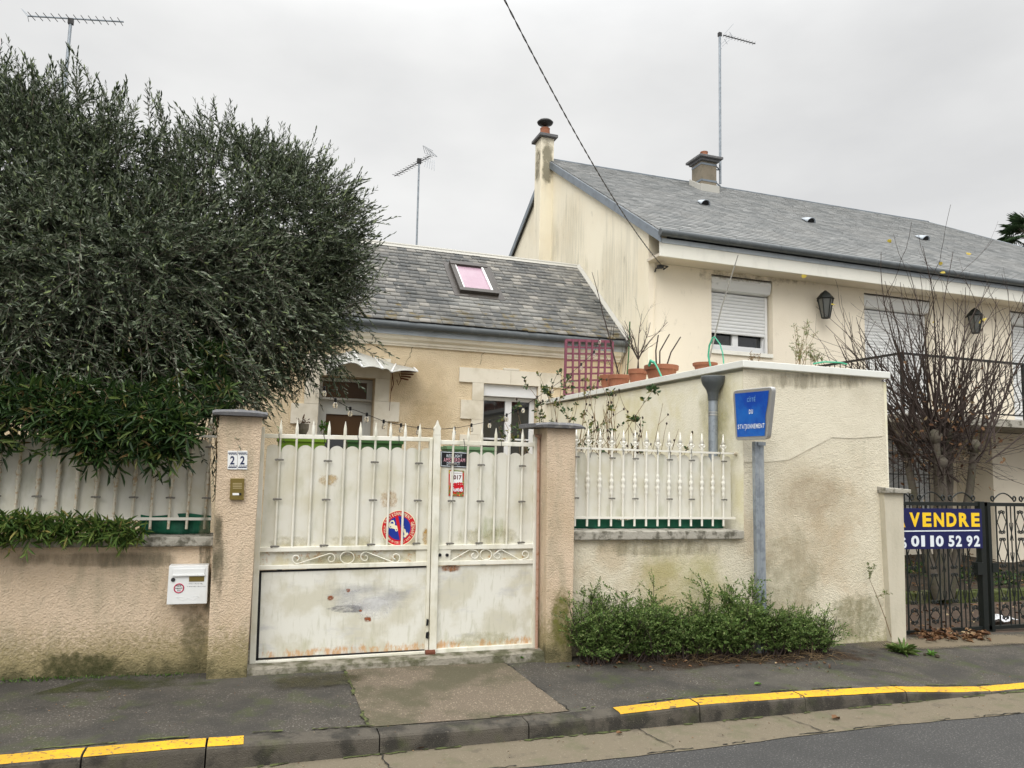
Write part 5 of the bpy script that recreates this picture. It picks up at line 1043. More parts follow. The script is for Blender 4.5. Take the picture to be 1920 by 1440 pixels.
# ================================================================ AERIALS
def yagi(nm_label, foot, top, boom, n_el, el, reflector, mast_r, back=0, el_len=.16, boomr=.010):
    """foot/top of mast, boom (a,b) ends, el direction"""
    t = thing('tv_aerial', foot, nm_label, 'aerial', 'television aerials on the roofs')
    MB().tube([foot, top], mast_r, 8).build('mast', M['galv'], t)
    a, b = np.array(boom[0]), np.array(boom[1]); MB().tube([a, b], boomr, 6).build('boom', M['zinc'] if back == 1 else M['darkmetal'], t)
    m = MB()
    for k in range(n_el):
        p = a+(b-a)*(k+.5)/n_el; m.tube([p-el*el_len, p+el*el_len], .005, 4)
    m.build('director_rods', M['darkmetal'], t)
    if reflector is not None: m = MB(); [m.tube(r_, .004, 4) for r_ in reflector]; m.build('reflector', M['galv'], t)
    c_ = top; MB().box(c_[0]-.035, c_[0]+.035, c_[1]-.03, c_[1]+.03, c_[2]-.06, c_[2]+.02).build('mast_clamp', M['darkmetal'], t)
    return t
Ya = 12.05
foot, top_ = PY(118, 470, Ya), PY(133, 38, Ya); foot = np.array([top_[0], Ya, 5.05])
a, b = PY(52, 30, Ya), PY(232, 41, Ya); mid = (a+b)/2
el = np.array([.12, .99, .10]); el /= np.linalg.norm(el)
yagi('long-boomed television aerial on a pole rising above the olive tree', foot, top_, (a, b), 13, el, [[PY(40, 16, Ya), PY(52, 31, Ya-.1), PY(54, 41, Ya)], [PY(43, 18, Ya+.15), PY(53, 29, Ya)]], .022, 1, .13, .013)
foot = PY(781, 462, 12.1); top_ = PY(786, 300, 12.1)
a, b = PY(740, 330, 11.9), PY(807, 292, 12.3); el = np.array([.75, -.5, -.25])
rf = []
for k in range(5):
    s_ = k/4; rf.append([PY(793+13*s_, 273+9*s_, 12.3), PY(797+22*s_, 288+5*s_, 12.35)]); rf.append([PY(800+14*s_, 297+4*s_, 12.35), PY(796+18*s_, 312+8*s_, 12.3)])
rf += [[PY(793, 273, 12.3), PY(812, 283, 12.3)], [PY(798, 288, 12.35), PY(820, 294, 12.35)]]
yagi('small slanting television aerial on a thin pole behind the low slate roof', foot, top_, (a, b), 14, unit(el), rf, .016, 0, .07, .008)
foot = np.array([X1+.17, Y0+.12, 7.5]); top_ = PX(1353, 66, X1+.17); top_[1] = foot[1]
top_ = np.array([X1+.17, Y0+.12, PY(1353, 64, Y0+.12)[2]])
Yt = Y0+.12; a, b = PY(1356, 66, Yt), PY(1416, 82, Yt)
el = unit(PY(1423, 73, Yt+.2)-PY(1407, 87, Yt-.2))
rf = [[PY(1368, 60, Yt), PY(1374, 72, Yt)], [PY(1348, 82, Yt), PY(1353, 92, Yt)], [PY(1358, 73, Yt), PY(1364, 83, Yt)], [PY(1354, 87, Yt), PY(1376, 68, Yt)], [PY(1351, 84, Yt), PY(1372, 64, Yt)], [PY(1358, 64, Yt), PY(1375, 45, Yt)], [PY(1348, 74, Yt), PY(1354, 66, Yt)]]
yagi('television aerial on the tall mast strapped to the square chimney of the pale house', foot, top_, (a, b), 11, el, rf, .026, 0, .17, .012)

# ================================================================ BLACK GATES + SALE BOARD
YN = 5.75; zgt, zgb = 1.335, .075
def curl(m, x, z, r, sg, up, turns=1.15, n=16, rad=.0055):
    m.tube([(x+sg*(r-(r*.72)*(k/n))*math.cos(math.pi+turns*2*math.pi*k/n)+sg*r, YN, z+up*(r-(r*.72)*(k/n))*math.sin(math.pi+turns*2*math.pi*k/n)*-1) for k in range(n+1)], rad, 5)
def iron_gate(x0, x1, lbl, stile_r, phase):
    t = thing('iron_gate', ((x0+x1)/2, YN, .05), lbl, 'gate', 'black wrought iron gates of the pale house')
    MB().box(x0, x1, YN-.018, YN+.018, zgt-.035, zgt).build('top_rail', M['iron'], t)
    MB().box(x0, x1, YN-.018, YN+.018, zgb, zgb+.035).build('bottom_rail', M['iron'], t)
    MB().box(x0, x0+.04, YN-.022, YN+.022, zgb-.02, zgt+.005).build('stile', M['iron'], t)
    MB().box(x1-stile_r, x1, YN-.03, YN+.03, zgb-.04, zgt+.01).build('stile', M['iron'], t)
    per = .262; x = x0+.04+phase
    def bar(xx, spear_=False):
        if not x0+.03 < xx < x1-stile_r: return
        m = MB(); m.tube([(xx, YN, zgb), (xx, YN, zgt-.01)], .0085 if not spear_ else .0065, 5)
        if spear_:
            for zz in (.42, .78, 1.08):
                for sg in (-1, 1): m.tube([(xx, YN, zz-.05), (xx+sg*.012, YN, zz-.02), (xx+sg*.024, YN, zz+.03), (xx+sg*.02, YN, zz+.05)], .0042, 4)
                for sg in (-1, 1): m.tube([(xx, YN, zz-.06), (xx+sg*.012, YN, zz-.09), (xx+sg*.022, YN, zz-.13)], .004, 4)
        m.build('bar', M['iron'], t)
    while x < x1:
        bar(x); bar(x+.148); bar(x+.205, True)
        cx_ = x+.074
        if x0 < cx_-.06 and cx_+.07 < x1-stile_r+.02:
            m = MB(); w_ = .062
            zs = [zgt-.06, 1.0, .66, .33, zgb+.07]
            for a, b in zip(zs[:-1], zs[1:]):
                for sg in (-1, 1):
                    m.tube([(cx_+sg*w_*q_, YN, a+(b-a)*k_) for q_, k_ in ((.08, .06), (.55, .28), (1, .5), (.55, .72), (.08, .94))], .0048, 4)
            for zz in zs:
                for sg in (-1, 1):
                    if zz < zgt-.1: curl(m, cx_+sg*.006, zz+.035, .020, sg, 1)
                    if zz > zgb+.1: curl(m, cx_+sg*.006, zz-.035, .020, sg, -1)
            m.build('scroll_panel', M['iron'], t, smooth=True)
        x += per
    m = MB(); x = x0+.10
    while x+.28 < x1:      # crest: a low bow ending in curls
        m.tube([(x+.30*k/14, YN, zgt+.012+.085*math.sin(math.pi*k/14)**.8) for k in range(15)], .007, 5)
        for xx, sg in ((x+.0, -1), (x+.30, 1)): m.tube([(xx+.026*sg*math.cos(-1.5+5.2*k/14)*(1-.45*k/14), YN, zgt+.045+.028*math.sin(-1.5+5.2*k/14)*(1-.45*k/14)) for k in range(15)], .008, 5)
        x += .40
    m.build('crest', M['iron'], t, smooth=True)
    return t
gA0 = 5.70; gA1 = PY(1843, 1000, YN)[0]; gB0 = PY(1850, 1000, YN)[0]
t = iron_gate(gA0, gA1, 'black wrought iron gate with scrolls, carrying the navy sale board', .065, .02)
t2 = iron_gate(gB0, gB0+1.25, 'black wrought iron gate leaf at the right edge of the photo, without a board', .05, .10)
MB().box(gA1-.14, gA1-.055, YN-.045, YN+.02, .62, .74).build('lock_case', M['iron'], t); MB().box(gB0+.03, gB0+.11, YN-.03, YN+.02, .64, .73).build('lock_case', M['iron'], t2)
Yb_ = YN-.035; xa, xb = PY(1640, 990, Yb_)[0], PY(1841.5, 990, Yb_)[0]
t = thing('sale_board', ((xa+xb)/2, Yb_, .95), 'navy sale board lettered in yellow and white, tied to the black gate', 'sign board')
zu, zl = PY(1840, 954, Yb_)[2], PY(1840, 1028, Yb_)[2]
MB().box(xa, xb, Yb_, Yb_+.004, zl, zu).build('board', M['navy'], t)
def btxt(s, x0, x1, y, h, mm, nm, bold=.03):
    m = MB(); a, b = PY(x0, y, Yb_)[0], PY(x1, y, Yb_)[0]; zc_ = PY((x0+x1)/2, y, Yb_)[2]; k = PY(x0, y-.5, Yb_)[2]-PY(x0, y+.5, Yb_)[2]
    m.spaced(s, ((a+b)/2, Yb_-.002, zc_), b-a, h*k, bold=bold, gap=.24); return m.build(nm, mm, t)
btxt('À', 1676, 1697, 971.5, 34, M['lettery'], 'yellow_lettering', .045); btxt('VENDRE', 1705, 1836.5, 974.5, 27, M['lettery'], 'yellow_lettering', .045)
btxt('06', 1677, 1699.5, 1018, 21, M['letterw'], 'white_lettering', .04)
for s_, x0, x1 in (('01', 1708, 1734), ('10', 1744, 1769), ('52', 1778, 1803), ('92', 1812, 1837)): btxt(s_, x0, x1, 1014.5, 21, M['letterw'], 'white_lettering', .04)
m = MB(); px4(m, [(1660, 995.2), (1837, 993.6), (1837, 995.6), (1660, 997.4)], Yb_-.002, .001); m.build('rule', M['letterw'], t)

# ================================================================ TERRACE POTS AND SMALL THINGS
def pot(px, py, rim_w, label, Xp=None, hgt=.20):
    c_ = PX(px, py, Xp or XA+.16); k = (np.linalg.norm(c_-EYE))/FPX; r = rim_w*k/2
    t = thing('flower_pot', (c_[0], c_[1], 2.55), label, 'flower pot', 'terracotta pots along the annex coping')
    z0 = 2.552; H = max(c_[2]-z0, .06)
    MB().lathe([(r*.72, 0), (r*.90, H*.70), (r, H*.70), (r*1.02, H*.98), (r*1.0, H), (r*.88, H), (r*.86, H*.9)], (c_[0], c_[1], z0), 24).build('pot', M['terra'], t, smooth=False)
    MB().lathe([(r*.86, H*.86), (r*.4, H*.89), (.004, H*.90)], (c_[0], c_[1], z0), 16).build('soil', M['soil'], t); return (c_[0], c_[1], z0+H*.88), r
def plant_bare(name, base, stems, label, cat='plant', mm='twig', group=None, leafgen=None, loc=None):
    t = thing(name, base, label, cat, group); m = MB()
    for st in stems: m.tube(st[0], st[1], 5)
    m.build('stems', M[mm], t); return t
P1, r1_ = pot(1142, 704, 34, 'terracotta pot furthest back on the annex coping, half hidden by the next one')
P2_, r2_ = pot(1161, 704, 42, 'terracotta pot with a white sticker, second from the back on the annex coping')
P3, r3_ = pot(1196, 693, 36, 'terracotta pot holding the small bare branching bush')
P4, r4_ = pot(1240, 686, 62, 'widest terracotta pot with a flared rim and three cut canes')
P5, r5_ = pot(1322, 681, 44, 'terracotta pot beside the tall grey cane near the front corner of the annex')
MB_ = MB(); c_ = np.array(P2_)
def sub(p0, d, L, r, n, wob, lift, depth, out, kids=4, ang=.7, f=.55):
    pts, rad, _ = branch(p0, d, L, r, n, wob, lift); out.append((pts, rad))
    if depth > 0:
        for k in range(kids):
            i = random.randint(max(1, n//4), n-1); dd = unit(np.array(pts[i])-np.array(pts[i-1])); q = unit(np.array([random.gauss(0, 1) for _ in range(3)])); q -= dd*(q@dd)
            sub(pts[i], dd+unit(q)*ang, L*f*random.uniform(.6, 1.1), rad[i]*.62, n, wob, lift, depth-1, out, kids, ang, f)
random.seed(21)
st = []; b0 = np.array(P2_); sub(b0, (-.28, 0, 1), 1.35, .011, 10, .05, .0, 1, st, 3, .5, .28); 
for k in range(4): sub(b0+[random.uniform(-.06, .06), 0, 0], (random.uniform(-.5, .3), random.uniform(-.3, .3), 1), random.uniform(.3, .6), .004, 6, .1, 0, 1, st, 3)
plant_bare('potted_sapling', b0, st, 'tall thin bare sapling leaning left, growing from the pot with a white sticker', 'plant')
st = []; b0 = np.array(P3); pts, rad, d_ = branch(b0, (.05, 0, 1), .14, .016, 3, .05); st.append((pts, rad))
for k in range(6): sub(pts[-1], (math.cos(k*1.05)*.55, math.sin(k*1.05)*.4, 1), random.uniform(.4, .62), .008, 7, .1, .05, 2, st, 4, .6, .5)
plant_bare('potted_bush', b0, st, 'small bare branching bush in a terracotta pot, before the pale gable', 'plant')
st = [([np.array(P4)+[dx, 0, -.02], np.array(P4)+[dx2, .0, .18], np.array(P4)+[dx3, 0, h]], [.009, .008, .007]) for dx, dx2, dx3, h in ((-.06, -.07, -.04, .36), (-.02, -.02, .10, .38), (.05, .12, .24, .36))]
plant_bare('cut_canes', P4, st, 'three cut-back bare canes standing in the widest terracotta pot', 'plant')
q0 = np.array(P5); tag(MB().tube([PX(1326, 690, XA+.2), PX(1352, 580, XA+.2), PX(1384, 478, XA+.2)], [.0085, .0075, .005], 6).build('grey_cane', M['greycane']), 'long slanting grey cane rising from the front pot past the first shuttered window', 'cane')
tag(MB().tube([PX(1176, 702, XA+.3), PX(1179, 660, XA+.3), PX(1181, 603, XA+.3)], .009, 6).build('green_stake', mat('green_stake', (.05, .13, .05), .6)), 'upright green garden stake between the pots, before the low roof corner', 'stake')
hp_ = [PX(x, y, XA-.02) for x, y in [(1240, 706), (1233, 690), (1226, 678)]]
tag(MB().tube([PX(1332, 686, XA+.1), PX(1328, 668, XA+.1), PX(1330, 648, XA+.1), PX(1336, 634, XA+.1), PX(1340, 632, XA+.1)], .009, 7).tube([PX(1340, 632, XA+.1), PX(1350, 645, XA+.1), PX(1355, 662, XA+.1), PX(1357, 682, XA+.1)], .006, 6).build('hose', M['hose'], smooth=True), 'green hose looped upright beside the front terracotta pot', 'hose')
tag(MB().tube(hp_, .010, 7).tube([PX(1226, 680, XA-.02), PX(1220, 676, XA-.02), PX(1217, 686, XA-.02)], .016, 7).build('hose_nozzle', M['hose'], smooth=True), 'green hose end with a dark nozzle hanging over the widest pot', 'hose')
# planter box + its plants at the back of the terrace
bp0, bp1 = PY(1505, 682, 5.95), PY(1596, 688, 5.95)
tag(MB().box(bp0[0], bp1[0], 5.93, 6.2, 2.50, 2.60).build('planter_box', M['wood'], bevel=.006), 'long low weathered wooden planter on the flat annex roof', 'planter')
tag(MB().tube([PY(1525, 682, 5.9), PY(1545, 678.5, 5.9), PY(1575, 679.5, 5.9), PY(1588, 683, 5.9)], .008, 6).build('hose', M['hose'], smooth=True), 'green hose lying along the top of the wooden planter', 'hose')
def leafy(name, label, base, stems, nt, tl, nl, ll, lw, mm, cat='plant', group=None, stem_m='twig', up=.8, droop=.1, spread=.9, extra_stems=True, curl=0):
    """stems: list of (pts,rad); nt twigs spawned along them"""
    t = thing(name, base, label, cat, group)
    if stems:
        m = MB()
        for p, r_ in stems: m.tube(p, r_, 5)
        m.build('stems', M[stem_m], t)
    B = []; D = []
    for k in range(nt):
        p, r_ = random.choice(stems); i = random.randint(max(1, len(p)//4), len(p)-1); B.append(p[i]); dd = unit(np.array(p[i])-np.array(p[i-1])); D.append(dd*up+np.array([random.gauss(0, .6), random.gauss(0, .6), random.gauss(0, .4)]))
    LV, LF, SV, SF = twigs(np.array(B), np.array(D), tl*rng.uniform(.5, 1.2, len(B)), nl, ll, lw, droop=droop, spread=spread, pairs=False, curl=curl)
    mk('leaves', LV, LF, M[mm], t); mk('twigs', SV, SF, M[stem_m], t); return t
random.seed(33)
for i, (x, hh, n_, lb) in enumerate([(1497, 95, 10, 'tallest leafy shoot standing in the terrace planter'), (1533, 38, 5, 'shorter bushy green plant at the right end of the terrace planter'), (1420, 26, 5, 'thin dry twigs along the terrace before the shuttered window')]):
    b = PY(x, 686, 6.02); st = []; k = 6.4/FPX
    for q in range(n_): sub(b+np.array([random.uniform(-.07, .07), random.uniform(-.04, .04), 0]), (random.gauss(0, .18), random.gauss(0, .15), 1), hh*k*random.uniform(.5, 1.05), .003, 6, .08, .03, 1, st, 3, .5, .35)
    leafy('planter_plant', lb, b, st, (120, 60, 22)[i], .05, 6, .014, .006, 'shrub' if i < 2 else 'dead', group=None, stem_m='twigtan')

# pink trellis
Yt = 9.55; t = thing('trellis', PY(1100, 735, Yt), 'pink painted wooden trellis leaning at the end of the annex coping', 'trellis')
q = [(1062, 637), (1149, 640), (1147, 736), (1059, 740)]; TLp, TRp, BRp, BLp = [PY(x, y, Yt) for x, y in q]
def lerp2(u_, v_): return (TLp*(1-u_)+TRp*u_)*(1-v_)+(BLp*(1-u_)+BRp*u_)*v_
for k in range(8):
    u_ = k/7 if k in (0, 7) else k/7+.012*math.sin(k*3); m = MB(); w_ = .018 if k in (0, 7) else .013; a, b = lerp2(u_, 0), lerp2(u_+(.03*math.sin(k) if 0 < k < 7 else 0), 1); m.prism([a+[-w_, 0, 0], a+[w_, 0, 0], b+[w_, 0, 0], b+[-w_, 0, 0]], (0, .02, 0)); m.build('upright_slat', M['pinkwood'], t)
for k in range(9):
    v_ = k/8; m = MB(); w_ = .018 if k in (0, 8) else .012; a, b = lerp2(0, v_), lerp2(1, v_+.01*math.sin(k*2)); a = a+[0, .021, 0]; b = b+[0, .021, 0]; m.prism([a+[0, 0, w_], b+[0, 0, w_], b+[0, 0, -w_], a+[0, 0, -w_]], (0, .014, 0)); m.build('cross_slat', M['pinkwood'], t)

# festoon lights
t = thing('string_lights', PY(880, 800, 8.6), 'string of clear festoon bulbs hung from the olive tree to the pink trellis', 'string lights')
SL = [(590, 718, 7.3), (608, 728, 7.5), (629, 750, 7.7), (657, 766, 7.9), (688, 777, 8.1), (719.5, 790, 8.2), (752, 797, 8.3), (784.5, 802, 8.4), (818, 805, 8.5), (852, 803, 8.6), (884, 797, 8.7), (918, 790, 8.75), (950, 778, 8.8), (981, 762, 8.9), (1007, 745, 9.0), (1035, 726, 9.1), (1064, 706, 9.3), (1090, 683, 9.4), (1114, 660, 9.4), (1124, 634, 9.5)]
pts = [PY(*p) for p in SL]; m = MB(); m.tube(pts, .004, 4); m.build('wire', M['black'], t)
for i, p in enumerate(pts[1:]):
    m = MB(); m.lathe([(.010, -.04), (.022, -.06), (.025, -.075), (.021, -.095), (.010, -.104), (.002, -.105)], p+np.array([0, 0, .02]), 10); b_ = m.build('bulb', M['bulb'], t, smooth=True)
    MB().lathe([(.010, -.042), (.014, -.04), (.014, -.005), (.010, .0)], p+np.array([0, 0, .02]), 8).build('socket', M['black'], b_)

# trough planters behind the gate
for (x0, x1, y0, y1, Yt, mm, lb) in [(520, 612, 822, 850, 6.6, 'planterg', 'bright lime-green plastic trough behind the left gate leaf'), (650, 757, 825, 852, 6.6, 'planterd', 'dark green plastic trough behind the middle of the left gate leaf'), (838, 932, 838, 860, 6.6, 'planterg2', 'sage green plastic trough behind the right gate leaf')]:
    a, b = PY(x0, y0, Yt), PY(x1, y0, Yt); zt_ = (a[2]+b[2])/2; t = thing('trough_planter', ((a[0]+b[0])/2, Yt+.15, 1.2), lb, 'planter', 'plastic trough planters behind the white gate')
    MB().prism([(a[0]+.03, Yt+.02, zt_-.20), (b[0]-.03, Yt+.02, zt_-.20), (b[0]-.01, Yt+.01, zt_-.03), (a[0]+.01, Yt+.01, zt_-.03)], (0, .24, 0)).build('trough', M[mm], t)
    MB().box(a[0], b[0], Yt-.005, Yt+.26, zt_-.03, zt_).build('rim', M[mm], t, bevel=.004)
    MB().box(a[0]+.02, b[0]-.02, Yt+.02, Yt+.24, zt_-.002, zt_+.006).build('soil', M['soil'], t)
    for xx in (a[0]+.08, b[0]-.08): MB().box(xx-.02, xx+.02, Yt+.05, Yt+.09, .17, zt_-.201).build('leg', M['darkmetal'], t)
b = PY(605, 822, 6.7); st = []
for k in range(3): sub(b, (random.gauss(0, .15), 0, 1), .11, .003, 4, .05, 0, 0, st)
leafy('seedling', 'small bright green seedling poking above the gate rail from the lime trough', b, st, 9, .02, 4, .045, .022, 'weed', stem_m='twigtan', spread=1.2)
b = PY(944, 838, 6.7); st = []
for k in range(4): sub(b, (random.gauss(0, .2), 0, 1), .2, .003, 5, .08, 0, 0, st)
leafy('seedling', 'slender green plant rising before the house window at the right gate leaf', b, st, 14, .03, 4, .03, .013, 'rose', stem_m='twigtan')
b = PY(568, 805, 7.0); t = thing('hanging_pot', b, 'small dark woven pot with a dry plant, seen above the left end of the gate', 'plant pot')
MB().lathe([(.03, -.05), (.05, 0), (.052, .05), (.045, .052)], b, 12).build('pot', M['chimney'], t)
LV, LF, SV, SF = twigs(np.repeat(b[None]+[0, 0, .05], 10, 0), rng.normal(size=(10, 3))*[.8, .8, .3]+[0, 0, .6], .07, 5, .03, .01); mk('leaves', LV, LF, M['dead'], t)

# ================================================================ OLIVE TREE
random.seed(2); rng = np.random.default_rng(12)
ot = thing('olive_tree', (-1.1, 7.0, .17), 'big dense olive tree filling the left of the photo above the pink wall', 'tree')
blobs = [(-70, 330, 6.9, 230, 225), (60, 345, 6.8, 165, 225), (180, 405, 6.6, 140, 235), (310, 450, 6.9, 110, 160), (450, 430, 7.0, 150, 185), (540, 440, 7.1, 130, 150), (615, 490, 7.2, 85, 125), (250, 520, 6.5, 230, 170), (460, 560, 6.9, 160, 150), (60, 560, 6.5, 220, 170), (-120, 560, 6.8, 200, 180), (545, 600, 7.1, 70, 85), (430, 690, 6.9, 60, 55)]
BC = []; BR_ = []
for x, y, Y, rx, ry in blobs:
    c_ = PY(x, y, Y); k = ((c_-EYE)@FW)/FPX; BC.append(c_); BR_.append((rx*k, rx*k*.85, ry*k))
BC = np.array(BC); BR_ = np.array(BR_)
def shell(n_per, scale, keep_in):
    B = []; D = []
    for c_, r_ in zip(BC, BR_):
        n = int(n_per*(r_[0]*r_[2]+r_[0]*r_[1])*math.pi*2); u_ = unit(rng.normal(size=(n, 3))); s_ = rng.uniform(scale-.10, scale+.05, (n, 1)); p = c_+u_*r_*s_
        q = ((p[:, None]-BC[None])/BR_[None]); ins = (np.linalg.norm(q, axis=2) < keep_in).sum(1)
        ok = (ins <= 0) & ((p[:, 1] < c_[1]+.1) | (rng.uniform(size=n) < .45)) & (p[:, 2] > 1.75)
        B.append(p[ok]); D.append((u_/r_*r_.mean())[ok])
    return np.concatenate(B), np.concatenate(D)
parts = []; sparts = []
for n_per, sc_, kin, up_, L_, dr_ in ((72, .97, .84, .85, .30, .08), (85, .84, .70, .5, .28, .25), (80, .64, .50, .2, .30, .3), (70, .45, .30, .0, .30, .3)):
    B, D = shell(n_per, sc_, kin); n = len(B); hz = (B[:, 2:3]-2.6)/2.5
    cl_ = np.sin(B[:, 0]*3.1+B[:, 2]*2.3)+np.sin(B[:, 2]*4.1-B[:, 1]*3)       # clumps: some patches bulge, some recede
    B = B+unit(D)*(.10*cl_-.04)[:, None]
    D = unit(unit(D)*.8+np.array([0, 0, 1])*np.clip(up_*hz, -.35, .9)+rng.normal(size=(n, 3))*.38)
    a = twigs(B, D, L_*rng.uniform(.6, 1.35, n), 22, .047, .0112, droop=dr_, spread=.75, jit=.15); parts.append(a[:2]); sparts.append(a[2:])
# long leaders breaking the outline along the top and the right
pk = [(20, 150), (62, 100), (75, 128), (105, 105), (128, 75), (140, 110), (160, 128), (198, 150), (235, 150), (284, 150), (300, 170), (320, 235), (350, 235), (385, 205), (415, 225), (445, 225), (492, 230), (520, 250), (548, 245), (590, 265), (612, 290), (640, 310), (682, 330), (660, 350), (705, 400), (712, 440), (700, 380), (718, 480), (700, 520), (690, 550), (725, 655), (610, 650), (560, 700), (530, 740), (500, 765), (470, 765), (440, 790), (545, 690), (620, 560), (650, 590), (700, 500), (0, 110), (40, 120), (180, 140), (310, 180)]
B = []; D = []; Ls = []
for x, y in pk:
    for rep_ in range(4):
        Y = 6.9+random.uniform(-.3, .3); e_ = PY(x+random.uniform(-14, 14), y+random.uniform(0, 26)*(rep_ > 0), Y); cen_ = PY(360+(x-360)*.72, 420+(y-420)*.72, Y)
        if y < 330: dirv = np.array([(x-330)/900, random.uniform(-.1, .1), 1.])
        elif y < 600: dirv = np.array([.75, random.uniform(-.2, .2), .55])
        else: dirv = np.array([.6, random.uniform(-.4, .1), -.45])
        L_ = random.uniform(.25, .62); dirv = unit(dirv+rng.normal(size=3)*.16); B.append(e_-dirv*L_); D.append(dirv); Ls.append(L_)
a = twigs(np.array(B), np.array(D), np.array(Ls), 26, .050, .0115, droop=.08, spread=.7, jit=.12, stem_r=.0022, start=.05); parts.append(a[:2]); sparts.append(a[2:])
# arching pale branchlets low on the near side, over the bamboo
B = []; D = []; Ls = []
for k in range(470):
    x, y = random.uniform(-20, 560), random.uniform(430, 770)
    if y > 690 and x < 150 and random.random() < .6: continue
    if x > 560-(y-560)*.6: continue
    B.append(PY(x, y, random.uniform(5.75, 6.1)+max(0, (x-300))/500)); D.append((random.uniform(-.3, .9), -.35, random.uniform(-.5, .25))); Ls.append(random.uniform(.3, .55))
a = twigs(np.array(B), np.array(D, float), np.array(Ls), 26, .046, .0105, droop=.5, spread=.75, jit=.12, stem_r=.0022); parts.append(a[:2]); sparts.append(a[2:])
B = [PY(x, y, 5.5) for x, y in [(405, 770), (400, 800), (398, 840), (395, 860), (402, 835)]]
a = twigs(np.array(B), np.array([(.6, -.5, -.5), (.5, -.4, -.7), (.3, -.4, -.8), (.2, -.3, -.9), (.7, -.3, -.3)]), .26, 16, .05, .0115, droop=.5); parts.append(a[:2]); sparts.append(a[2:])
V, F = merge(parts); mk('leaves', V, F, M['olive'], ot); V, F = merge(sparts); mk('twigs', V, F, M['bark'], ot)
m = MB(); tr = [(-1.1, 7.0, .1), (-1.05, 7.0, .8), (-1.15, 6.95, 1.5), (-1.0, 6.9, 2.2), (-.9, 6.9, 2.9)]; m.tube(tr, [.19, .15, .13, .11, .08], 10); m.build('trunk', M['bark'], ot, smooth=True)
m = MB()
for c_ in BC:
    a_ = np.array([-1.05, 6.92, 1.9]); mid_ = (a_+c_)/2+np.array([random.gauss(0, .1), random.gauss(0, .1), .1]); m.tube([a_, mid_, c_], [.06, .04, .02], 6)
for k in range(150):
    i = random.randrange(len(BC)); e_ = BC[i]+unit(rng.normal(size=3))*BR_[i]*.85; s_ = BC[i]+(e_-BC[i])*.2; m.tube([s_, (s_+e_)/2+rng.normal(size=3)*.06, e_], [.012, .008, .004], 4)
m.build('limbs', M['bark'], ot)

# ================================================================ BAMBOO
def bamboo(name, label, boxes, nculm, kind, seed, hang=.5, ln=.20):
    global rng; rng = np.random.default_rng(seed)
    B = []; D = []
    for (x0, x1, y0, y1, Ya_, Yb_b, n) in boxes:
        for k in range(n):
            x, y = rng.uniform(x0, x1), rng.uniform(y0, y1); B.append(PY(x, y, rng.uniform(Ya_, Yb_b))); D.append((rng.normal()*.6, -.75+rng.normal()*.3, rng.uniform(-.5, .45) if kind else rng.uniform(-.2, .8)))
    B = np.array(B); D = np.array(D); n = len(B)
    t = thing(name, (B[:, 0].mean(), B[:, 1].mean(), .17 if kind else B[:, 2].min()), label, 'bamboo')
    LV, LF, SV, SF = twigs(B, D, rng.uniform(.10, .22, n)*(1 if kind else .6), 9, .105 if kind else .085, .0155 if kind else .012, droop=hang, spread=.95, jit=.28, pairs=False, curl=.18, start=.25, stem_r=.0016)
    mk('leaves', LV, LF, M['bamboo' if kind else 'bamboo2'], t); mk('twigs', SV, SF, M['twigtan'], t)
    m = MB()
    for k in range(nculm):
        i = rng.integers(n); e_ = B[i]
        if kind and e_[1] < 5.75: continue
        z0 = .15 if kind else e_[2]-.05; f0 = np.array([e_[0]+rng.normal()*.15, max(5.85, e_[1]), z0]); m.tube([f0, (f0+e_)/2+np.array([0, .1, .1]), e_], .004, 5)
    m.build('culms', M['twigtan'], t)
bamboo('bamboo_hedge', 'dark green bamboo hedge spilling over the left spiked fence under the olive tree',
       [(-60, 400, 650, 760, 5.9, 6.4, 300), (-60, 120, 720, 762, 5.5, 5.9, 210), (120, 350, 725, 788, 5.5, 5.9, 270), (-60, 14, 775, 828, 5.42, 5.6, 42), (70, 115, 755, 772, 5.42, 5.55, 24), (128, 205, 770, 822, 5.40, 5.5, 75), (215, 350, 770, 818, 5.38, 5.5, 130), (165, 195, 825, 850, 5.38, 5.45, 16), (250, 330, 825, 850, 5.38, 5.45, 30), (340, 420, 640, 720, 5.9, 6.2, 70), (380, 430, 700, 770, 5.7, 5.9, 30)], 70, True, 5)
bamboo('bamboo_tuft', 'long thick tuft of bamboo leaves below the left fence rail at the photo edge', [(-60, 150, 972, 1002, 5.40, 5.52, 150), (150, 185, 980, 998, 5.42, 5.5, 18)], 4, False, 6, .6)
bamboo('bamboo_tuft', 'small separate tuft of bamboo leaves below the fence rail, left of the green tarpaulin', [(195, 268, 985, 1005, 5.40, 5.5, 42)], 2, False, 7, .5)

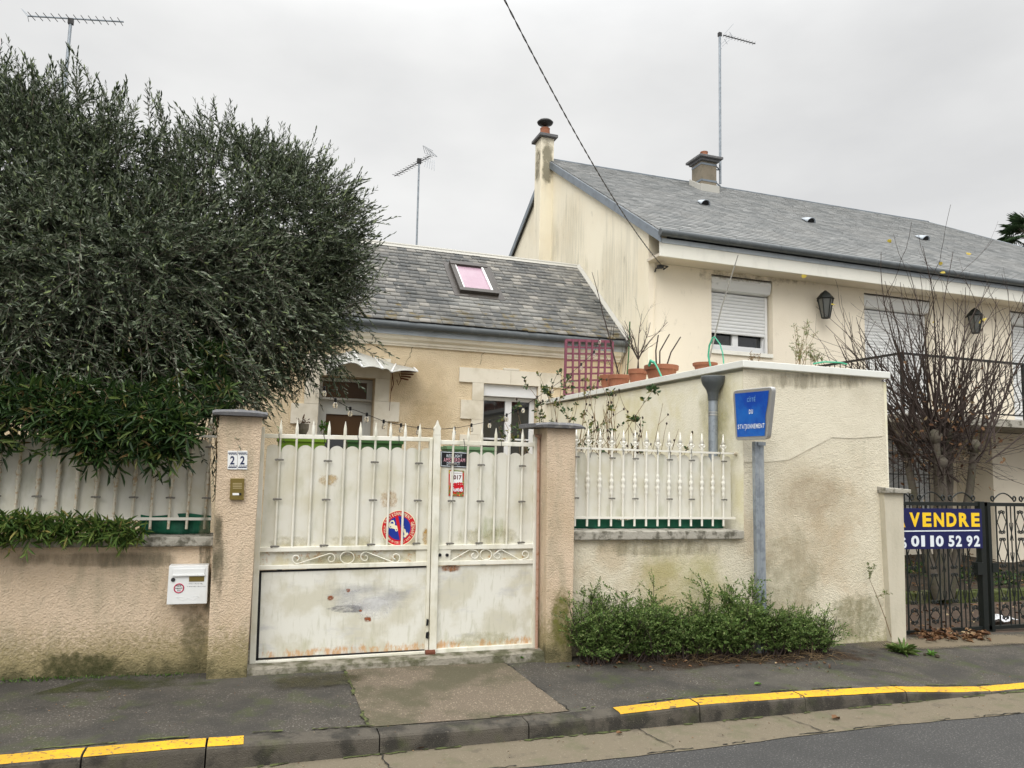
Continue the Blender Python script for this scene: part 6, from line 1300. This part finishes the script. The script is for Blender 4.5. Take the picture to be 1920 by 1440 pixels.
# ================================================================ SHRUB ROW
random.seed(41)
def shrub(px, py, w_, h_, label, mm='shrub', nt=420, dense=14, Yc=5.16, ll=.020, lw=.009):
    global rng; rng = np.random.default_rng(int(px))
    c_ = PZ(px, py, .10); Yb = min(c_[1], 5.28); c_ = PY(px, py, Yb); k = ((c_-EYE)@FW)/FPX; W, H = w_*k/2, h_*k
    c_[2] = sidez(c_[0], min(c_[1], 5.45)); t = thing('shrub', c_, label, 'shrub', 'shrubs in the row along the cream wall'); st = []
    for q in range(46):
        a = random.uniform(0, 6.28); rr = random.random()**.5; d_ = np.array([math.cos(a)*rr*.8*W/.25, math.sin(a)*rr*.45, 1.]); top = H*(random.uniform(.5, .85) if q % 4 else random.uniform(.85, 1.12))*(1-.3*rr)
        pts, rad, _ = branch(c_+[random.uniform(-.5, .5)*W, random.uniform(-.06, .06), 0], d_, top*1.05, .005, 7, .12, .06); pts = [np.array([p[0], min(p[1], 5.44), p[2]]) for p in pts]; st.append((pts, rad))
    m = MB(); [m.tube(p, r_, 4) for p, r_ in st]; m.build('stems', M['twig'], t)
    B = []; D = []
    for q in range(nt):
        p, r_ = random.choice(st); i = random.randint(2 if random.random() < .35 else 3, 7); j = p[i-1]+(p[i]-p[i-1])*random.random(); B.append(j); D.append((random.gauss(0, .6), random.gauss(-.1, .5), random.uniform(.1, 1.0)))
    LV, LF, SV, SF = twigs(np.array(B), np.array(D), rng.uniform(.05, .17, nt), dense, ll, lw, droop=.05, spread=1.0, jit=.25, pairs=False, stem_r=.0008)
    mk('leaves', LV, LF, M[mm], t); mk('twigs', SV, SF, M['twig'], t)
shrub(1124, 1230, 140, 150, 'leftmost shrub of the row, against the right gate pier', nt=1000)
shrub(1214, 1238, 165, 160, 'tall bushy shrub, second from the gate pier in the row', nt=1150)
shrub(1300, 1240, 150, 112, 'rounded shrub in the middle of the row, left of the sign post', nt=850)
shrub(1372, 1236, 150, 160, 'tallest bright green shrub just left of the blue sign post', nt=1150, ll=.023, lw=.011)
shrub(1462, 1230, 140, 108, 'low shrub just right of the blue sign post', nt=760)
shrub(1522, 1222, 120, 86, 'sparse half-dry shrub at the right end of the row', nt=420, dense=11)
# brown dry skirt of dead stems below the shrubs
B = []; D = []
for k in range(520):
    x = random.uniform(1085, 1565); p = PZ(x, 1232-abs(x-1300)*.04+random.uniform(-10, 10), .12); p[1] = min(p[1], 5.4); p[2] = sidez(p[0], p[1])+.01; B.append(p); D.append((random.gauss(0, .8), random.gauss(-.3, .5), random.uniform(.0, .7)))
LV, LF, SV, SF = twigs(np.array(B), np.array(D), rng.uniform(.06, .2, len(B)), 3, .02, .008, droop=.3, stem_r=.0012)
tag(mk('dry_stems', *merge([(SV, SF)]), M['twigtan']), 'brown dry stems and needles under the shrub row', 'dry stems', kind='stuff')

# tall weed at the annex foot, rosettes, grass strip
def rosette(px, py, r, n, label, mm='weed', Yv=None, hgt=.5, lw=.014):
    c_ = PZ(px, py, .12); c_[2] = sidez(c_[0], min(c_[1], 5.55))+.004; a = np.linspace(0, 2*math.pi, n, endpoint=False)+rng.uniform(-.2, .2, n); d_ = np.stack([np.cos(a), np.sin(a), rng.uniform(.2, 1.6, n)*hgt*1.6], 1)
    LV, LF = leaf_mesh(np.repeat(c_[None], n, 0)+rng.normal(size=(n, 3))*.004, d_, np.repeat([[0, 0, 1.]], n, 0)+rng.normal(size=(n, 3))*.2, r*rng.uniform(.6, 1.1, n), lw, curl=.25)
    return tag(mk('weed', LV, LF, M[mm], loc=c_), label, 'weed')
rosette(968, 1242, .12, 26, 'bright green weed growing from the crack beside the white gate')
rosette(1692, 1213, .16, 60, 'dense green weed at the foot of the whitish pier', 'shrub', lw=.02)
rosette(1745, 1216, .07, 14, 'flat little green weed on the strip before the black gates')
st = []; b = PZ(1668, 1203, .09); b[1] = min(b[1], 5.45); 
tw = [PY(1671, 1195, 5.42), PY(1660, 1160, 5.42), PY(1645, 1120, 5.42), PY(1630, 1085, 5.42)]; st = [(tw, [.004, .0035, .003, .002])]
for k in range(5): i = random.choice([2, 3]); sub(tw[i], (random.uniform(-.6, .8), -.1, random.uniform(.2, 1)), .12, .0018, 4, .12, 0, 0, st)
leafy('tall_weed', 'tall thin dried weed leaning against the right end of the annex wall', tw[0], st, 70, .02, 4, .013, .006, 'shrub', cat='weed', stem_m='twigtan')
rng = np.random.default_rng(8); n = 2600; X = rng.uniform(-9, -.25, n); Y = 5.49-np.abs(rng.normal(size=n))*.030; keep = (np.sin(X*4)+np.sin(X*9.7)+1.6 > rng.uniform(0, 2, n)) & (Y > 5.38); X, Y = X[keep], Y[keep]
B = np.stack([X, Y, np.array([sidez(x, y) for x, y in zip(X, Y)])], 1); d_ = rng.normal(size=(len(X), 3))*[.7, .5, .2]+[0, -.3, .8]
LV, LF = leaf_mesh(B, d_, np.array([[0, -.3, 1.]])+rng.normal(size=(len(X), 3))*.3, rng.uniform(.010, .03, len(X)), .008); tag(mk('ground_weeds', LV, LF, M['grass']), 'strip of low green weeds along the foot of the pink wall', 'weeds', kind='stuff')

# leaf litter
def litter(pts, label, mm='dead', size=(.02, .05)):
    n = len(pts); B = np.array(pts); a = rng.uniform(0, 6.28, n); d_ = np.stack([np.cos(a), np.sin(a), rng.uniform(-.05, .35, n)], 1)
    LV, LF = leaf_mesh(B, d_, np.array([[0, 0, 1.]])+rng.normal(size=(n, 3))*.35, rng.uniform(*size, n), rng.uniform(.6, 1, n)*size[1]*.5, fold=.3, curl=.2)
    return tag(mk('leaf_litter', LV, LF, M[mm]), label, 'leaf litter', kind='stuff')
L = []
for k in range(70): p = PZ(random.gauss(1125, 22), random.gauss(1240, 5), .12); p[2] = sidez(p[0], p[1])+.012; L.append(p)
for k in range(90): p = PZ(random.uniform(1090, 1580), random.gauss(1240, 7), .12); p[2] = sidez(p[0], p[1])+.008; L.append(p)
litter(L, 'fallen brown leaves gathered under the shrub row', size=(.015, .04))
L = []
for k in range(150): p = PZ(random.uniform(1718, 1850), random.gauss(1198, 4), .07); p[1] = min(p[1], 5.74); p[2] = sidez(p[0], min(p[1], 5.6))+random.uniform(.005, .04); L.append(p)
litter(L, 'heap of crumpled brown leaves along the bottom rail of the black gate', size=(.04, .09))
L = []
for k in range(650): x, y = random.uniform(5.7, 13), random.uniform(5.85, 9.2); L.append((x, y, (.06+.02*(y-5.6) if y < 7 else .21+.16*(y-7.1)/2.2)+.012))
litter(L, 'dead leaves scattered over the garden behind the black gates', size=(.03, .07))
L = []
for k in range(420):
    x = random.uniform(-1.5, 6); y = random.uniform(3.9, 5.3) if k > 40 else random.uniform(4.1, 4.26); L.append((x, y, (sidez(x, y) if y > YK2 else (kzf(x) if y > YK else .004))+.004))
litter(L, 'tiny leaf scraps scattered over the pavement and gutter', 'dead', (.005, .013))
c_ = PZ(1414, 1281, .12); c_[2] = sidez(c_[0], c_[1])+.008; LV, LF = leaf_mesh(c_[None], np.array([[1, .1, .05]]), np.array([[0, 0, 1.]]), .07, .035, curl=.1); tag(mk('fallen_leaf', LV, LF, M['weed'], loc=c_), 'single pale green leaf lying on the dark pavement', 'leaf')
for i, (x, y, z_, lb, s_) in enumerate([(1560, 1349, .01, 'curled brown leaf in the gutter at the right', .08), (782, 1405, .01, 'round brown dead leaf in the gutter below the driveway', .05), (1155, 1377, .01, 'small tan leaf in the gutter beside the yellow kerb end', .05)]):
    c_ = PZ(x, y, z_); c_[2] = .016; LV, LF = leaf_mesh(c_[None], np.array([[1, .2, .15]]), np.array([[.3, 0, 1.]]), s_, s_*.5, curl=.3); tag(mk('fallen_leaf', LV, LF, M['dead'], loc=c_), lb, 'leaf')
for i, (x, y, lb) in enumerate([(1734, 1223, 'small dark clod on the pavement before the black gates, the smaller one'), (1757, 1226, 'larger dark clod on the pavement before the black gates'), (516, 1256, 'small black clod in the corner under the left gate hinge')]):
    c_ = PZ(x, y, .09); c_[2] = sidez(c_[0], min(c_[1], 5.5)); m = MB(); s_ = (.014, .02, .025)[i]; m.lathe([(s_*.5, 0), (s_, s_*.4), (s_*.8, s_*1.0), (s_*.3, s_*1.4)], c_, 7); o = m.build('clod', M['soil']); o.rotation_euler[2] = i; tag(o, lb, 'clod')
# crumpled paper in the garden
c_ = PZ(1880, 1166, .09); m = MB(); V = []; n = 8
for i in range(n+1):
    for j in range(5): V.append((c_[0]-.16+.32*i/n+random.uniform(-.015, .015), c_[1]-.05+.025*j*2, c_[2]+random.uniform(0, .05)))
m.add(V, [(i*5+j, (i+1)*5+j, (i+1)*5+j+1, i*5+j+1) for i in range(n) for j in range(4)]); tag(m.build('crumpled_paper', M['paper']), 'crumpled white paper lying behind the right-hand black gate', 'paper')
# ground cover in the bed under the bare tree
n = 5200; rng = np.random.default_rng(19); B = np.stack([rng.uniform(5.7, 13, n), rng.uniform(7.2, 9.2, n), np.zeros(n)], 1); B[:, 2] = .20+.16*(B[:, 1]-7.1)/2.2; keep = np.sin(B[:, 0]*2.2)+np.sin(B[:, 1]*3+B[:, 0]) > .3; B = B[keep]
LV, LF = leaf_mesh(B, rng.normal(size=B.shape)*[1, 1, .5]+[0, 0, .5], np.array([[0, -.3, 1.]])+rng.normal(size=B.shape)*.3, rng.uniform(.03, .08, len(B)), .03); tag(mk('ground_cover', LV, LF, M['bamboo']), 'ivy-like ground cover in the bed behind the black gates', 'ground cover', kind='stuff')

# ================================================================ ROSES by the annex side wall
def rose(px, label, n, seed, spreadx, ztop, Yc=6.5, nleaf=60, base_px=None):
    random.seed(seed); b = PY(px, 880, Yc); b[2] = .3; st = []
    for k in range(n):
        tx = b[0]+random.gauss(0, spreadx); tz = ztop*random.uniform(.75, 1.0); e_ = np.array([tx, Yc+random.gauss(0, .12), tz]); s_ = b+[random.gauss(0, .08), 0, 0]; d_ = unit(e_-s_)
        pts, rad, _ = branch(s_, d_, np.linalg.norm(e_-s_), .0055, 9, .06, .01, .002); st.append((pts, rad))
        for q in range(4): i = random.randint(5, 9); dd = unit(np.array(pts[i])-pts[i-1])+np.array([random.gauss(0, .6), random.gauss(0, .3), random.gauss(.1, .3)]); p2, r2, _ = branch(pts[i], dd, random.uniform(.12, .28), .003, 4, .1, .02, .0015); st.append((p2, r2))
    t = leafy('rose_bush', label, b, st, nleaf, .06, 4, .042, .026, 'rose', cat='rose bush', group='bare rose bushes behind the short fence', stem_m='twigtan', spread=1.3, droop=.3)
    hips = MB()
    for p, r_ in st:
        if random.random() < .55: hips.lathe([(.003, -.01), (.010, 0), (.009, .010), (.003, .016)], p[-1], 6)
    hips.build('rose_hips', M['twig'], t)
rose(1065, 'climbing rose with the most leaves, left of the pair behind the right gate pier', 24, 3, .28, 2.34, 6.6, 260)
rose(1165, 'almost leafless rose bush with dark hips, right of the pair against the annex side wall', 30, 4, .24, 2.25, 6.5, 30)
t = leafy('rose_branch', 'arching leafy rose branch reaching right across the annex side wall', PY(1195, 800, 6.4), [([PY(1150, 850, 6.4), PY(1185, 790, 6.4), PY(1208, 755, 6.4), PY(1222, 735, 6.4)], [.004, .003, .003, .002])], 16, .05, 4, .055, .036, 'rose', cat='rose branch', stem_m='twigtan', spread=1.2)

# ================================================================ BARE TREE
random.seed(77); bt = thing('bare_tree', (7.85, 6.95, .2), 'leafless many-stemmed tree with a broom of brown twigs before the balcony', 'tree')
base = np.array([7.85, 6.95, .15]); trunks = []; heads = []
for k, (dx, dz) in enumerate([(-.34, 1.75), (-.20, 1.9), (-.05, 1.95), (.10, 1.95), (.26, 1.8), (.0, 1.7), (-.12, 1.6)]):
    e_ = base+np.array([dx*1.25, random.uniform(-.2, .2), dz]); p0 = base+[dx*.35, random.uniform(-.05, .05), 0]; mid_ = p0*.55+e_*.45+np.array([dx*.15, 0, 0]); trunks.append(([p0, (p0+mid_)/2, mid_, (mid_+e_)/2+[random.gauss(0, .03), 0, 0], e_], [.072, .060, .052, .046, .042])); heads.append(e_)
m = MB(); [m.tube(p, r_, 8) for p, r_ in trunks]; 
for e_ in heads: m.lathe([(.03, -.08), (.075, -.03), (.08, .03), (.03, .09)], e_, 8)
m.build('trunk', M['bark'], bt, smooth=True)
SV = []; st = []
for e_ in heads:
    for k in range(13):
        off = e_[0]-base[0]; ax_ = random.gauss(off*1.5, .68); dirv = np.array([ax_, random.gauss(-.05, .35), random.uniform(.75, 1.3)]); L_ = random.uniform(1.2, 2.45)*(1-.12*min(abs(ax_), 2)); 
        pts, rad, _ = branch(e_+[random.gauss(0, .12), random.gauss(0, .05), random.uniform(-.25, .1)], dirv, L_, random.uniform(.009, .016), 11, .075, .03, .0028); st.append((pts, rad))
        for q in range(4):
            i = random.randint(1, 9); dd = unit(pts[i]-pts[i-1]); qv = rng.normal(size=3); qv -= dd*(qv@dd); p2, r2, _ = branch(pts[i], dd+unit(qv)*.62, L_*random.uniform(.25, .5), rad[i]*.6, 7, .10, .03, .002); st.append((p2, r2))
            if random.random() < .8: j = random.randint(2, 5); d2 = unit(p2[j]-p2[j-1]); qv = rng.normal(size=3); p3, r3, _ = branch(p2[j], d2+unit(qv)*.5, L_*.18, rad[i]*.35, 5, .08, .02, .0012); st.append((p3, r3))
    for k in range(13):   # low fine tangle round the heads
        dirv = np.array([random.gauss(0, 1), random.gauss(0, .6), random.uniform(-.25, .5)]); pts, rad, _ = branch(e_+[0, 0, random.uniform(-.3, .1)], dirv, random.uniform(.4, 1.0), .006, 8, .13, .0, .0015); st.append((pts, rad))
        for q in range(3): i = random.randint(2, 7); p2, r2, _ = branch(pts[i], unit(pts[i]-pts[i-1])+rng.normal(size=3)*.5, .3, .003, 5, .12, 0, .001); st.append((p2, r2))
m = MB(); [m.tube(p, r_, 4) for p, r_ in st]; m.build('branches', M['twig'], bt)
B = []; D = []
for k in range(260): e_ = random.choice(heads); B.append(e_+np.array([random.gauss(0, .28), random.gauss(0, .2), random.gauss(.12, .28)])); D.append(rng.normal(size=3)-[0, 0, .5])
LV, LF = leaf_mesh(np.array(B), np.array(D), rng.normal(size=(len(B), 3)), .06, .03); mk('withered_leaves', LV, LF, M['dead'], bt)
B = [PY(x, y, 6.9) for x, y in [(1760, 492), (1773, 512), (1752, 600), (1848, 596), (1838, 600), (1502, 518), (1566, 572), (1672, 452), (1822, 476)]]
LV, LF = leaf_mesh(np.array(B), rng.normal(size=(len(B), 3)), rng.normal(size=(len(B), 3))+[0, -1, 0], .07, .045); mk('yellow_leaves', LV, LF, M['yleaf'], bt)

# ================================================================ PALM far behind
pc_ = PY(1935, 445, 20.0); pt_ = thing('palm_tree', (pc_[0], 20.0, 0), 'fan palm rising behind the right end of the big slate roof', 'tree')
MB().tube([(pc_[0], 20, 0), (pc_[0]+.1, 20, pc_[2]*.5), (pc_[0], 20, pc_[2])], [.2, .16, .14], 10).build('trunk', M['bark'], pt_)
B = []; D = []; Wd = []; stm = MB()
for k in range(46):
    a = random.uniform(0, 6.28); el_ = random.uniform(-1.1, 1.2); d_ = np.array([math.cos(a)*math.cos(el_), math.sin(a)*math.cos(el_), math.sin(el_)]); hub = pc_+d_*.65; stm.tube([pc_, hub], [.02, .012], 4); s_ = unit(np.cross(d_, [0, 0, 1.])); u_ = np.cross(s_, d_)
    for q in np.linspace(-1.5, 1.5, 17): B.append(hub); D.append(d_*math.cos(q)+s_*math.sin(q)+np.array([0, 0, -.18]))
n = len(B); LV, LF = leaf_mesh(np.array(B), np.array(D), np.repeat([[0, .2, 1.]], n, 0), .62*rng.uniform(.8, 1.1, n), .035, curl=.25); mk('crown', LV, LF, M['palmleaf'], pt_); stm.build('leaf_stalks', M['bark'], pt_)

# ================================================================ STAINS, CRACKS, JOINTS
random.seed(91)
M['crack'] = mat('dark_crack', (.02, .019, .016), 1); M['haircrack'] = mat('hairline_crack', (.30, .25, .17), 1); M['mossline'] = mat('moss_in_joint', (.085, .10, .035), 1, [(60, .01, 1)], [dict(col=(.03, .03, .015), scale=20, lo=.45, hi=.6)])
def gpt(x, y, dz=.008): return (x, y, sidez(x, y)+dz)
def gl_(a, b, n=10): return [gpt(a[0]+(b[0]-a[0])*k/n, a[1]+(b[1]-a[1])*k/n) for k in range(n+1)]
struct(ribbon(gl_((a0_[0]+(a1_[0]-a0_[0])*((5.42-a0_[1])/(a1_[1]-a0_[1])), 5.42), (a0_[0]+(a1_[0]-a0_[0])*((4.41-a0_[1])/(a1_[1]-a0_[1])), 4.41)), .026, 'pavement_joint', M['mossline'], jit=.006, thr=-.5))
struct(ribbon(gl_((b0_[0]+(b1_[0]-b0_[0])*((5.42-b0_[1])/(b1_[1]-b0_[1])), 5.42), (b0_[0]+(b1_[0]-b0_[0])*((4.41-b0_[1])/(b1_[1]-b0_[1])), 4.41)), .010, 'pavement_joint', M['crack'], jit=.006, thr=-.4))
X_ = np.arange(-4, 9, .25); struct(ribbon([(x, YK2+.012, max(kzf(x), sidez(x, YK2+.012))+.007) for x in X_], .022, 'kerb_joint', M['mossline'], jit=.003, thr=.1))
X_ = np.arange(-4, 9, .25); struct(ribbon([(x, YK-.012, .009) for x in X_], .035, 'gutter_moss', M['mossline'], jit=.006, thr=.0))
struct(ribbon([gpt(3.9, 5.0), gpt(4.3, 4.85), gpt(4.7, 4.78), gpt(5.0, 4.42)], .007, 'pavement_crack', M['crack'], jit=.008))
struct(ribbon([gpt(-1.6, 4.9), gpt(-1.1, 5.0), gpt(-.6, 4.9), gpt(-.2, 5.05)], .004, 'pavement_crack', M['crack'], jit=.008))
for x in (.72, 2.3, 3.35): struct(ribbon([(x, 4.26, .010), (x+.03, 4.1, .010), (x-.02+.08, 3.93, .010)], .009, 'gutter_crack', M['crack'], jit=.006))
struct(ribbon([(x, 3.915+.018*math.sin(x*2.1), .0075) for x in np.arange(-3, 7, .2)], .012, 'road_edge_joint', M['crack'], jit=.007, thr=.3))
def gstain(x0, x1, y0, y1, col, **k):
    z = max(sidez(x, y) for x in (x0, x1) for y in (y0, y1))+.008
    return struct(stain([gpt(x0, y0, .009), gpt(x1, y0, .009), gpt(x1, y1, .009), gpt(x0, y1, .009)], col, None, name='pavement_stain', **k))
gstain(-2.6, .1, 5.15, 5.49, (.05, .055, .022), scale=7, amt=.8); gstain(2.3, 5.4, 4.85, 5.48, (.055, .036, .022), scale=9, amt=.85); gstain(.0, .9, 5.0, 5.38, (.06, .055, .03), scale=9, amt=.7); gstain(5.0, 7.5, 5.2, 5.6, (.20, .165, .115), scale=2, lo=.2, hi=.4, amt=.75)
# walls
YP = 5.3585
stain_px(368, 900, 400, 1180, 5.498, (.09, .09, .055), wl, scale=14, amt=.75, st=(1, 1, .4)); stain_px(330, 1120, 396, 1270, 5.4975, (.16, .145, .08), wl, scale=22, lo=.34, hi=.66, amt=.6)
stain_px(40, 1215, 260, 1285, 5.4985, (.055, .06, .025), wl, scale=26, lo=.34, hi=.6, amt=.7)
stain_px(-30, 1030, 390, 1070, 5.4982, (.22, .19, .13), wl, scale=9, amt=.6, st=(1, 1, .3))
pl_ = [o for o in bpy.data.objects if o.name.startswith('gate_pier')]
stain_px(392, 930, 425, 1150, YP, (.12, .11, .07), pl_[0], scale=16, amt=.7, st=(1, 1, .4))
stain_px(1028, 1090, 1076, 1232, YP, (.17, .17, .045), pl_[1], scale=20, lo=.32, hi=.6, amt=.8)
stain_px(1160, 1010, 1400, 1190, 5.4985, (.50, .46, .18), wr, scale=5, lo=.34, hi=.7, amt=.5); stain_px(1080, 1005, 1390, 1050, 5.498, (.33, .30, .2), wr, scale=11, amt=.6, st=(1, 1, .25))
stain_px(1400, 830, 1655, 1120, 5.497, (.50, .40, .26), ax, scale=3.5, lo=.22, hi=.72, amt=.27); stain_px(1440, 880, 1600, 980, 5.4965, (.46, .37, .25), ax, scale=6, lo=.3, hi=.7, amt=.35); stain_px(1395, 960, 1560, 1240, 5.4975, (.36, .33, .22), ax, scale=9, lo=.3, hi=.7, amt=.5); stain_px(1540, 1100, 1668, 1215, 5.4962, (.26, .25, .14), ax, scale=18, lo=.34, hi=.62, amt=.6)
stain_px(1395, 695, 1652, 735, 5.4925, (.36, .33, .25), ax, scale=13, amt=.6, st=(1, 1, .2))
stain([PX(1300, 880, XA-.002), PX(1385, 880, XA-.002), PX(1385, 700, XA-.002), PX(1300, 720, XA-.002)], (.50, .47, .25), ax, scale=4, lo=.34, hi=.7, amt=.5)
hs1 = h1; ribbon([PY(x, y, YF-.003) for x, y in [(782, 636), (774, 650), (768, 668), (758, 684), (750, 692)]], .012, 'wall_crack', M['haircrack'], h1, .006, (0, 1, 0)); ribbon([PY(x, y, YF-.003) for x, y in [(914, 652), (903, 668), (900, 684)]], .008, 'wall_crack', M['haircrack'], h1, .006, (0, 1, 0))
stain_px(700, 660, 860, 780, YF-.002, (.62, .50, .31), h1, scale=3, lo=.3, hi=.7, amt=.4); stain_px(735, 745, 860, 850, YF-.0025, (.56, .42, .22), h1, scale=4, lo=.3, hi=.7, amt=.35)
for q in [(1040, 330, 1110, 560), (1000, 380, 1060, 520), (1110, 400, 1200, 640), (1075, 460, 1110, 540)]: stain([PX(q[0], q[3], XG-.003), PX(q[2], q[3], XG-.003), PX(q[2], q[1], XG-.003), PX(q[0], q[1], XG-.003)], (.38, .36, .27), h2, scale=7, lo=.46, hi=.66, amt=.22, st=(1, 2.6, .2))
stain([(4.944, 13.62, 7.1), (4.944, 13.28, 7.1), (4.944, 13.28, 8.0), (4.944, 13.62, 8.0)], (.25, .23, .17), ch1, scale=6, lo=.3, hi=.5, amt=.75); stain([(4.945, 13.2795, 7.0), (5.215, 13.2795, 7.0), (5.215, 13.2795, 8.04), (4.945, 13.2795, 8.04)], (.27, .25, .18), ch1, scale=6, lo=.3, hi=.5, amt=.75)
stain_px(1230, 478, 1640, 545, YB-.002, (.40, .35, .26), h2, scale=9, lo=.5, hi=.66, amt=.5)
# gate
Yg1 = YG+.0105; Yg2 = YG+.0035
stain_px(706, 912, 752, 960, Yg1, (.55, .36, .17), gl, scale=40, lo=.42, hi=.66, amt=.6); stain_px(590, 885, 640, 915, Yg1, (.55, .40, .20), gl, scale=30, amt=.7); stain_px(790, 985, 812, 1030, Yg1, (.50, .30, .08), gl, scale=25, lo=.3, hi=.5, amt=.7)
for x0, x1 in ((492, 600), (600, 720), (700, 806)): stain_px(x0, 1000, x1, 1034, Yg1, (.46, .40, .22), gl, scale=18, amt=.4)
stain_px(822, 985, 1004, 1030, Yg1, (.46, .42, .24), gr, scale=16, amt=.4); stain_px(880, 960, 960, 1022, Yg1-.0003, (.38, .42, .20), gr, scale=22, amt=.3, st=(1.5, 1, .3))
stain_px(575, 1080, 800, 1160, Yg2, (.44, .44, .46), gl, scale=5, lo=.38, hi=.70, amt=.5, st=(1, 1, 3), name='scuff'); stain_px(640, 1110, 760, 1170, Yg2-.0004, (.78, .78, .78), gl, scale=7, lo=.42, hi=.6, amt=.6, name='scuff'); stain_px(600, 1130, 700, 1152, Yg2-.0006, (.20, .20, .22), gl, scale=16, lo=.46, hi=.58, amt=.6, st=(1, 1, 4), name='scuff')
for x, y, s_ in ((620, 1121, 6), (690, 1161, 7), (653, 1107, 4), (676, 1145, 3)): stain_px(x-s_*1.4, y-s_*1.1, x+s_*1.4, y+s_*1.1, Yg2-.0008, (.28, .08, .03), gl, scale=60, lo=.40, hi=.58, amt=.95, name='rust_spot')
stain_px(820, 1180, 1000, 1222, Yg2, (.45, .42, .24), gr, scale=16, amt=.35); stain_px(818, 1055, 870, 1075, Yg2, (.32, .14, .06), gr, scale=22, lo=.4, hi=.55, amt=.8, name='rust_streak')
stain_px(495, 1036, 790, 1062, Yg1, (.38, .36, .22), gl, scale=12, amt=.5)
